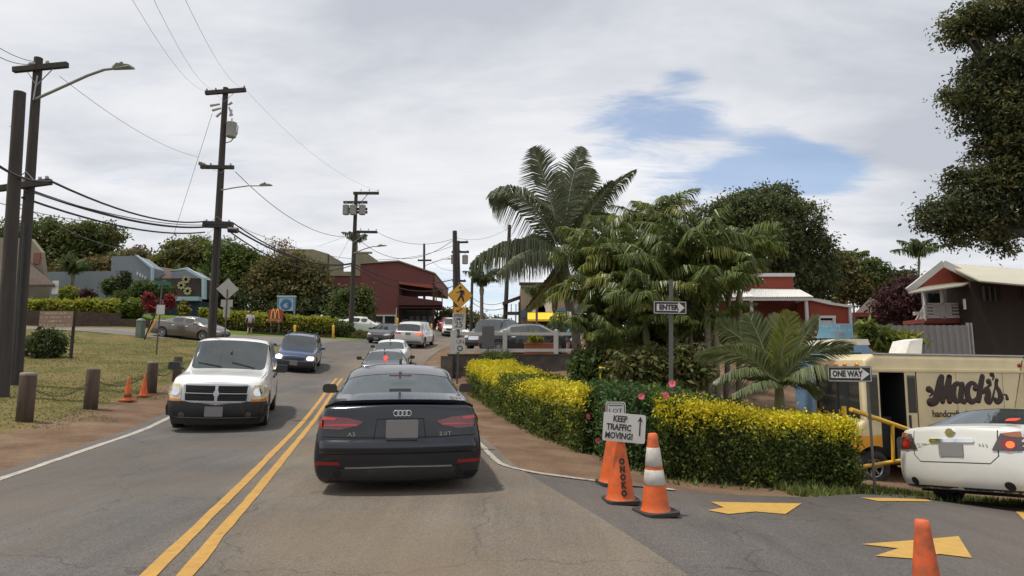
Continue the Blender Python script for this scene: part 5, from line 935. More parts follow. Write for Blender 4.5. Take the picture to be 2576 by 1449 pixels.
# back of a diamond sign across the road
Yd = 31; g = P(565, 862, Yd); g.z = Z(g.x, g.y); sc = Yd/620*K; root = thing('diamond_sign', 'bare metal back of a diamond road sign by the side street', 'sign', g, R(10)); zz_ = lambda v: P(569, v, Yd).z-g.z
MB().box((0, -.02, zz_(728)/2), (.06, .03, zz_(728))).build('post', steel_post, root); c1 = zz_(727); rr = 27*sc; panel(root, [(0, c1-rr), (rr, c1), (0, c1+rr), (-rr, c1)], .0, .006, sign_back, 'sign_plate'); panel(root, rounded(28*sc, 18*sc, .02, 3, 0, zz_(763)), .0, .006, sign_back, 'small_plate'); panel(root, rounded(16*sc, 28*sc, .02, 3, 0, zz_(784)), .007, .012, sign_back, 'small_plate')
# brown board on two posts
Yb = 26; a, b = P(92, 902, Yb), P(178, 902, Yb); root = thing('notice_board', 'brown timber notice board on two dark posts in the grass', 'sign', (a+b)/2, 0); hw = (b-a).length/2; zt = P(92, 783, Yb).z-(a.z+b.z)/2; zb_ = P(92, 822, Yb).z-(a.z+b.z)/2; bw = M('board_brown', (.27, .185, .14), .85, var=.15, scale=5); dw = M('post_dark', (.03, .026, .022), .9, var=.2)
for s_ in (-1, 1): MB().box((s_*hw, 0, zt/2-.1), (.085, .085, zt+.25)).build('post', dw, root)
nb = 4
for k in range(nb): MB().box((0, -.055, zb_+(k+.5)*(zt-zb_)/nb), (hw*2-.02, .025, (zt-zb_)/nb-.008)).build('plank', bw, root)
def scribble(root, y, x0, x1, z, h_, mtl, seed):
    """a row of weathered painted characters too worn to read"""
    rs = random.Random(seed); q = MB(); x = x0
    while x < x1-h_*.5:
        w_ = h_*rs.uniform(.45, .75); k = rs.randrange(4)
        if k != 3:
            q.box((x+h_*.08, y, z), (h_*.16, .003, h_)); q.box((x+w_*.5, y, z+(h_*.42 if k else -h_*.42)), (w_*.8, .003, h_*.15))
            if k == 2: q.box((x+w_-h_*.08, y, z), (h_*.15, .003, h_*.85))
        x += w_+h_*(.28 if k != 3 else .1)
    tag(q.build('lettering', mtl, root), kind='stuff')
for i, (a_, b_) in enumerate(((-.8, .8), (-.9, .9), (-.4, .4), (-.85, .9))): scribble(root, -.070, hw*a_, hw*b_, zt-.10-(zt-zb_)/nb*i, .085, M('board_letters', (.62, .52, .44), .8), i)
# street-name post, utility pedestal, guy guards
Ys = 36; g = P(392, 905, 29); g.z = Z(g.x, g.y); Ys = 29; root = thing('street_name_sign', 'green street-name blades on a leaning post above the grass', 'sign', g, R(25)); zz_ = lambda v: P(398, v, Ys).z-g.z; MB().tube([(0, 0, -.2), (.05, 0, zz_(705))], .035, 8).build('post', steel_post, root); gm = M('street_blade_green', (.02, .13, .11), .5)
MB().box((.05, 0, zz_(712)), (.62, .012, .17)).build('name_blade', gm, root); MB().box((.05, 0, zz_(722)), (.012, .55, .15)).build('name_blade', gm, root); MB().box((.06, -.05, zz_(779)), (.34, .01, .45)).build('regulatory_plate', sign_w, root)
Yu = 37; g = P(352, 848, Yu); g.z = Z(g.x, g.y); root = thing('utility_pedestal', 'green utility pedestal with a domed cap by the side street', 'utility box', g, 0); q = MB(); q.box((0, 0, .5), (.36, .36, 1.0)); q.lathe([(.26, 1.0), (.22, 1.08), (.08, 1.15), (0, 1.16)], 8, 0, RZ(R(22.5))); q.build('cabinet', M('pedestal_green', (.12, .15, .12), .6, var=.15), root); MB().box((0, -.19, .55), (.28, .012, .7)).build('door', M('pedestal_green2', (.14, .17, .14), .6), root)
Yu = 30; g = P(562, 880, 27); g.z = Z(g.x, g.y)
for (a, b, lab, mt, yv) in ((P(362, 856, 36), P(399, 770, 36), 'dark guy guard leaning beside the green pedestal', black_pl, 0), (P(371, 842, 36), P(412, 775, 36), 'yellow guy guard leaning beside the green pedestal', M('guard_yellow', (.70, .42, .02), .5), 0)):
    tag(MB().tube([Vector((0, 0, 0)), b-a], .045, 8).build('guy_guard', mt, None, loc=a), lab, 'guy guard')
# golden-arch sign and blue board by the far hedge
Ym = 49; sc = Ym/620*K; g = P(693, 815, Ym); root = thing('arch_sign', 'red rounded sign with golden arches above the far hedge', 'sign', g, R(6)); zz_ = lambda v: P(693, v, Ym).z-g.z; red_s = M('sign_red', (.30, .05, .025), .5, var=.1); hw = 18*sc; z0, z1 = zz_(812), zz_(776); ol = [(-hw, z0), (hw, z0)]+[(hw*math.cos(t_), z1-hw*.45+hw*.45*math.sin(t_)) for t_ in np.linspace(0, math.pi, 13)]; panel(root, ol, -.15, .15, red_s, 'sign_body')
am = MB()
for s_ in (-1, 1): am.tube([(s_*5.2*sc+(x*4.6)*sc, -.19, zz_(803)+(z*24)*sc) for x, z in ((-1, 0), (-.85, .45), (-.5, .85), (0, 1), (.5, .85), (.85, .45), (1, .02))], 1.5*sc, 6)
am.build('arches', M('arch_gold', (.72, .40, .10), .5, var=.08), root); MB().box((0, -.16, zz_(806)), (30*sc, .03, 4*sc)).build('name_strip', M('strip_pale', (.45, .22, .18), .6), root)
for s_ in (-1, 1): MB().box((s_*hw*.5, 0, z0-1.0), (.15, .15, 2.2)).build('post', steel_post, root)
Ym = 51; sc = Ym/620*K; g = P(718, 820, Ym); root = thing('blue_board_sign', 'blue framed sign with a pale round emblem above the far hedge', 'sign', g, R(4)); zz_ = lambda v: P(718, v, Ym).z-g.z; bf = M('frame_blue', (.13, .27, .38), .5, var=.1)
panel(root, [(-18*sc, zz_(782)), (18*sc, zz_(782)), (18*sc, zz_(748)), (-18*sc, zz_(748))], -.08, .08, M('board_pale_blue', (.34, .45, .55), .5, var=.12, scale=1.5), 'board')
MB().box((0, 0, zz_(746)), (46*sc, .35, 4*sc)).build('cap', M('cap_pale', (.38, .52, .55), .5), root)
for s_ in (-1, 1): MB().box((s_*20.5*sc, 0, (zz_(745)-1.2)/2), (3.2*sc, .2, zz_(745)+1.2)).build('post', bf, root)
em = MB(); em.lathe([(14*sc, 0), (14*sc, .02), (8*sc, .02), (8*sc, 0)], 20, 0, T((0, -.09, zz_(766))) @ RX(R(90))); em.tube([(x*sc, -.10, zz_(766)+z*sc) for x, z in ((-11, -2), (-5, 5), (2, 7), (7, 3), (4, -2), (8, -4))], 2*sc, 5); em.build('round_emblem', M('emblem_blue', (.06, .17, .32), .5), root)
# ---------------------------------------------------------------- yellow pipe gate at the driveway
gate_y = M('gate_yellow', (.70, .40, .03), .45, var=.15, scale=5, dirt=((.25, .15, .05), 5, .55, .5)); Yg = 8.9; h0 = P(2132, 1226, 10.0); h0.z = Z(h0.x, h0.y); top = P(2140, 1022, 10.0); root = thing('pipe_gate', 'yellow steel pipe gate standing open between hedge and white car', 'gate', h0)
MB().tube([Vector((0, 0, -.2)), Vector((0.02, 0, top.z-h0.z))], .038, 10).build('hinge_post', gate_y, root)
e1 = P(2318, 1092, 11.0); MB().tube([top-h0+Vector((0, 0, -.05)), e1-h0], .036, 10).build('upper_rail', gate_y, root); s1, e2 = P(2136, 1180, 10.0), P(2322, 1150, 11.0); MB().tube([s1-h0, e2-h0], .034, 10).build('lower_rail', gate_y, root); MB().tube([P(2245, 1064, 10.55)-h0, P(2247, 1162, 10.55)-h0], .028, 8).build('upright', gate_y, root); MB().tube([e1-h0, e2-h0], .036, 8).build('end_post', gate_y, root)
# yellow bollards by the far hedge, yellow handrail behind the near hedge
for (u, v0, v1, Y, lab) in ((741, 818, 848, 45.5, 'yellow bollard against the far hedge, left of the pair'), (999, 800, 838, 55, 'yellow bollard by the red building doorway'), (838, 818, 850, 46, 'yellow bollard at the right end of the far hedge'), (1292, 0, 0, 0, '')):
    if not Y: continue
    b = P(u, v1, Y); tag(MB().lathe([(0, -.5), (.09, -.5), (.09, P(u, v0, Y).z-b.z-.06), (.06, P(u, v0, Y).z-b.z), (0, P(u, v0, Y).z-b.z+.02)], 10).build('bollard', gate_y, None, loc=b), lab, 'bollard', 'yellow bollards along the far kerb')
for (u, lab) in ((1288, 'left of two yellow bollards beside the silver SUV'), (1294, 'right of two yellow bollards beside the silver SUV')):
    b = P(u-212+(0 if u == 1288 else 3), 850, 52); tag(MB().lathe([(0, -.5), (.08, -.5), (.08, 1.1), (.05, 1.18), (0, 1.2)], 10).build('bollard', gate_y, None, loc=b), lab, 'bollard', 'yellow bollards along the far kerb')
a, b = P(1508, 925, 15.5), P(1640, 952, 14.2); root = thing('handrail', 'yellow handrail sloping down behind the near hedge', 'handrail', Vector((a.x, a.y, Z(a.x, a.y)))); o = root.location.copy(); MB().tube([a-o, b-o], .03, 8).build('rail', gate_y, root)
for t_ in (.02, .35, .7): p = a.lerp(b, t_)-o; MB().tube([p, Vector((p.x, p.y, Z(p.x+o.x, p.y+o.y)-o.z-.1))], .025, 8).build('post', gate_y, root)
# ---------------------------------------------------------------- buildings
def pb(mb, u0, u1, v0, v1, Y, dep, mi=0, o=Vector((0, 0, 0))):
    """box whose front face spans the given outline at distance Y"""
    a, b = P(u0, v1, Y), P(u1, v0, Y); vm = (v0+v1)/2; a.x = P(u0, vm, Y).x; b.x = P(u1, vm, Y).x; c = Vector(((a.x+b.x)/2, Y+dep/2, (a.z+b.z)/2))-o; mb.box(c, (abs(b.x-a.x), abs(dep), abs(b.z-a.z)), mi); return mb
def pp(mb, uv, Y, dep, o=Vector((0, 0, 0)), mi=0):
    pts = [P(u, v, Y)-o for u, v in uv]; mb.prism([(p.x, p.z) for p in pts], Y-o.y, Y-o.y+dep, mi); return mb
def bld(name, label, u, v, Y, cat='building'):
    g = P(u, v, Y); return thing(name, label, cat, g), g
def part(root, o, name, mtl, *boxes):
    mb = MB()
    for q in boxes: pb(mb, *q, o=o)
    return mb.build(name, mtl, root)
wall_tan = M('wall_tan', (.25, .21, .155), .9, var=.1, scale=1.2, streak=.6); wall_tan2 = M('wall_taupe', (.30, .235, .175), .9, var=.1, scale=1); shingle = M('shingle_brown', (.085, .062, .05), .95, var=.35, scale=5, bump=.5, bscale=12); wall_blue = M('wall_blue_grey', (.20, .222, .25), .85, var=.08, scale=.8, streak=.7); trim_blue = M('trim_pale_blue', (.38, .50, .56), .7); dark_win = M('window_dark', (.02, .023, .026), .15, var=.2); wall_dk = M('wall_dark_brown', (.055, .040, .034), .85, var=.15, scale=2); wall_nv = M('wall_navy', (.03, .045, .075), .85)
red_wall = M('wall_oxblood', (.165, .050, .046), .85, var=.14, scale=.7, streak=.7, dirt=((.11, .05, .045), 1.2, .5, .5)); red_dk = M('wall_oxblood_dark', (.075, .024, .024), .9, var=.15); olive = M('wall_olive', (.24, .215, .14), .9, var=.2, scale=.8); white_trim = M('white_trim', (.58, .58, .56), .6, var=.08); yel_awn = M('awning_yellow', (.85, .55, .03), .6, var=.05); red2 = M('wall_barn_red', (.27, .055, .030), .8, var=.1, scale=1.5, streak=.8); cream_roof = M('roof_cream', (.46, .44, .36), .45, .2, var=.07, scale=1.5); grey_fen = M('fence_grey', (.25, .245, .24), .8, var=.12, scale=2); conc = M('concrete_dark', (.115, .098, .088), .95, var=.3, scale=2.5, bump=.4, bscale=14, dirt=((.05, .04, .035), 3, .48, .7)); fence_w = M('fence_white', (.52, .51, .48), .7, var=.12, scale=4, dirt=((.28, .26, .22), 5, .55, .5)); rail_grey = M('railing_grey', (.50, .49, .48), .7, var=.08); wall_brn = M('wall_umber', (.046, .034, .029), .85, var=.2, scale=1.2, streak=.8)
# left house
r, o = bld('shop_house', 'tan shop with a brown shingled roof behind the left poles', 40, 780, 47)
part(r, o, 'wall', wall_tan, (-160, 45, 690, 800, 47, 3.2)); mb = MB(); pp(mb, [(-160, 700), (-160, 594), (78, 600), (104, 634), (112, 700)], 48.2, .4, o); mb.build('false_front', wall_tan, r)
mb = MB(); A = [P(-160, 636, 48), P(66, 655, 48.1), P(139, 716, 46.0), P(-160, 716, 45.6)]; mb.add([p-o for p in A]+[p-o-Vector((0, 0, .18)) for p in A], [(0, 1, 2, 3), (7, 6, 5, 4), (0, 4, 5, 1), (1, 5, 6, 2), (2, 6, 7, 3), (3, 7, 4, 0)]); mb.build('roof', shingle, r)
for (u0, u1) in ((8, 20), (24, 32), (36, 43)): w_ = part(r, o, 'window', dark_win, (u0, u1, 718, 770, 46.95, .1)); part(w_, o, 'frame', wall_tan2, (u0-1.2, u0, 716, 772, 46.9, .12))
part(r, o, 'sign', M('oval_sign', (.20, .07, .06), .7, var=.2), (84, 100, 636, 664, 48.1, .1)); part(r, o, 'notice', white_trim, (131, 146, 706, 740, 46.2, .05))
# blue-grey building
r, o = bld('blue_shop', 'blue-grey shop with stepped gables behind the side street', 330, 800, 55)
mb = MB(); pp(mb, [(120, 815), (120, 684), (279, 682), (281, 645), (340, 643), (380, 673), (380, 815)], 55, 2.2, o); mb.build('wall', wall_blue, r); mb = MB(); pp(mb, [(338, 641), (343, 641), (383, 671), (383, 720), (379, 720), (379, 675)], 54.85, .3, o); mb.build('gable_trim', trim_blue, r)
mb = MB(); A = [P(382, 668, 59), P(480, 684, 59), P(488, 716, 55.5), P(382, 706, 55.5)]; mb.add([p-o for p in A]+[p-o-Vector((0, 0, .2)) for p in A], [(0, 1, 2, 3), (7, 6, 5, 4), (0, 4, 5, 1), (1, 5, 6, 2), (2, 6, 7, 3), (3, 7, 4, 0)]); mb.build('roof', shingle, r)
mb = MB(); pp(mb, [(425, 682), (468, 672), (513, 698), (513, 752), (507, 752), (507, 702), (466, 678)], 54.6, .5, o); mb.build('gable_trim', trim_blue, r); part(r, o, 'wall', wall_dk, (384, 507, 700, 748, 55.4, 5)); part(r, o, 'band', trim_blue, (440, 500, 746, 756, 55.0, .6)); part(r, o, 'wall', wall_nv, (384, 500, 756, 812, 55.6, 5))
mb = MB(); pp(mb, [(430, 684), (466, 675), (508, 702), (508, 716), (430, 716)], 56.5, 3, o); mb.build('rear_gable', wall_blue, r)
flower = M('flower_yellow', (.42, .40, .20), .7, var=.2)
for (u, v) in ((468, 703), (456, 718), (472, 732)):
    c = P(u, v, 55.3)-o; mb = MB()
    for k in range(8): a = k*math.pi/4; mb.bar(c, c+Vector((math.cos(a)*.36, 0, math.sin(a)*.36)), .05, .16)
    mb.build('flower_emblem', flower, r)
for (u, v) in ((345, 688), (352, 692), (358, 695), (365, 699)): part(r, o, 'wall_letter', white_trim, (u-1.5, u+1.5, v-4, v+4, 54.9, .1))
# olive blocks on the skyline
for (u0, u1, v0, v1, Y, lab) in ((700, 825, 630, 800, 84, 'tan flat-topped block rising behind the roadside trees'), (888, 941, 641, 760, 92, 'olive block on the roofline left of the red gable')):
    r, o = bld('skyline_block', lab, u0, v1, Y); mb = MB(); pp(mb, [(u0, v1), (u0, v0-4), (u0+(u1-u0)*.7, v0-3), (u1, v0+8), (u1, v1)], Y, 8, o); mb.build('wall', olive, r); part(r, o, 'corner_post', wall_dk, (u1-3, u1, v0+9, v1, Y-.1, .15)) if u0 == 700 else part(r, o, 'parapet', olive, (u0, u1-6, v0-8, v0-4, Y-.1, .5))
# oxblood building
YR = 66
r, o = bld('red_building', 'two-storey oxblood building with a gable and corner balcony', 960, 826, YR)
mb = MB(); pp(mb, [(820, 835), (820, 695), (905, 691), (907, 663), (1003, 657), (1003, 835)], YR, 14, o); mb.build('wall', red_wall, r); part(r, o, 'parapet', olive, (818, 906, 683, 694, YR-.15, .5))
mb = MB(); pp(mb, [(1003, 657), (1094, 690), (1094, 718), (1090, 718), (1003, 706)], YR, 14, o); mb.build('gable', red_wall, r); mb = MB(); pp(mb, [(905, 660.5), (1003, 654.5), (1095, 686), (1095, 689), (1003, 657.5), (905, 663.5)], YR-.25, 14.5, o); mb.build('roof_edge', olive, r)
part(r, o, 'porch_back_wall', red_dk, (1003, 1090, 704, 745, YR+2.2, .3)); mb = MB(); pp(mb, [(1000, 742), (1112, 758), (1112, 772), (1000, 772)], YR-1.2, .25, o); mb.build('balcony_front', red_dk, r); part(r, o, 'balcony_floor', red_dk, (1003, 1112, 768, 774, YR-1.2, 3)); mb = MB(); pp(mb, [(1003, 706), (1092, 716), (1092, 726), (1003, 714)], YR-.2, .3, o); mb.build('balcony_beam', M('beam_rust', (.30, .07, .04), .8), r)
for (u0, u1, v0, v1) in ((1088, 1093, 700, 830), (1096, 1098, 727, 760), (1111, 1113, 729, 772), (1094, 1113, 726, 729)): part(r, o, 'post', red_dk, (u0, u1, v0, v1, YR-1.0, .3))
part(r, o, 'ground_floor_back', M('shopfront_slate', (.055, .06, .07), .7, var=.3, scale=1.5), (1003, 1090, 772, 835, YR+2.4, .3)); part(r, o, 'shopfront_corner', M('shopfront_teal', (.045, .07, .075), .8), (1000, 1018, 772, 835, YR+1.6, .2))
for k, u in enumerate((1030, 1046, 1062, 1078)): part(r, o, 'shop_window', M('pane_lavender', (.16, .16, .21), .3), (u, u+9, 795, 830, YR+2.3, .1)); part(r, o, 'column', red_dk, (u+10, u+13, 772, 832, YR+.4, .25))
for u0 in (936, 966):
    w_ = part(r, o, 'glazed_door', dark_win, (u0+1, u0+28, 795, 824, YR-.08, .1)); part(w_, o, 'frame', white_trim, (u0-1, u0+1.5, 792, 824, YR-.14, .2), (u0+27, u0+29.5, 792, 824, YR-.14, .2), (u0-1, u0+29.5, 792, 795, YR-.16, .2))
part(r, o, 'door_post', white_trim, (929, 932, 792, 826, YR-.1, .2)); part(r, o, 'downpipe', white_trim, (996, 998, 775, 800, YR-.15, .15))
# taupe shop with yellow awning
YT = 46
r, o = bld('awning_shop', 'taupe false-front shop with a bright yellow awning beyond the fence', 1370, 835, YT)
mb = MB(); pp(mb, [(1310, 838), (1310, 713), (1392, 713), (1392, 733), (1470, 733), (1470, 838)], YT, 10, o); mb.build('wall', wall_tan2, r); mb = MB(); pp(mb, [(1306, 710), (1395, 710), (1395, 730), (1470, 730), (1470, 736), (1389, 736), (1389, 716), (1306, 716)], YT-.15, .5, o); mb.build('cornice', wall_dk, r)
part(r, o, 'blue_band', M('band_blue', (.06, .16, .25), .7), (1322, 1460, 776, 783, YT-.12, .15)); mb = MB(); A = [P(1327, 785, YT-.05), P(1432, 785, YT-.05), P(1432, 803, YT-1.3), P(1327, 803, YT-1.3)]; mb.add([p-o for p in A]+[p-o-Vector((0, 0, .12)) for p in A], [(0, 1, 2, 3), (7, 6, 5, 4), (0, 4, 5, 1), (1, 5, 6, 2), (2, 6, 7, 3), (3, 7, 4, 0)]); mb.build('awning', yel_awn, r); part(r, o, 'awning_valance', yel_awn, (1327, 1432, 803, 808, YT-1.32, .04))
part(r, o, 'shop_window', dark_win, (1395, 1425, 808, 838, YT-.1, .15), (1345, 1380, 810, 838, YT-.1, .15)); part(r, o, 'door_panel', M('panel_blue', (.08, .17, .26), .6), (1382, 1393, 808, 838, YT-.12, .15)); part(r, o, 'corner_panel', M('band_blue', (.06, .16, .25)), (1312, 1324, 780, 800, YT-.1, .15))
mb = MB(); A = [P(1312, 742, YT+1), P(1318, 742, YT+6), P(1268, 758, YT+6), P(1264, 760, YT-1)]; mb.add([p-o for p in A]+[p-o-Vector((0, 0, .25)) for p in A], [(0, 1, 2, 3), (7, 6, 5, 4), (0, 4, 5, 1), (1, 5, 6, 2), (2, 6, 7, 3), (3, 7, 4, 0)]); mb.build('porch_roof', shingle, r)
for (u0, u1, v0, v1) in ((1266, 1269, 760, 835), (1285, 1287, 765, 785), (1297, 1299, 765, 785), (1304, 1310, 760, 835), (1268, 1306, 784, 792), (1296, 1299, 792, 835)): part(r, o, 'porch_post', wall_dk, (u0, u1, v0, v1, YT-.8, .25))
for u in (1347, 1374): mb = MB(); c = P(u, 768, YT-.1)-o; mb.prism([(c.x+.75*math.cos(t_), c.z-.5+.95*math.sin(t_)) for t_ in np.linspace(0, math.pi, 13)], c.y-.05, c.y); mb.build('arched_sign', white_trim, r)
# barn-red building on the right
YQ = 28
r, o = bld('porch_building', 'barn-red building with white trim and a pale porch roof', 1960, 835, YQ)
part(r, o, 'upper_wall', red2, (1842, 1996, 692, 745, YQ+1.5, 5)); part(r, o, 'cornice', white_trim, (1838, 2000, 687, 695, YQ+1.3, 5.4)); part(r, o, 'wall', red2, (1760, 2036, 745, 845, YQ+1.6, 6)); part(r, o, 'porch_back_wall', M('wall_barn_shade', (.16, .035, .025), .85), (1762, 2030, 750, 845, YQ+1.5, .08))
def corrugated(root, o, name, A, n, mtl, amp=.02, th=.03):
    """corrugated sheet between four corners: A[0]-A[1] top edge, A[3]-A[2] bottom edge"""
    mb = MB(); vs = []; fs = []; A = [Vector(p)-o for p in A]; nr_ = ((A[1]-A[0]).cross(A[3]-A[0])).normalized(); nr_ = nr_ if nr_.z > 0 else -nr_; m_ = n*4
    for k in range(m_+1):
        t_ = k/m_; off = nr_*amp*math.sin(2*math.pi*k/4); a, b = A[0].lerp(A[1], t_)+off, A[3].lerp(A[2], t_)+off; vs += [a, b, a-nr_*th, b-nr_*th]
    for k in range(m_):
        i = k*4; fs += [(i, i+1, i+5, i+4), (i+2, i+6, i+7, i+3), (i, i+4, i+6, i+2), (i+1, i+3, i+7, i+5)]
    mb.add(vs, fs+[(0, 2, 3, 1), (m_*4, m_*4+1, m_*4+3, m_*4+2)]); return mb.build(name, mtl, root)
corrugated(r, o, 'porch_roof', [P(1890, 726, YQ+1.4), P(2012, 728, YQ+1.4), P(2046, 746, YQ-.6), P(1876, 747, YQ-.6)], 36, white_trim); corrugated(r, o, 'porch_roof', [P(1810, 724, YQ+1.4), P(1872, 726, YQ+1.4), P(1898, 746, YQ-.6), P(1790, 748, YQ-.6)], 22, white_trim)
part(r, o, 'porch_fascia', white_trim, (1785, 2044, 748, 756, YQ-.55, .1))
for u in (1806, 1893, 2032): part(r, o, 'porch_post', white_trim, (u-3, u+3, 754, 838, YQ-.5, .14))
mb = MB(); pp(mb, [(2036, 752), (2142, 772), (2142, 848), (2036, 848)], YQ+.2, 6, o); mb.build('wing_wall', red2, r); mb = MB(); pp(mb, [(2036, 748), (2090, 757), (2092, 761), (2145, 768), (2145, 774), (2088, 766), (2036, 754)], YQ+.05, 6.3, o); mb.build('wing_cornice', white_trim, r); part(r, o, 'corner_board', white_trim, (2138, 2144, 772, 845, YQ+.1, .2))
w_ = part(r, o, 'window', dark_win, (2065, 2096, 800, 830, YQ+.12, .1)); part(w_, o, 'frame', white_trim, (2058, 2065, 794, 835, YQ+.06, .15), (2096, 2103, 794, 835, YQ+.06, .15), (2058, 2103, 794, 800, YQ+.05, .15)); part(w_, o, 'sash', white_trim, (2065, 2096, 806, 818, YQ+.1, .05))
w_ = part(r, o, 'window', M('pane_tan', (.22, .17, .12), .3), (2008, 2050, 788, 818, YQ-.0+1.45, .08)); part(r, o, 'porch_rail', white_trim, (1986, 2060, 832, 837, YQ-.5, .06), (1890, 1990, 832, 837, YQ-.5, .06), (1986, 2060, 846, 850, YQ-.5, .06))
for u in range(1998, 2034, 6): part(r, o, 'bench_slat', rail_grey, (u, u+3.5, 816, 834, YQ+.9, .05))
# small dark-roofed house
r, o = bld('dark_roof_house', 'low house with a dark roof and red fascia behind the banner', 2230, 830, 33)
mb = MB(); A = [P(2190, 748, 37), P(2330, 742, 37), P(2345, 790, 32.5), P(2150, 788, 32.5)]; mb.add([p-o for p in A]+[p-o-Vector((0, 0, .2)) for p in A], [(0, 1, 2, 3), (7, 6, 5, 4), (0, 4, 5, 1), (1, 5, 6, 2), (2, 6, 7, 3), (3, 7, 4, 0)]); mb.build('roof', shingle, r); part(r, o, 'fascia', M('fascia_red', (.25, .05, .04), .8), (2146, 2262, 786, 797, 32.3, .15)); part(r, o, 'wall', wall_brn, (2155, 2345, 795, 850, 33.2, 3))
# two-storey house at the right edge
YH = 22.5
r, o = bld('balcony_house', 'dark two-storey house with a cream roof and grey balcony', 2440, 880, YH)
cr_ = [P(2370, 661, YH-.3), P(2860, 700, YH-2.5), P(2890, 745, YH-5.2), P(2466, 706, YH-2.2)]
corrugated(r, o, 'roof', cr_, 60, cream_roof, .012, .05); corrugated(r, o, 'roof', [P(2370, 661, YH-.3), P(2860, 700, YH-2.5), P(2800, 755, YH+3), P(2285, 733, YH+2.2)], 40, cream_roof, .012, .05)
mb = MB(); pp(mb, [(2372, 668), (2438, 706), (2310, 722)], YH-.6, .12, o); mb.build('gable', red2, r); mb = MB(); mb.bar(P(2284, 732, YH-.8)-o, P(2372, 662, YH-.8)-o, .1, .22); mb.bar(P(2372, 662, YH-.8)-o, P(2470, 710, YH-1.2)-o, .1, .22); mb.build('barge_board', rail_grey, r)
corrugated(r, o, 'balcony_roof', [P(2330, 720, YH-.55), P(2462, 704, YH-.7), P(2420, 717, YH-2.0), P(2284, 737, YH-1.8)], 30, cream_roof, .012, .04)
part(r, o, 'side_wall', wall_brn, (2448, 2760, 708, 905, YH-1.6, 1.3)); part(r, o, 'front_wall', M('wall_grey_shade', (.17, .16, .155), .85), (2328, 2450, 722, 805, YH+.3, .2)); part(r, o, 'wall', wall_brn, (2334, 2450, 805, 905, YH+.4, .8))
for (u0, u1) in ((2335, 2347), (2350, 2366), (2393, 2410)): part(r, o, 'window', dark_win, (u0, u1, 738, 766, YH+.2, .1))
for (u0, u1, n_) in ((2476, 2518, 3), (2580, 2618, 2)):
    for k in range(n_): a_ = u0+(u1-u0)*k/n_; w_ = part(r, o, 'window', dark_win, (a_+2, a_+(u1-u0)/n_-1, 722, 755, YH-1.66, .08)); part(w_, o, 'frame', M('frame_umber', (.11, .09, .085), .8), (a_, a_+2, 720, 757, YH-1.72, .1))
Yb_ = YH-1.0
part(r, o, 'balcony_floor', M('beam_red', (.20, .045, .035), .8), (2326, 2446, 802, 812, Yb_, 1.2))
for u in (2329, 2373, 2420): part(r, o, 'balcony_post', rail_grey, (u-2.2, u+2.2, 726, 803, Yb_, .09))
part(r, o, 'hand_rail', rail_grey, (2329, 2420, 762, 766, Yb_, .09)); part(r, o, 'bottom_rail', rail_grey, (2329, 2420, 796, 800, Yb_, .07))
for k in range(14): u = 2350+k*3.4; part(r, o, 'baluster', rail_grey, (u-.8, u+.8, 766, 796, Yb_+.02, .04))
for (u0, u1) in ((2331, 2349), (2398, 2418)):
    for k in range(4): part(r, o, 'slat', rail_grey, (u0, u1, 768+k*8, 772.5+k*8, Yb_+.02, .03))
for k in range(9): u = 2426+k*3.6; part(r, o, 'baluster', rail_grey, (u-.8, u+.8, 770, 806, Yb_-.2+.05*k, .04))
for k in range(10):
    p = P(2326-4.6*k/1.5, 776+k*5.5, Yb_+.15*k); q = MB(); q.box(p-o+Vector((0, 0, -.15)), (.05, .05, .55)); q.build('stair_baluster', rail_grey, r)
mb = MB(); mb.bar(P(2326, 770, Yb_)-o, P(2290, 832, Yb_+1.6)-o, .06, .08); mb.build('stair_rail', rail_grey, r)
part(r, o, 'lamp_tube', M('lamp_white', (.75, .74, .70), .4), (2426, 2430, 752, 778, YH-1.75, .06)); part(r, o, 'downpipe', rail_grey, (2437, 2441, 812, 905, YH-1.75, .08), (2446, 2450, 812, 905, YH-1.75, .08)); part(r, o, 'wall_lamp', cream_roof, (2302, 2324, 784, 793, YH-1.2, .12))
# grey board fence in front of it
Yf = 20.4; a, b = P(2200, 884, Yf), P(2440, 884, Yf); r = thing('board_fence', 'grey corrugated board fence below the balcony house', 'fence', (a.x, Yf, Z(a.x, Yf))); o = r.location.copy(); n_ = 30
for k in range(n_):
    p = a.lerp(b, (k+.5)/n_)-o; z0, z1 = Z(p.x+o.x, Yf)-o.z, P(2320, 818+(k % 2), Yf).z-o.z; MB().box((p.x, (k % 2)*.02, (z0+z1)/2), ((b-a).length/n_*1.02, .02, z1-z0)).build('board', grey_fen, r)
# banner and blue truck behind the van
Yn = 18.5; a, b = P(2058, 852, Yn), P(2146, 850, Yn); r = thing('banner', 'pale blue banner with white and red writing behind the van', 'banner', (a+b)/2+Vector((0, 0, 0))); hw = (b-a).length/2; hh = (P(2100, 815, Yn)-P(2100, 852, Yn)).z
MB().prism([(-hw*.82, hh), (hw, hh), (hw*1.0, 0), (-hw*1.08, 0)], -.01, .01).build('cloth', M('banner_blue', (.18, .38, .50), .7, var=.08, scale=2), r)
for i, (a_, b_, mt) in enumerate(((-.7, .3, white_trim), (-.55, .85, white_trim), (.0, .6, sticker_red))): scribble(r, -.014, hw*a_, hw*b_, hh*(.82-.28*i), hh*.16, mt, 20+i)
scribble(r, -.014, hw*.35, hw*.9, hh*.82, hh*.16, sticker_red, 31)
for s_ in (-1, 1): MB().tube([(s_*hw*.95, .03, -2.2), (s_*hw*.95, .03, hh)], .03, 6).build('post', steel_post, r)
Yk = 16.8; a = P(2090, 905, Yk); r = thing('blue_truck', 'pale blue truck with a white roof edge behind the van', 'truck', (a.x, Yk, Z(a.x, Yk))); o = r.location.copy(); bt_m = M('truck_blue', (.16, .27, .42), .5)
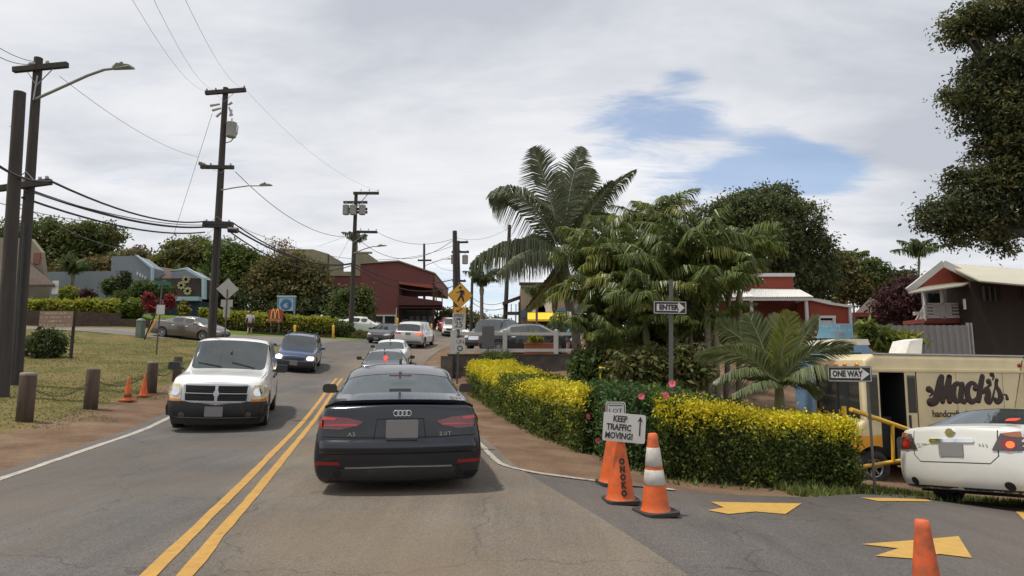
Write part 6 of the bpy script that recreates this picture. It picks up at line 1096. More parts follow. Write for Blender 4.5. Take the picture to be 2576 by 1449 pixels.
x0, x1 = P(2075, 900, Yk).x-o.x, P(2196, 900, Yk).x-o.x; zt = P(2100, 868, Yk).z-o.z; q = MB(); q.prism([(x0, .45), (x1, .45), (x1, zt-.25), (x1-.12, zt), (x0+.25, zt), (x0, zt-.5)], 0, 1.9); q.build('body', bt_m, r); q = MB(); q.prism([(x0+.2, zt), (x1-.05, zt), (x1-.1, zt+.16), (x0+.3, zt+.16)], .0, 1.9); q.build('roof', M('truck_roof', (.66, .62, .54), .5), r); q = MB(); q.prism([(x0+.2, zt-.9), (x1-.3, zt-.9), (x1-.3, zt-.2), (x0+.3, zt-.2)], -.01, .02); q.build('window', dark_win, r); MB().box((x1-.35, .3, zt-.02), (.4, .2, .12)).build('roof_light', black_pl, r)
for wx in (x0+.7, x1-.7): wheel(r, wx, .12, .38, .22, 'alloy5', 1).rotation_euler = (0, 0, R(-90))
# retaining wall with the white rail fence
x0 = WALL_X; x1 = 9.5; r = thing('retaining_wall', 'dark stained retaining wall under the white rail fence', 'wall', (x0, WALL_Y, .6)); o = r.location.copy(); zt = P(1300, 893, WALL_Y).z
q = MB(); q.box(((x1-x0)/2, 0, (zt-.6)/2-.25), (x1-x0, .36, zt-.6+.5)); q.build('wall', conc, r); q = MB(); q.box(((x1-x0)/2, -.01, zt-.6+.02), (x1-x0+.06, .44, .05)); q.build('coping', conc, r); q = MB(); q.box((-.02, -.3, (zt-.6)/2-.27), (.5, .5, zt-.6+.45)); q.build('end_pier', conc, r)
q = MB(); q.box((.12, 2.2, (zt-.6)/2-.25), (.3, 4.4, zt-.6+.45)); q.build('return_wall', conc, r)
r = thing('rail_fence', 'white two-rail fence along the top of the retaining wall', 'fence', (x0, WALL_Y, zt)); o = r.location.copy(); px0 = P(1141, 890, WALL_Y).x; step = P(1270, 890, WALL_Y).x-P(1141, 890, WALL_Y).x
for k in range(6):
    x = px0+k*step-o.x; s_ = .19 if k else .26; hgt = P(1300, 832, WALL_Y).z-zt; q = MB(); q.box((x, 0, hgt/2+.04), (s_, s_, hgt-.02)); q.box((x, 0, hgt+.04), (s_*.8, s_*.8, .05), 0, 0, None, .4); q.build('post', fence_w, r)
    if k < 5:
        for v in (840, 881): z = P(1300, v, WALL_Y).z-zt; MB().box((x+step/2, -.02, z), (step-s_*.9, .06, .13)).build('rail', fence_w, r)
# planter and grey board behind the fence
Yp_ = 28.2; a, b = P(1320, 893, Yp_), P(1392, 893, Yp_); r = thing('planter', 'terracotta planter box with yellow-green grass behind the fence', 'planter', ((a.x+b.x)/2, Yp_, Z((a.x+b.x)/2, Yp_))); h_ = P(1350, 864, Yp_).z-r.location.z; q = MB(); w_ = b.x-a.x
q.box((0, .25, h_/2), (w_, .5, h_)); q.build('box', M('terracotta', (.30, .105, .05), .85, var=.12), r); q = MB(); q.box((0, .25, h_+.01), (w_+.06, .56, .05)); q.build('rim', M('terracotta2', (.34, .13, .07), .85), r)
g = P(1228, 893, 26.4); g.z = Z(g.x, g.y); r = thing('board_on_post', 'plain grey board on a post before the rail fence', 'sign', g); sc = 26.4/620*K; MB().box((0, .02, P(1228, 850, 26.4).z/2-g.z/2), (.05, .03, P(1228, 850, 26.4).z-g.z)).build('post', steel_post, r); MB().prism(rounded(31*sc, 54*sc, .02, 3, 0, P(1228, 848, 26.4).z-g.z), -.012, 0).build('plate', M('blank_grey', (.12, .12, .122), .7, var=.05), r)
# low walls along the side street
def low_wall(name, label, pts, h_, th=.3, mtl=conc, dz=0):
    r = thing(name, label, 'wall', pts[0]); o = Vector(pts[0])
    for a, b in zip(pts[:-1], pts[1:]):
        d = (b-a); l = d.length; q = MB(); q.box((0, 0, 0), (l+.02, th, h_+.8)); c = (a+b)/2-o; q.build('wall_section', mtl, r, loc=(c.x, c.y, c.z+h_/2-.4), rot=(0, -math.asin(d.z/l)*1.0, math.atan2(d.y, d.x)))
kerb_r = M('wall_lava', (.07, .045, .036), .95, var=.4, scale=3, bump=.5, bscale=8)
low_wall('verge_wall', 'dark lava-stone wall under the long yellow hedge on the left', [P(-120, 822, 42), P(150, 824, 43), P(300, 830, 44.5)], 1.15, .4, kerb_r); low_wall('verge_wall', 'dark low wall in front of the lawn behind the parked sedan', [P(300, 830, 44.5), P(420, 834, 45), P(560, 842, 46)], .75, .4, kerb_r); low_wall('verge_wall', 'dark low wall below the far hedge near the blue SUV', [P(622, 852, 47), P(730, 858, 47.5), P(842, 862, 48)], .55, .4, kerb_r)
# ---------------------------------------------------------------- vegetation
def leafm(name, col, hue=.03, isl=.32, trans=.38, rough=.6): return M(name, col, rough, var=.25, scale=.9, isl=isl, trans=trans, hue=hue, spec=.35)
L_dark = leafm('leaf_dark', (.062, .078, .030)); L_olive = leafm('leaf_olive', (.135, .130, .042)); L_mid = leafm('leaf_mid', (.085, .125, .032)); L_bright = leafm('leaf_bright', (.17, .21, .035)); L_yellow = leafm('leaf_yellow', (.60, .52, .026), .018, .25, .35); L_ygreen = leafm('leaf_yellow_green', (.27, .28, .030), .03); L_hedge = leafm('leaf_hedge', (.085, .120, .022), .035); L_red = leafm('leaf_red', (.24, .035, .035), .02); L_plum = leafm('leaf_plum', (.075, .030, .030), .02); L_mango = leafm('leaf_mango', (.085, .110, .042), .03, .25); L_hib = leafm('leaf_hibiscus', (.055, .115, .026), .02); L_dry = leafm('leaf_dry', (.20, .14, .06), .02); petal = leafm('petal_pink', (.70, .16, .20), .01, .2); grass_b = leafm('grass_blade', (.21, .19, .07), .04, .4); grass_g = leafm('grass_green', (.14, .17, .045), .04, .4)
P_coco = leafm('frond_coconut', (.125, .145, .080), .02, .25, .35, .35); P_yel = leafm('frond_yellowing', (.22, .20, .055), .02, .3, .4, .4); P_are = leafm('frond_areca', (.108, .146, .034), .035, .4, .35, .35); P_are2 = leafm('frond_areca_light', (.20, .22, .045), .03, .35, .4, .35); P_gry = leafm('frond_young', (.13, .16, .065), .02, .3, .35, .4); bark = M('bark', (.075, .06, .048), .95, var=.35, scale=8, bump=.6, bscale=20, streak=.6); bark_p = M('palm_bark', (.16, .13, .105), .9, var=.3, scale=9, bump=.5, bscale=16); sheath = M('crownshaft', (.16, .15, .07), .6, var=.2)
def fast_mesh(name, V, nf, k, mtls, midx=None):
    me = bpy.data.meshes.new(name); n = len(V); me.vertices.add(n); me.vertices.foreach_set('co', np.ascontiguousarray(V, np.float32).ravel()); me.loops.add(nf*k); me.loops.foreach_set('vertex_index', np.arange(nf*k, dtype=np.int32)); me.polygons.add(nf); me.polygons.foreach_set('loop_start', np.arange(0, nf*k, k, dtype=np.int32))
    for m in mtls: me.materials.append(m)
    if midx is not None: me.polygons.foreach_set('material_index', np.asarray(midx, np.int32))
    me.update(calc_edges=True); return me
def unit(a): return a/np.maximum(np.linalg.norm(a, axis=1, keepdims=True), 1e-9)
def leaves(C_, size, aspect=.45, up=.3, out=None, fold=.25):
    """one folded four-cornered leaf per centre"""
    n = len(C_); d = unit(rng.normal(size=(n, 3))); 
    if out is not None: d = unit(d+out*.5)
    d[:, 2] -= .25; d = unit(d); nn_ = unit(rng.normal(size=(n, 3))+np.array([0, 0, up*3])); s = unit(np.cross(d, nn_)); s2 = np.cross(s, d); L = size*(.7+.6*rng.random((n, 1)))
    a = C_+d*L*.5; b = C_-d*L*.5; m = C_-d*L*.08; l = m+s*L*aspect*.5+s2*L*fold*aspect; r = m-s*L*aspect*.5+s2*L*fold*aspect
    return np.stack([b, r, a, l], 1).reshape(-1, 3)
def crown_pts(blobs, n, clump=.35, shell=.25, per=26):
    """points gathered in clumps around the shells of ellipsoids (cx,cy,cz,rx,ry,rz)"""
    B = np.array(blobs, float); area = (B[:, 3]*B[:, 4]+B[:, 3]*B[:, 5]+B[:, 4]*B[:, 5]); w_ = area/area.sum(); out = []; nrm = []
    for b, f in zip(B, w_):
        k = max(3, int(n*f/per)); d = unit(rng.normal(size=(k, 3))); rad = 1-np.abs(rng.normal(0, shell, (k, 1))); c = b[:3]+d*b[3:]*np.clip(rad, .15, 1.08)
        cs = clump*(.6+.8*rng.random((k, 1))); m = per; pts = np.repeat(c, m, 0)+rng.normal(size=(k*m, 3))*np.repeat(cs, m, 0)*np.array([.6, .6, .42]); out.append(pts); nrm.append(np.repeat(d, m, 0))
    return np.vstack(out), np.vstack(nrm)
def tree(name, label, base, blobs, n, size, mtl, trunk_r=.25, clump=.5, mix=None, group=None, limbs=True, cat='tree', shell=.25, aspect=.45, per=26, mixf=.25, trunk_top=None):
    base = Vector(base); root = thing(name, label, cat, base, 0, group); B = [(b[0]-base.x, b[1]-base.y, b[2]-base.z, *b[3:]) for b in blobs]
    pts, nr_ = crown_pts(B, n, clump, shell, per); V = leaves(pts, size, aspect, .3, nr_); nf = len(pts); mi = None
    if mix: mi = (np.repeat(rng.random(nf//per+1), per)[:nf] < mixf).astype(int)
    link('crown', fast_mesh('crown', V, nf, 4, [mtl]+([mix] if mix else []), mi), root)
    if limbs:
        cen = Vector(np.average(np.array(B)[:, :3], axis=0, weights=[b[3]*b[4]*b[5] for b in B])); top = Vector(trunk_top)-base if trunk_top else Vector((cen.x*.7, cen.y*.7, cen.z*.72)); mb = MB()
        mb.tube([Vector((0, 0, -.3)), top*.35+Vector((random.uniform(-.1, .1), 0, 0)), top*.7, top], [trunk_r*1.25, trunk_r, trunk_r*.85, trunk_r*.6], 10)
        mb.build('trunk', bark, root); lb = MB()
        for b in B:
            c = Vector(b[:3]); st = top*random.uniform(.6, .95); mid = st.lerp(c, .5)+Vector((random.uniform(-.2, .2)*b[3], 0, random.uniform(0, .2)*b[5])); lb.tube([st, mid, c], [trunk_r*.45, trunk_r*.28, trunk_r*.12], 6)
            for k in range(5):
                e = c+Vector(rng.normal(size=3)).normalized()*Vector(b[3:]).length*.45; lb.tube([mid.lerp(c, random.random()), c.lerp(e, .5)+Vector((0, 0, .1)), e], [trunk_r*.16, trunk_r*.1, trunk_r*.03], 4, 0, False)
        lb.build('limbs', bark, root)
    return root
def PB(u, v, Y, ru, rv=None, ry=None):
    """crown lobe from its outline in the photograph, at distance Y"""
    p = P(u, v, Y); s = K*Y/620; rv = rv or ru; return (p.x, p.y, p.z, ru*s, (ry if ry else ru*s*.9), rv*s)
# --- left skyline
Y = 72; tree('spreading_tree', 'big spreading tree with a flat crown behind the tan shop', (P(140, 800, Y).x, Y, 7), [PB(30, 600, Y, 60, 45), PB(110, 590, Y, 70, 40), PB(190, 600, Y, 60, 36), PB(250, 590, Y, 58, 28), PB(275, 615, Y, 35, 22), PB(60, 660, Y, 70, 50), PB(150, 650, Y, 80, 45), PB(230, 645, Y, 55, 35), PB(-60, 620, Y, 70, 60)], 22000, .5, L_mid, .7, .7, L_olive, mixf=.45)
Y = 70; tree('broad_tree', 'orange-tinged tree between the tan shop and the blue shop', (P(210, 800, Y).x, Y, 7), [PB(190, 690, Y, 60, 40), PB(260, 680, Y, 55, 40), PB(320, 660, Y, 45, 28), PB(355, 640, Y, 26, 16), PB(140, 700, Y, 50, 45)], 12000, .45, L_olive, .5, .6, L_dry, mixf=.28)
Y = 66; tree('roadside_tree', 'yellow-green feathery tree left of the middle pole', (P(470, 810, Y).x, Y, 6.5), [PB(450, 640, Y, 42, 34), PB(490, 625, Y, 40, 30), PB(520, 650, Y, 45, 38), PB(420, 660, Y, 36, 24), PB(470, 690, Y, 60, 36), PB(395, 672, Y, 30, 18)], 14000, .40, L_olive, .4, .55, L_bright, mixf=.35)
Y = 63; tree('roadside_tree', 'dense green tree just right of the middle pole', (P(590, 815, Y).x, Y, 6), [PB(570, 640, Y, 46, 36), PB(610, 655, Y, 46, 34), PB(560, 700, Y, 55, 45), PB(620, 710, Y, 60, 50), PB(645, 672, Y, 30, 24)], 16000, .40, L_mid, .4, .55, L_bright, mixf=.3)
Y = 61; tree('roadside_tree', 'brownish tree tangle behind the blue framed sign', (P(720, 820, Y).x, Y, 5.8), [PB(690, 680, Y, 46, 36), PB(740, 670, Y, 46, 38), PB(790, 700, Y, 42, 40), PB(700, 730, Y, 60, 48), PB(770, 750, Y, 60, 50), PB(660, 715, Y, 40, 40)], 16000, .38, L_olive, .35, .55, L_dry, mixf=.25)
Y = 60; tree('understorey_tree', 'dark understorey thicket under the roadside trees', (P(640, 825, Y).x, Y, 5.6), [PB(560, 770, Y, 50, 45), PB(630, 770, Y, 55, 45), PB(700, 785, Y, 55, 40), PB(780, 785, Y, 50, 40), PB(840, 770, Y, 40, 50)], 9000, .40, L_dark, .3, .6)
Y = 62; r = tree('bare_tree', 'thin twiggy tree sticking up above the brownish tangle', (P(700, 760, Y).x, Y, 6), [PB(690, 622, Y, 24, 24), PB(720, 620, Y, 22, 22), PB(700, 650, Y, 26, 20)], 700, .25, L_dry, .18, .5, None, per=6)
Y = 56; tree('shade_tree', 'leafy young tree in front of the red building', (P(885, 835, Y).x, Y, 4.6), [PB(865, 755, Y, 30, 26), PB(905, 745, Y, 30, 24), PB(850, 790, Y, 30, 26), PB(895, 790, Y, 42, 34), PB(925, 770, Y, 18, 26)], 7000, .36, L_mid, .2, .45, L_olive, mixf=.35)
Y = 70; tree('far_shrub', 'pale green shrubs at the crest right of the red building', (P(1120, 815, Y).x, Y, 4.8), [PB(1095, 800, Y, 24, 22), PB(1130, 795, Y, 30, 24), PB(1165, 800, Y, 30, 24), PB(1205, 808, Y, 34, 18), PB(1250, 815, Y, 30, 14)], 4500, .4, L_olive, .15, .5, L_mid, cat='shrub', limbs=False)
# --- garden plants by the blue shop
def bush(name, label, u, v, Y, ru, rv, n, size, mtl, mix=None, cat='shrub', group=None, clump=.18, mixf=.3, aspect=.45, per=16):
    p = P(u, v, Y); s = K*Y/620; b = P(u, v+rv, Y); return tree(name, label, (b.x, b.y, min(b.z, Z(b.x, b.y)+5)), [(p.x, p.y, p.z, ru*s, ru*s*.9, rv*s)], n, size, mtl, .06, clump, mix, group, True, cat, .2, aspect, per, mixf)
bush('round_shrub', 'clipped round yellow-green shrub before the blue shop wall', 172, 742, 50, 24, 22, 2200, .18, L_ygreen, L_bright); bush('dark_red_shrub', 'dull dark red shrub beside the round green one', 219, 748, 50, 20, 20, 1500, .2, L_plum); bush('green_shrub', 'dark green shrub against the blue-grey wall', 282, 722, 51, 24, 22, 1800, .25, L_mid, L_dark); bush('green_shrub', 'taller dark conifer-like shrub by the blue gable', 312, 705, 51.5, 16, 26, 1500, .22, L_dark); bush('umbrella_tree', 'low umbrella-shaped green tree behind the red plants', 385, 730, 50, 52, 26, 3600, .25, L_mid, L_dark, 'tree'); bush('green_shrub', 'loose green shrub under the umbrella tree', 315, 748, 49.5, 30, 16, 1500, .22, L_mid)
for (u, v, lab) in ((374, 755, 'red-leaved ti plant left of the street-name post'), (428, 760, 'red-leaved ti plant right of the street-name post'), (384, 775, 'small red ti plant at the foot of the street-name post')): bush('ti_plant', lab, u, v, 47, 10 if u != 384 else 7, 17 if u != 384 else 11, 420, .42, L_red, None, 'plant', 'red ti plants', .2, .3, .3, 8)
bush('croton', 'tall yellow croton against the navy wall', 463, 778, 50, 9, 22, 500, .3, L_ygreen, L_dry, 'plant'); bush('ginger_clump', 'bright green ginger leaves left of the red plants', 340, 772, 48, 24, 18, 900, .5, L_bright, L_mid, 'plant', None, .25, .4, .22, 8); bush('verge_bush', 'grey-green bush under the brown notice board', 120, 868, 26.3, 40, 40, 3600, .14, L_dark, L_mid, mixf=.4); bush('verge_bush', 'low green tuft left of the notice board post', 66, 870, 26.6, 20, 28, 900, .14, L_mid); bush('wall_bush', 'grey-green bush in front of the retaining wall', 1250, 902, 26.0, 44, 17, 2200, .10, L_mid, L_olive); bush('potted_grass', 'tuft of yellow grass in the terracotta planter', 1345, 850, 28.3, 13, 14, 260, .4, L_ygreen, None, 'plant', None, .1, .3, .12, 8)
for (u, v, Y, ru, rv, lab) in ((1360, 835, 42, 26, 14, 'dusty green shrubs at the foot of the awning shop'), (1290, 828, 42, 22, 14, 'green shrub at the porch of the awning shop'), (1420, 850, 32, 14, 10, 'small yellow-green plant beyond the fence')): bush('shop_shrub', lab, u, v, Y, ru, rv, 1300, .2, L_mid, L_olive)
for (u, v, Y, ru, rv, lab, m1) in ((2180, 842, 19.2, 16, 34, 'banana-like yellow-green plant beside the banner', L_bright), (2225, 856, 19.4, 22, 28, 'bright green leafy plant before the grey fence', L_bright), (2275, 862, 19.5, 30, 22, 'orange-tinged croton before the grey fence', L_ygreen)): bush('fence_plant', lab, u, v, Y, ru, rv, 500, .34, m1, L_mid, 'plant', None, .15, .35, .25, 8)
# --- hedges
def hedge(label, path, hgt, dep, n_m2, size, mtls, side, pat=None, jit=.05, name='hedge', top_bulge=.05, mats_fn=None):
    """clipped hedge along a path (front foot line); dep goes to the given side; leaves on every face, woody inside"""
    path = [Vector(p) for p in path]; o = path[0].copy(); root = thing(name, label, 'hedge', o); seg = [(b-a).length for a, b in zip(path[:-1], path[1:])]; Ls = np.concatenate([[0], np.cumsum(seg)]); tot = Ls[-1]
    def at(s):
        x = np.interp(s, Ls, [p.x for p in path]); y = np.interp(s, Ls, [p.y for p in path]); return x, y
    def nrm(s):
        x0, y0 = at(s-.15); x1, y1 = at(s+.15); dx, dy = x1-x0, y1-y0; l = np.hypot(dx, dy)+1e-9; return -dy/l*side, dx/l*side
    def surf(s, d, h):
        """s along, d depth 0..1, h height 0..1 -> world"""
        s = np.clip(s, .02, tot-.02); x, y = at(s); nx, ny = nrm(s); wob = .05*np.sin(s*3.1)+.035*np.sin(s*7.3+1)+.03*np.sin(s*13.1+h*9)+.03*np.sin(s*5.0-h*12); e = .10*(1-np.clip((1-h)*6, 0, 1))
        dd = e+(dep-2*e)*d+wob*(1-h*.3); X = x+nx*dd; Yv = y+ny*dd; z0 = zarr(X, Yv); hh = hgt*(1+.035*np.sin(s*2.3)+.03*np.sin(s*5.9+d*4)); return np.stack([X, Yv, z0+hh*h], 1)
    nf_, nt_, ne_ = int(tot*hgt*n_m2), int(tot*dep*n_m2), int(dep*hgt*n_m2)
    pf = surf(rng.random(nf_)*tot, np.abs(rng.normal(0, .05, nf_)), rng.random(nf_)**.9); pk = surf(rng.random(nf_//2)*tot, 1-np.abs(rng.normal(0, .05, nf_//2)), rng.random(nf_//2)); pt = surf(rng.random(nt_)*tot, rng.random(nt_), 1-np.abs(rng.normal(0, .035, nt_)))
    e1 = surf(np.abs(rng.normal(0, .06, ne_)), rng.random(ne_), rng.random(ne_)); e2 = surf(tot-np.abs(rng.normal(0, .06, ne_)), rng.random(ne_), rng.random(ne_)); pts = np.vstack([pf, pk, pt, e1, e2]); pts += rng.normal(0, jit, pts.shape); sh = rng.random(len(pts)) < .05; cl = np.sin(pts[:, 0]*21)+np.sin(pts[:, 1]*17+2); pts[sh & (cl > .4), 2] += np.abs(rng.normal(0, .05, (sh & (cl > .4)).sum()))*hgt
    V = leaves(pts, size, .5, .25); hrel = (pts[:, 2]-zarr(pts[:, 0], pts[:, 1]))/hgt; mi = mats_fn(pts, hrel) if mats_fn else np.zeros(len(pts), int)
    V -= np.array(o); link('foliage', fast_mesh('foliage', V, len(pts), 4, mtls, mi), root)
    core = MB(); ns = max(4, int(tot/.3)); g = []
    for k in range(ns+1):
        s = np.array([tot*k/ns]); g.append([Vector(surf(s, np.array([d]), np.array([h]))[0])-o for d, h in ((.10, 0), (.10, .88), (.5, .93), (.90, .88), (.90, 0))])
    vs = [p for r_ in g for p in r_]; fs = [(k*5+j, k*5+j+1, k*5+j+6, k*5+j+5) for k in range(ns) for j in range(4)]+[(0, 1, 2, 3, 4), tuple(ns*5+j for j in range(4, -1, -1))]; core.add(vs, fs); core.build('stems', M('hedge_inside', (.020, .024, .009), 1.0, var=.4, scale=14, bump=.6, bscale=30), root); return root
def vnoise(p, f, seed=0): return np.sin(p[:, 0]*f*1.7+seed)+np.sin(p[:, 1]*f*2.1+seed*2+1.3)+np.sin((p[:, 0]+p[:, 1])*f*3.3+seed)
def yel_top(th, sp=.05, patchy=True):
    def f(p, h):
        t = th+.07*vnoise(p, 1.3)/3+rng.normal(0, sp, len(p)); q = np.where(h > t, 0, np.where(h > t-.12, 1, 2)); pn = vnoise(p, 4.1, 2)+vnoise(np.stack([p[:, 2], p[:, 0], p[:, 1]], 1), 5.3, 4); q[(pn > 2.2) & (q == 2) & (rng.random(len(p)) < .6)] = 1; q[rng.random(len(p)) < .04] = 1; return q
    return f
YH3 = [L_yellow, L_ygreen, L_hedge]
f3 = [ground(1668, 1205), ground(1760, 1216), ground(1900, 1224), ground(2050, 1233), ground(2170, 1243)]
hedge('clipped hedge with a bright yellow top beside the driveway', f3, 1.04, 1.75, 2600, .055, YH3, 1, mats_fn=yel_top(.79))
f2 = [ground(1455, 1132)+Vector((.05, .1, 0)), ground(1560, 1172), ground(1668, 1203)]
hedge('green hibiscus hedge with pink flowers behind the traffic cones', f2, 1.12, 1.7, 1500, .075, [L_hib, L_dark], 1, mats_fn=lambda p, h: (rng.random(len(p)) < .3).astype(int), jit=.07)
f1 = [ground(1172, 985), ground(1215, 1015), ground(1265, 1050), ground(1330, 1088), ground(1400, 1116), ground(1462, 1140)]
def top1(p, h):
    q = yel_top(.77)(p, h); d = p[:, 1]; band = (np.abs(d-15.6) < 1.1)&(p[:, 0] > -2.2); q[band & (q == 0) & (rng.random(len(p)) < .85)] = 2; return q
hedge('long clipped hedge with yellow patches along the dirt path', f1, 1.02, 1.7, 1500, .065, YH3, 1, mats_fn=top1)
# flowers on the hibiscus
fl_pts = [(1520, 1028), (1478, 1048), (1505, 1108), (1692, 966), (1672, 994), (1613, 998), (1290, 946), (1262, 944), (1178, 955)]
fm = MB()
for k in range(5):
    a = 2*math.pi*k/5; c_, s_ = math.cos(a), math.sin(a); fm.add([(0, 0, 0), (c_*.030-s_*.030, -.012, s_*.030+c_*.030), (c_*.050-s_*.012, -.022, s_*.050+c_*.012), (c_*.050+s_*.012, -.020, s_*.050-c_*.012), (c_*.030+s_*.030, -.016, s_*.030-c_*.030)], [(0, 1, 2, 3, 4)])
fm.tube([(0, 0, 0), (.006, -.05, .004)], .004, 4); fmesh = fm.mesh('hibiscus_flower', petal)
places = ('left of the small lot sign', 'on the dark side of the hedge left of the sign', 'below the left edge of the hand-lettered board', 'on the hedge top beside the ENTER post', 'on the hedge rim left of the ENTER post', 'on the hedge top above the cones', 'on the left yellow hedge top', 'beside another flower on the left hedge', 'at the far left tip of the hedge')
for (u, v), pl in zip(fl_pts, places):
    d = ray(u, v); ys = np.linspace(4, 30, 900); xs = d.x/d.y*ys; zs = CAMZ+d.z/d.y*ys; best = None
    for fpath, hg in ((f3, .98), (f2, 1.12), (f1, 1.02)):
        for i in range(len(fpath)-1):
            a, b = fpath[i], fpath[i+1]; n = Vector((-(b-a).y, (b-a).x, 0)).normalized(); t_ = [(Vector((x, y, 0))-Vector((a.x, a.y, 0))) for x, y in zip(xs, ys)]
            for k, q in enumerate(t_):
                dn = q.dot(n); al = q.dot((b-a).normalized())
                if 0 <= dn <= 1.7 and 0 <= al <= (b-a).length and zs[k] < Z(xs[k], ys[k])+hg:
                    if best is None or ys[k] < best: best = ys[k]
                    break
    Yf_ = (best or 8.0)-.12; p = P(u, v, Yf_); o = link('hibiscus_flower', fmesh, None, p, (random.uniform(-.5, .3), random.uniform(-.5, .5), random.uniform(-.6, .6))); o.scale = (.95,)*3; tag(o, 'pink hibiscus flower '+pl, 'flower', 'pink hibiscus flowers')
# hedges across the road
def up(p, th): return p+Vector((0, 0, th))
fl_ = [P(18, 808, 44.2), P(150, 812, 44.8), P(288, 818, 46.2)]
def hedge_far(label, pts, top_v, Ydep, n, size, mtls, th, hgt=None): return hedge(label, pts, hgt, Ydep, n, size, mtls, 1, mats_fn=yel_top(th, .12), jit=.09)
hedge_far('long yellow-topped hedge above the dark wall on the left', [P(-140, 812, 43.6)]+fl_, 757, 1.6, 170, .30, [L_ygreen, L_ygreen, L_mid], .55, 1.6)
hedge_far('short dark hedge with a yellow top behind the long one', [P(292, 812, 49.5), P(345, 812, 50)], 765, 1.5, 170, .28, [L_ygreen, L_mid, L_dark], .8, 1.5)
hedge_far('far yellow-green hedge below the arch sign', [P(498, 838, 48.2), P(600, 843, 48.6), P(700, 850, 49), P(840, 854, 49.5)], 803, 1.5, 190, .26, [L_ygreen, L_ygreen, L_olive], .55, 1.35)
bush('kerb_shrub', 'dark green shrub at the right end of the far hedge', 862, 828, 50, 30, 20, 1800, .22, L_mid, L_dark); bush('kerb_shrub', 'dull green weeds at the kerb near the black sedan', 905, 848, 50, 32, 14, 1600, .2, L_olive)
# --- mango tree and others on the right
Y = 42; tree('mango_tree', 'large dark rounded mango tree behind the palms', (P(1920, 830, Y).x, Y, 3.5), [PB(1860, 540, Y, 70, 55), PB(1940, 520, Y, 75, 55), PB(2010, 560, Y, 60, 60), PB(1780, 570, Y, 66, 50), PB(1900, 620, Y, 120, 80), PB(2030, 650, Y, 60, 70), PB(1800, 660, Y, 80, 70), PB(1960, 700, Y, 100, 60), PB(2060, 700, Y, 45, 50), PB(1900, 560, Y, 120, 75), PB(1790, 620, Y, 80, 70), PB(2070, 640, Y, 40, 50)], 56000, .26, L_mango, .5, .42, L_olive, mixf=.16, shell=.14)
Y = 48
for (lab, bl, m1, n) in (('olive tree right of the mango tree', [PB(2110, 680, Y, 45, 45), PB(2150, 720, Y, 50, 45), PB(2090, 730, Y, 45, 40)], L_olive, 6000), ('rounded green tree between mango and balcony house', [PB(2195, 690, Y, 36, 42), PB(2200, 735, Y, 50, 42), PB(2240, 725, Y, 40, 36)], L_mid, 6000), ('low green tree left of the cream roof', [PB(2270, 720, Y, 42, 36), PB(2300, 740, Y, 40, 34)], L_dark, 4500)):
    tree('background_tree', lab, (bl[0][0], Y, 4.2), bl, n, .34, m1, .25, .5, L_dry, 'trees behind the red buildings', mixf=.12)
Y = 30; tree('plum_tree', 'dark purple-leaved tree beside the balcony house', (P(2270, 830, Y).x, Y, 2.4), [PB(2280, 740, Y, 46, 42), PB(2240, 770, Y, 40, 36), PB(2310, 785, Y, 36, 36)], 5000, .22, L_plum, .15, .35)
# overhanging tree at the right edge; its trunk stands outside the picture
Y = 15.5; tree('overhanging_tree', 'tall dark tree overhanging the right edge of the picture', (P(2860, 1100, Y).x, Y, -1.1), [PB(2470, 50, Y, 85, 50), PB(2560, 30, Y, 110, 80), PB(2420, 75, Y, 55, 42), PB(2520, 170, Y, 105, 70), PB(2430, 235, Y, 60, 62), PB(2510, 290, Y, 100, 75), PB(2600, 230, Y, 120, 120), PB(2540, 380, Y, 95, 80), PB(2620, 420, Y, 110, 110), PB(2500, 470, Y, 80, 70), PB(2420, 465, Y, 55, 44), PB(2400, 520, Y, 62, 36), PB(2345, 545, Y, 50, 34), PB(2420, 575, Y, 60, 42), PB(2500, 555, Y, 60, 50), PB(2520, 605, Y, 34, 38), PB(2570, 540, Y, 60, 50), PB(2700, 300, Y, 150, 160), PB(2720, 80, Y, 150, 130)], 82000, .115, L_dark, .45, .23, L_olive, shell=.34, per=36, mixf=.36, trunk_top=P(2760, 420, Y))
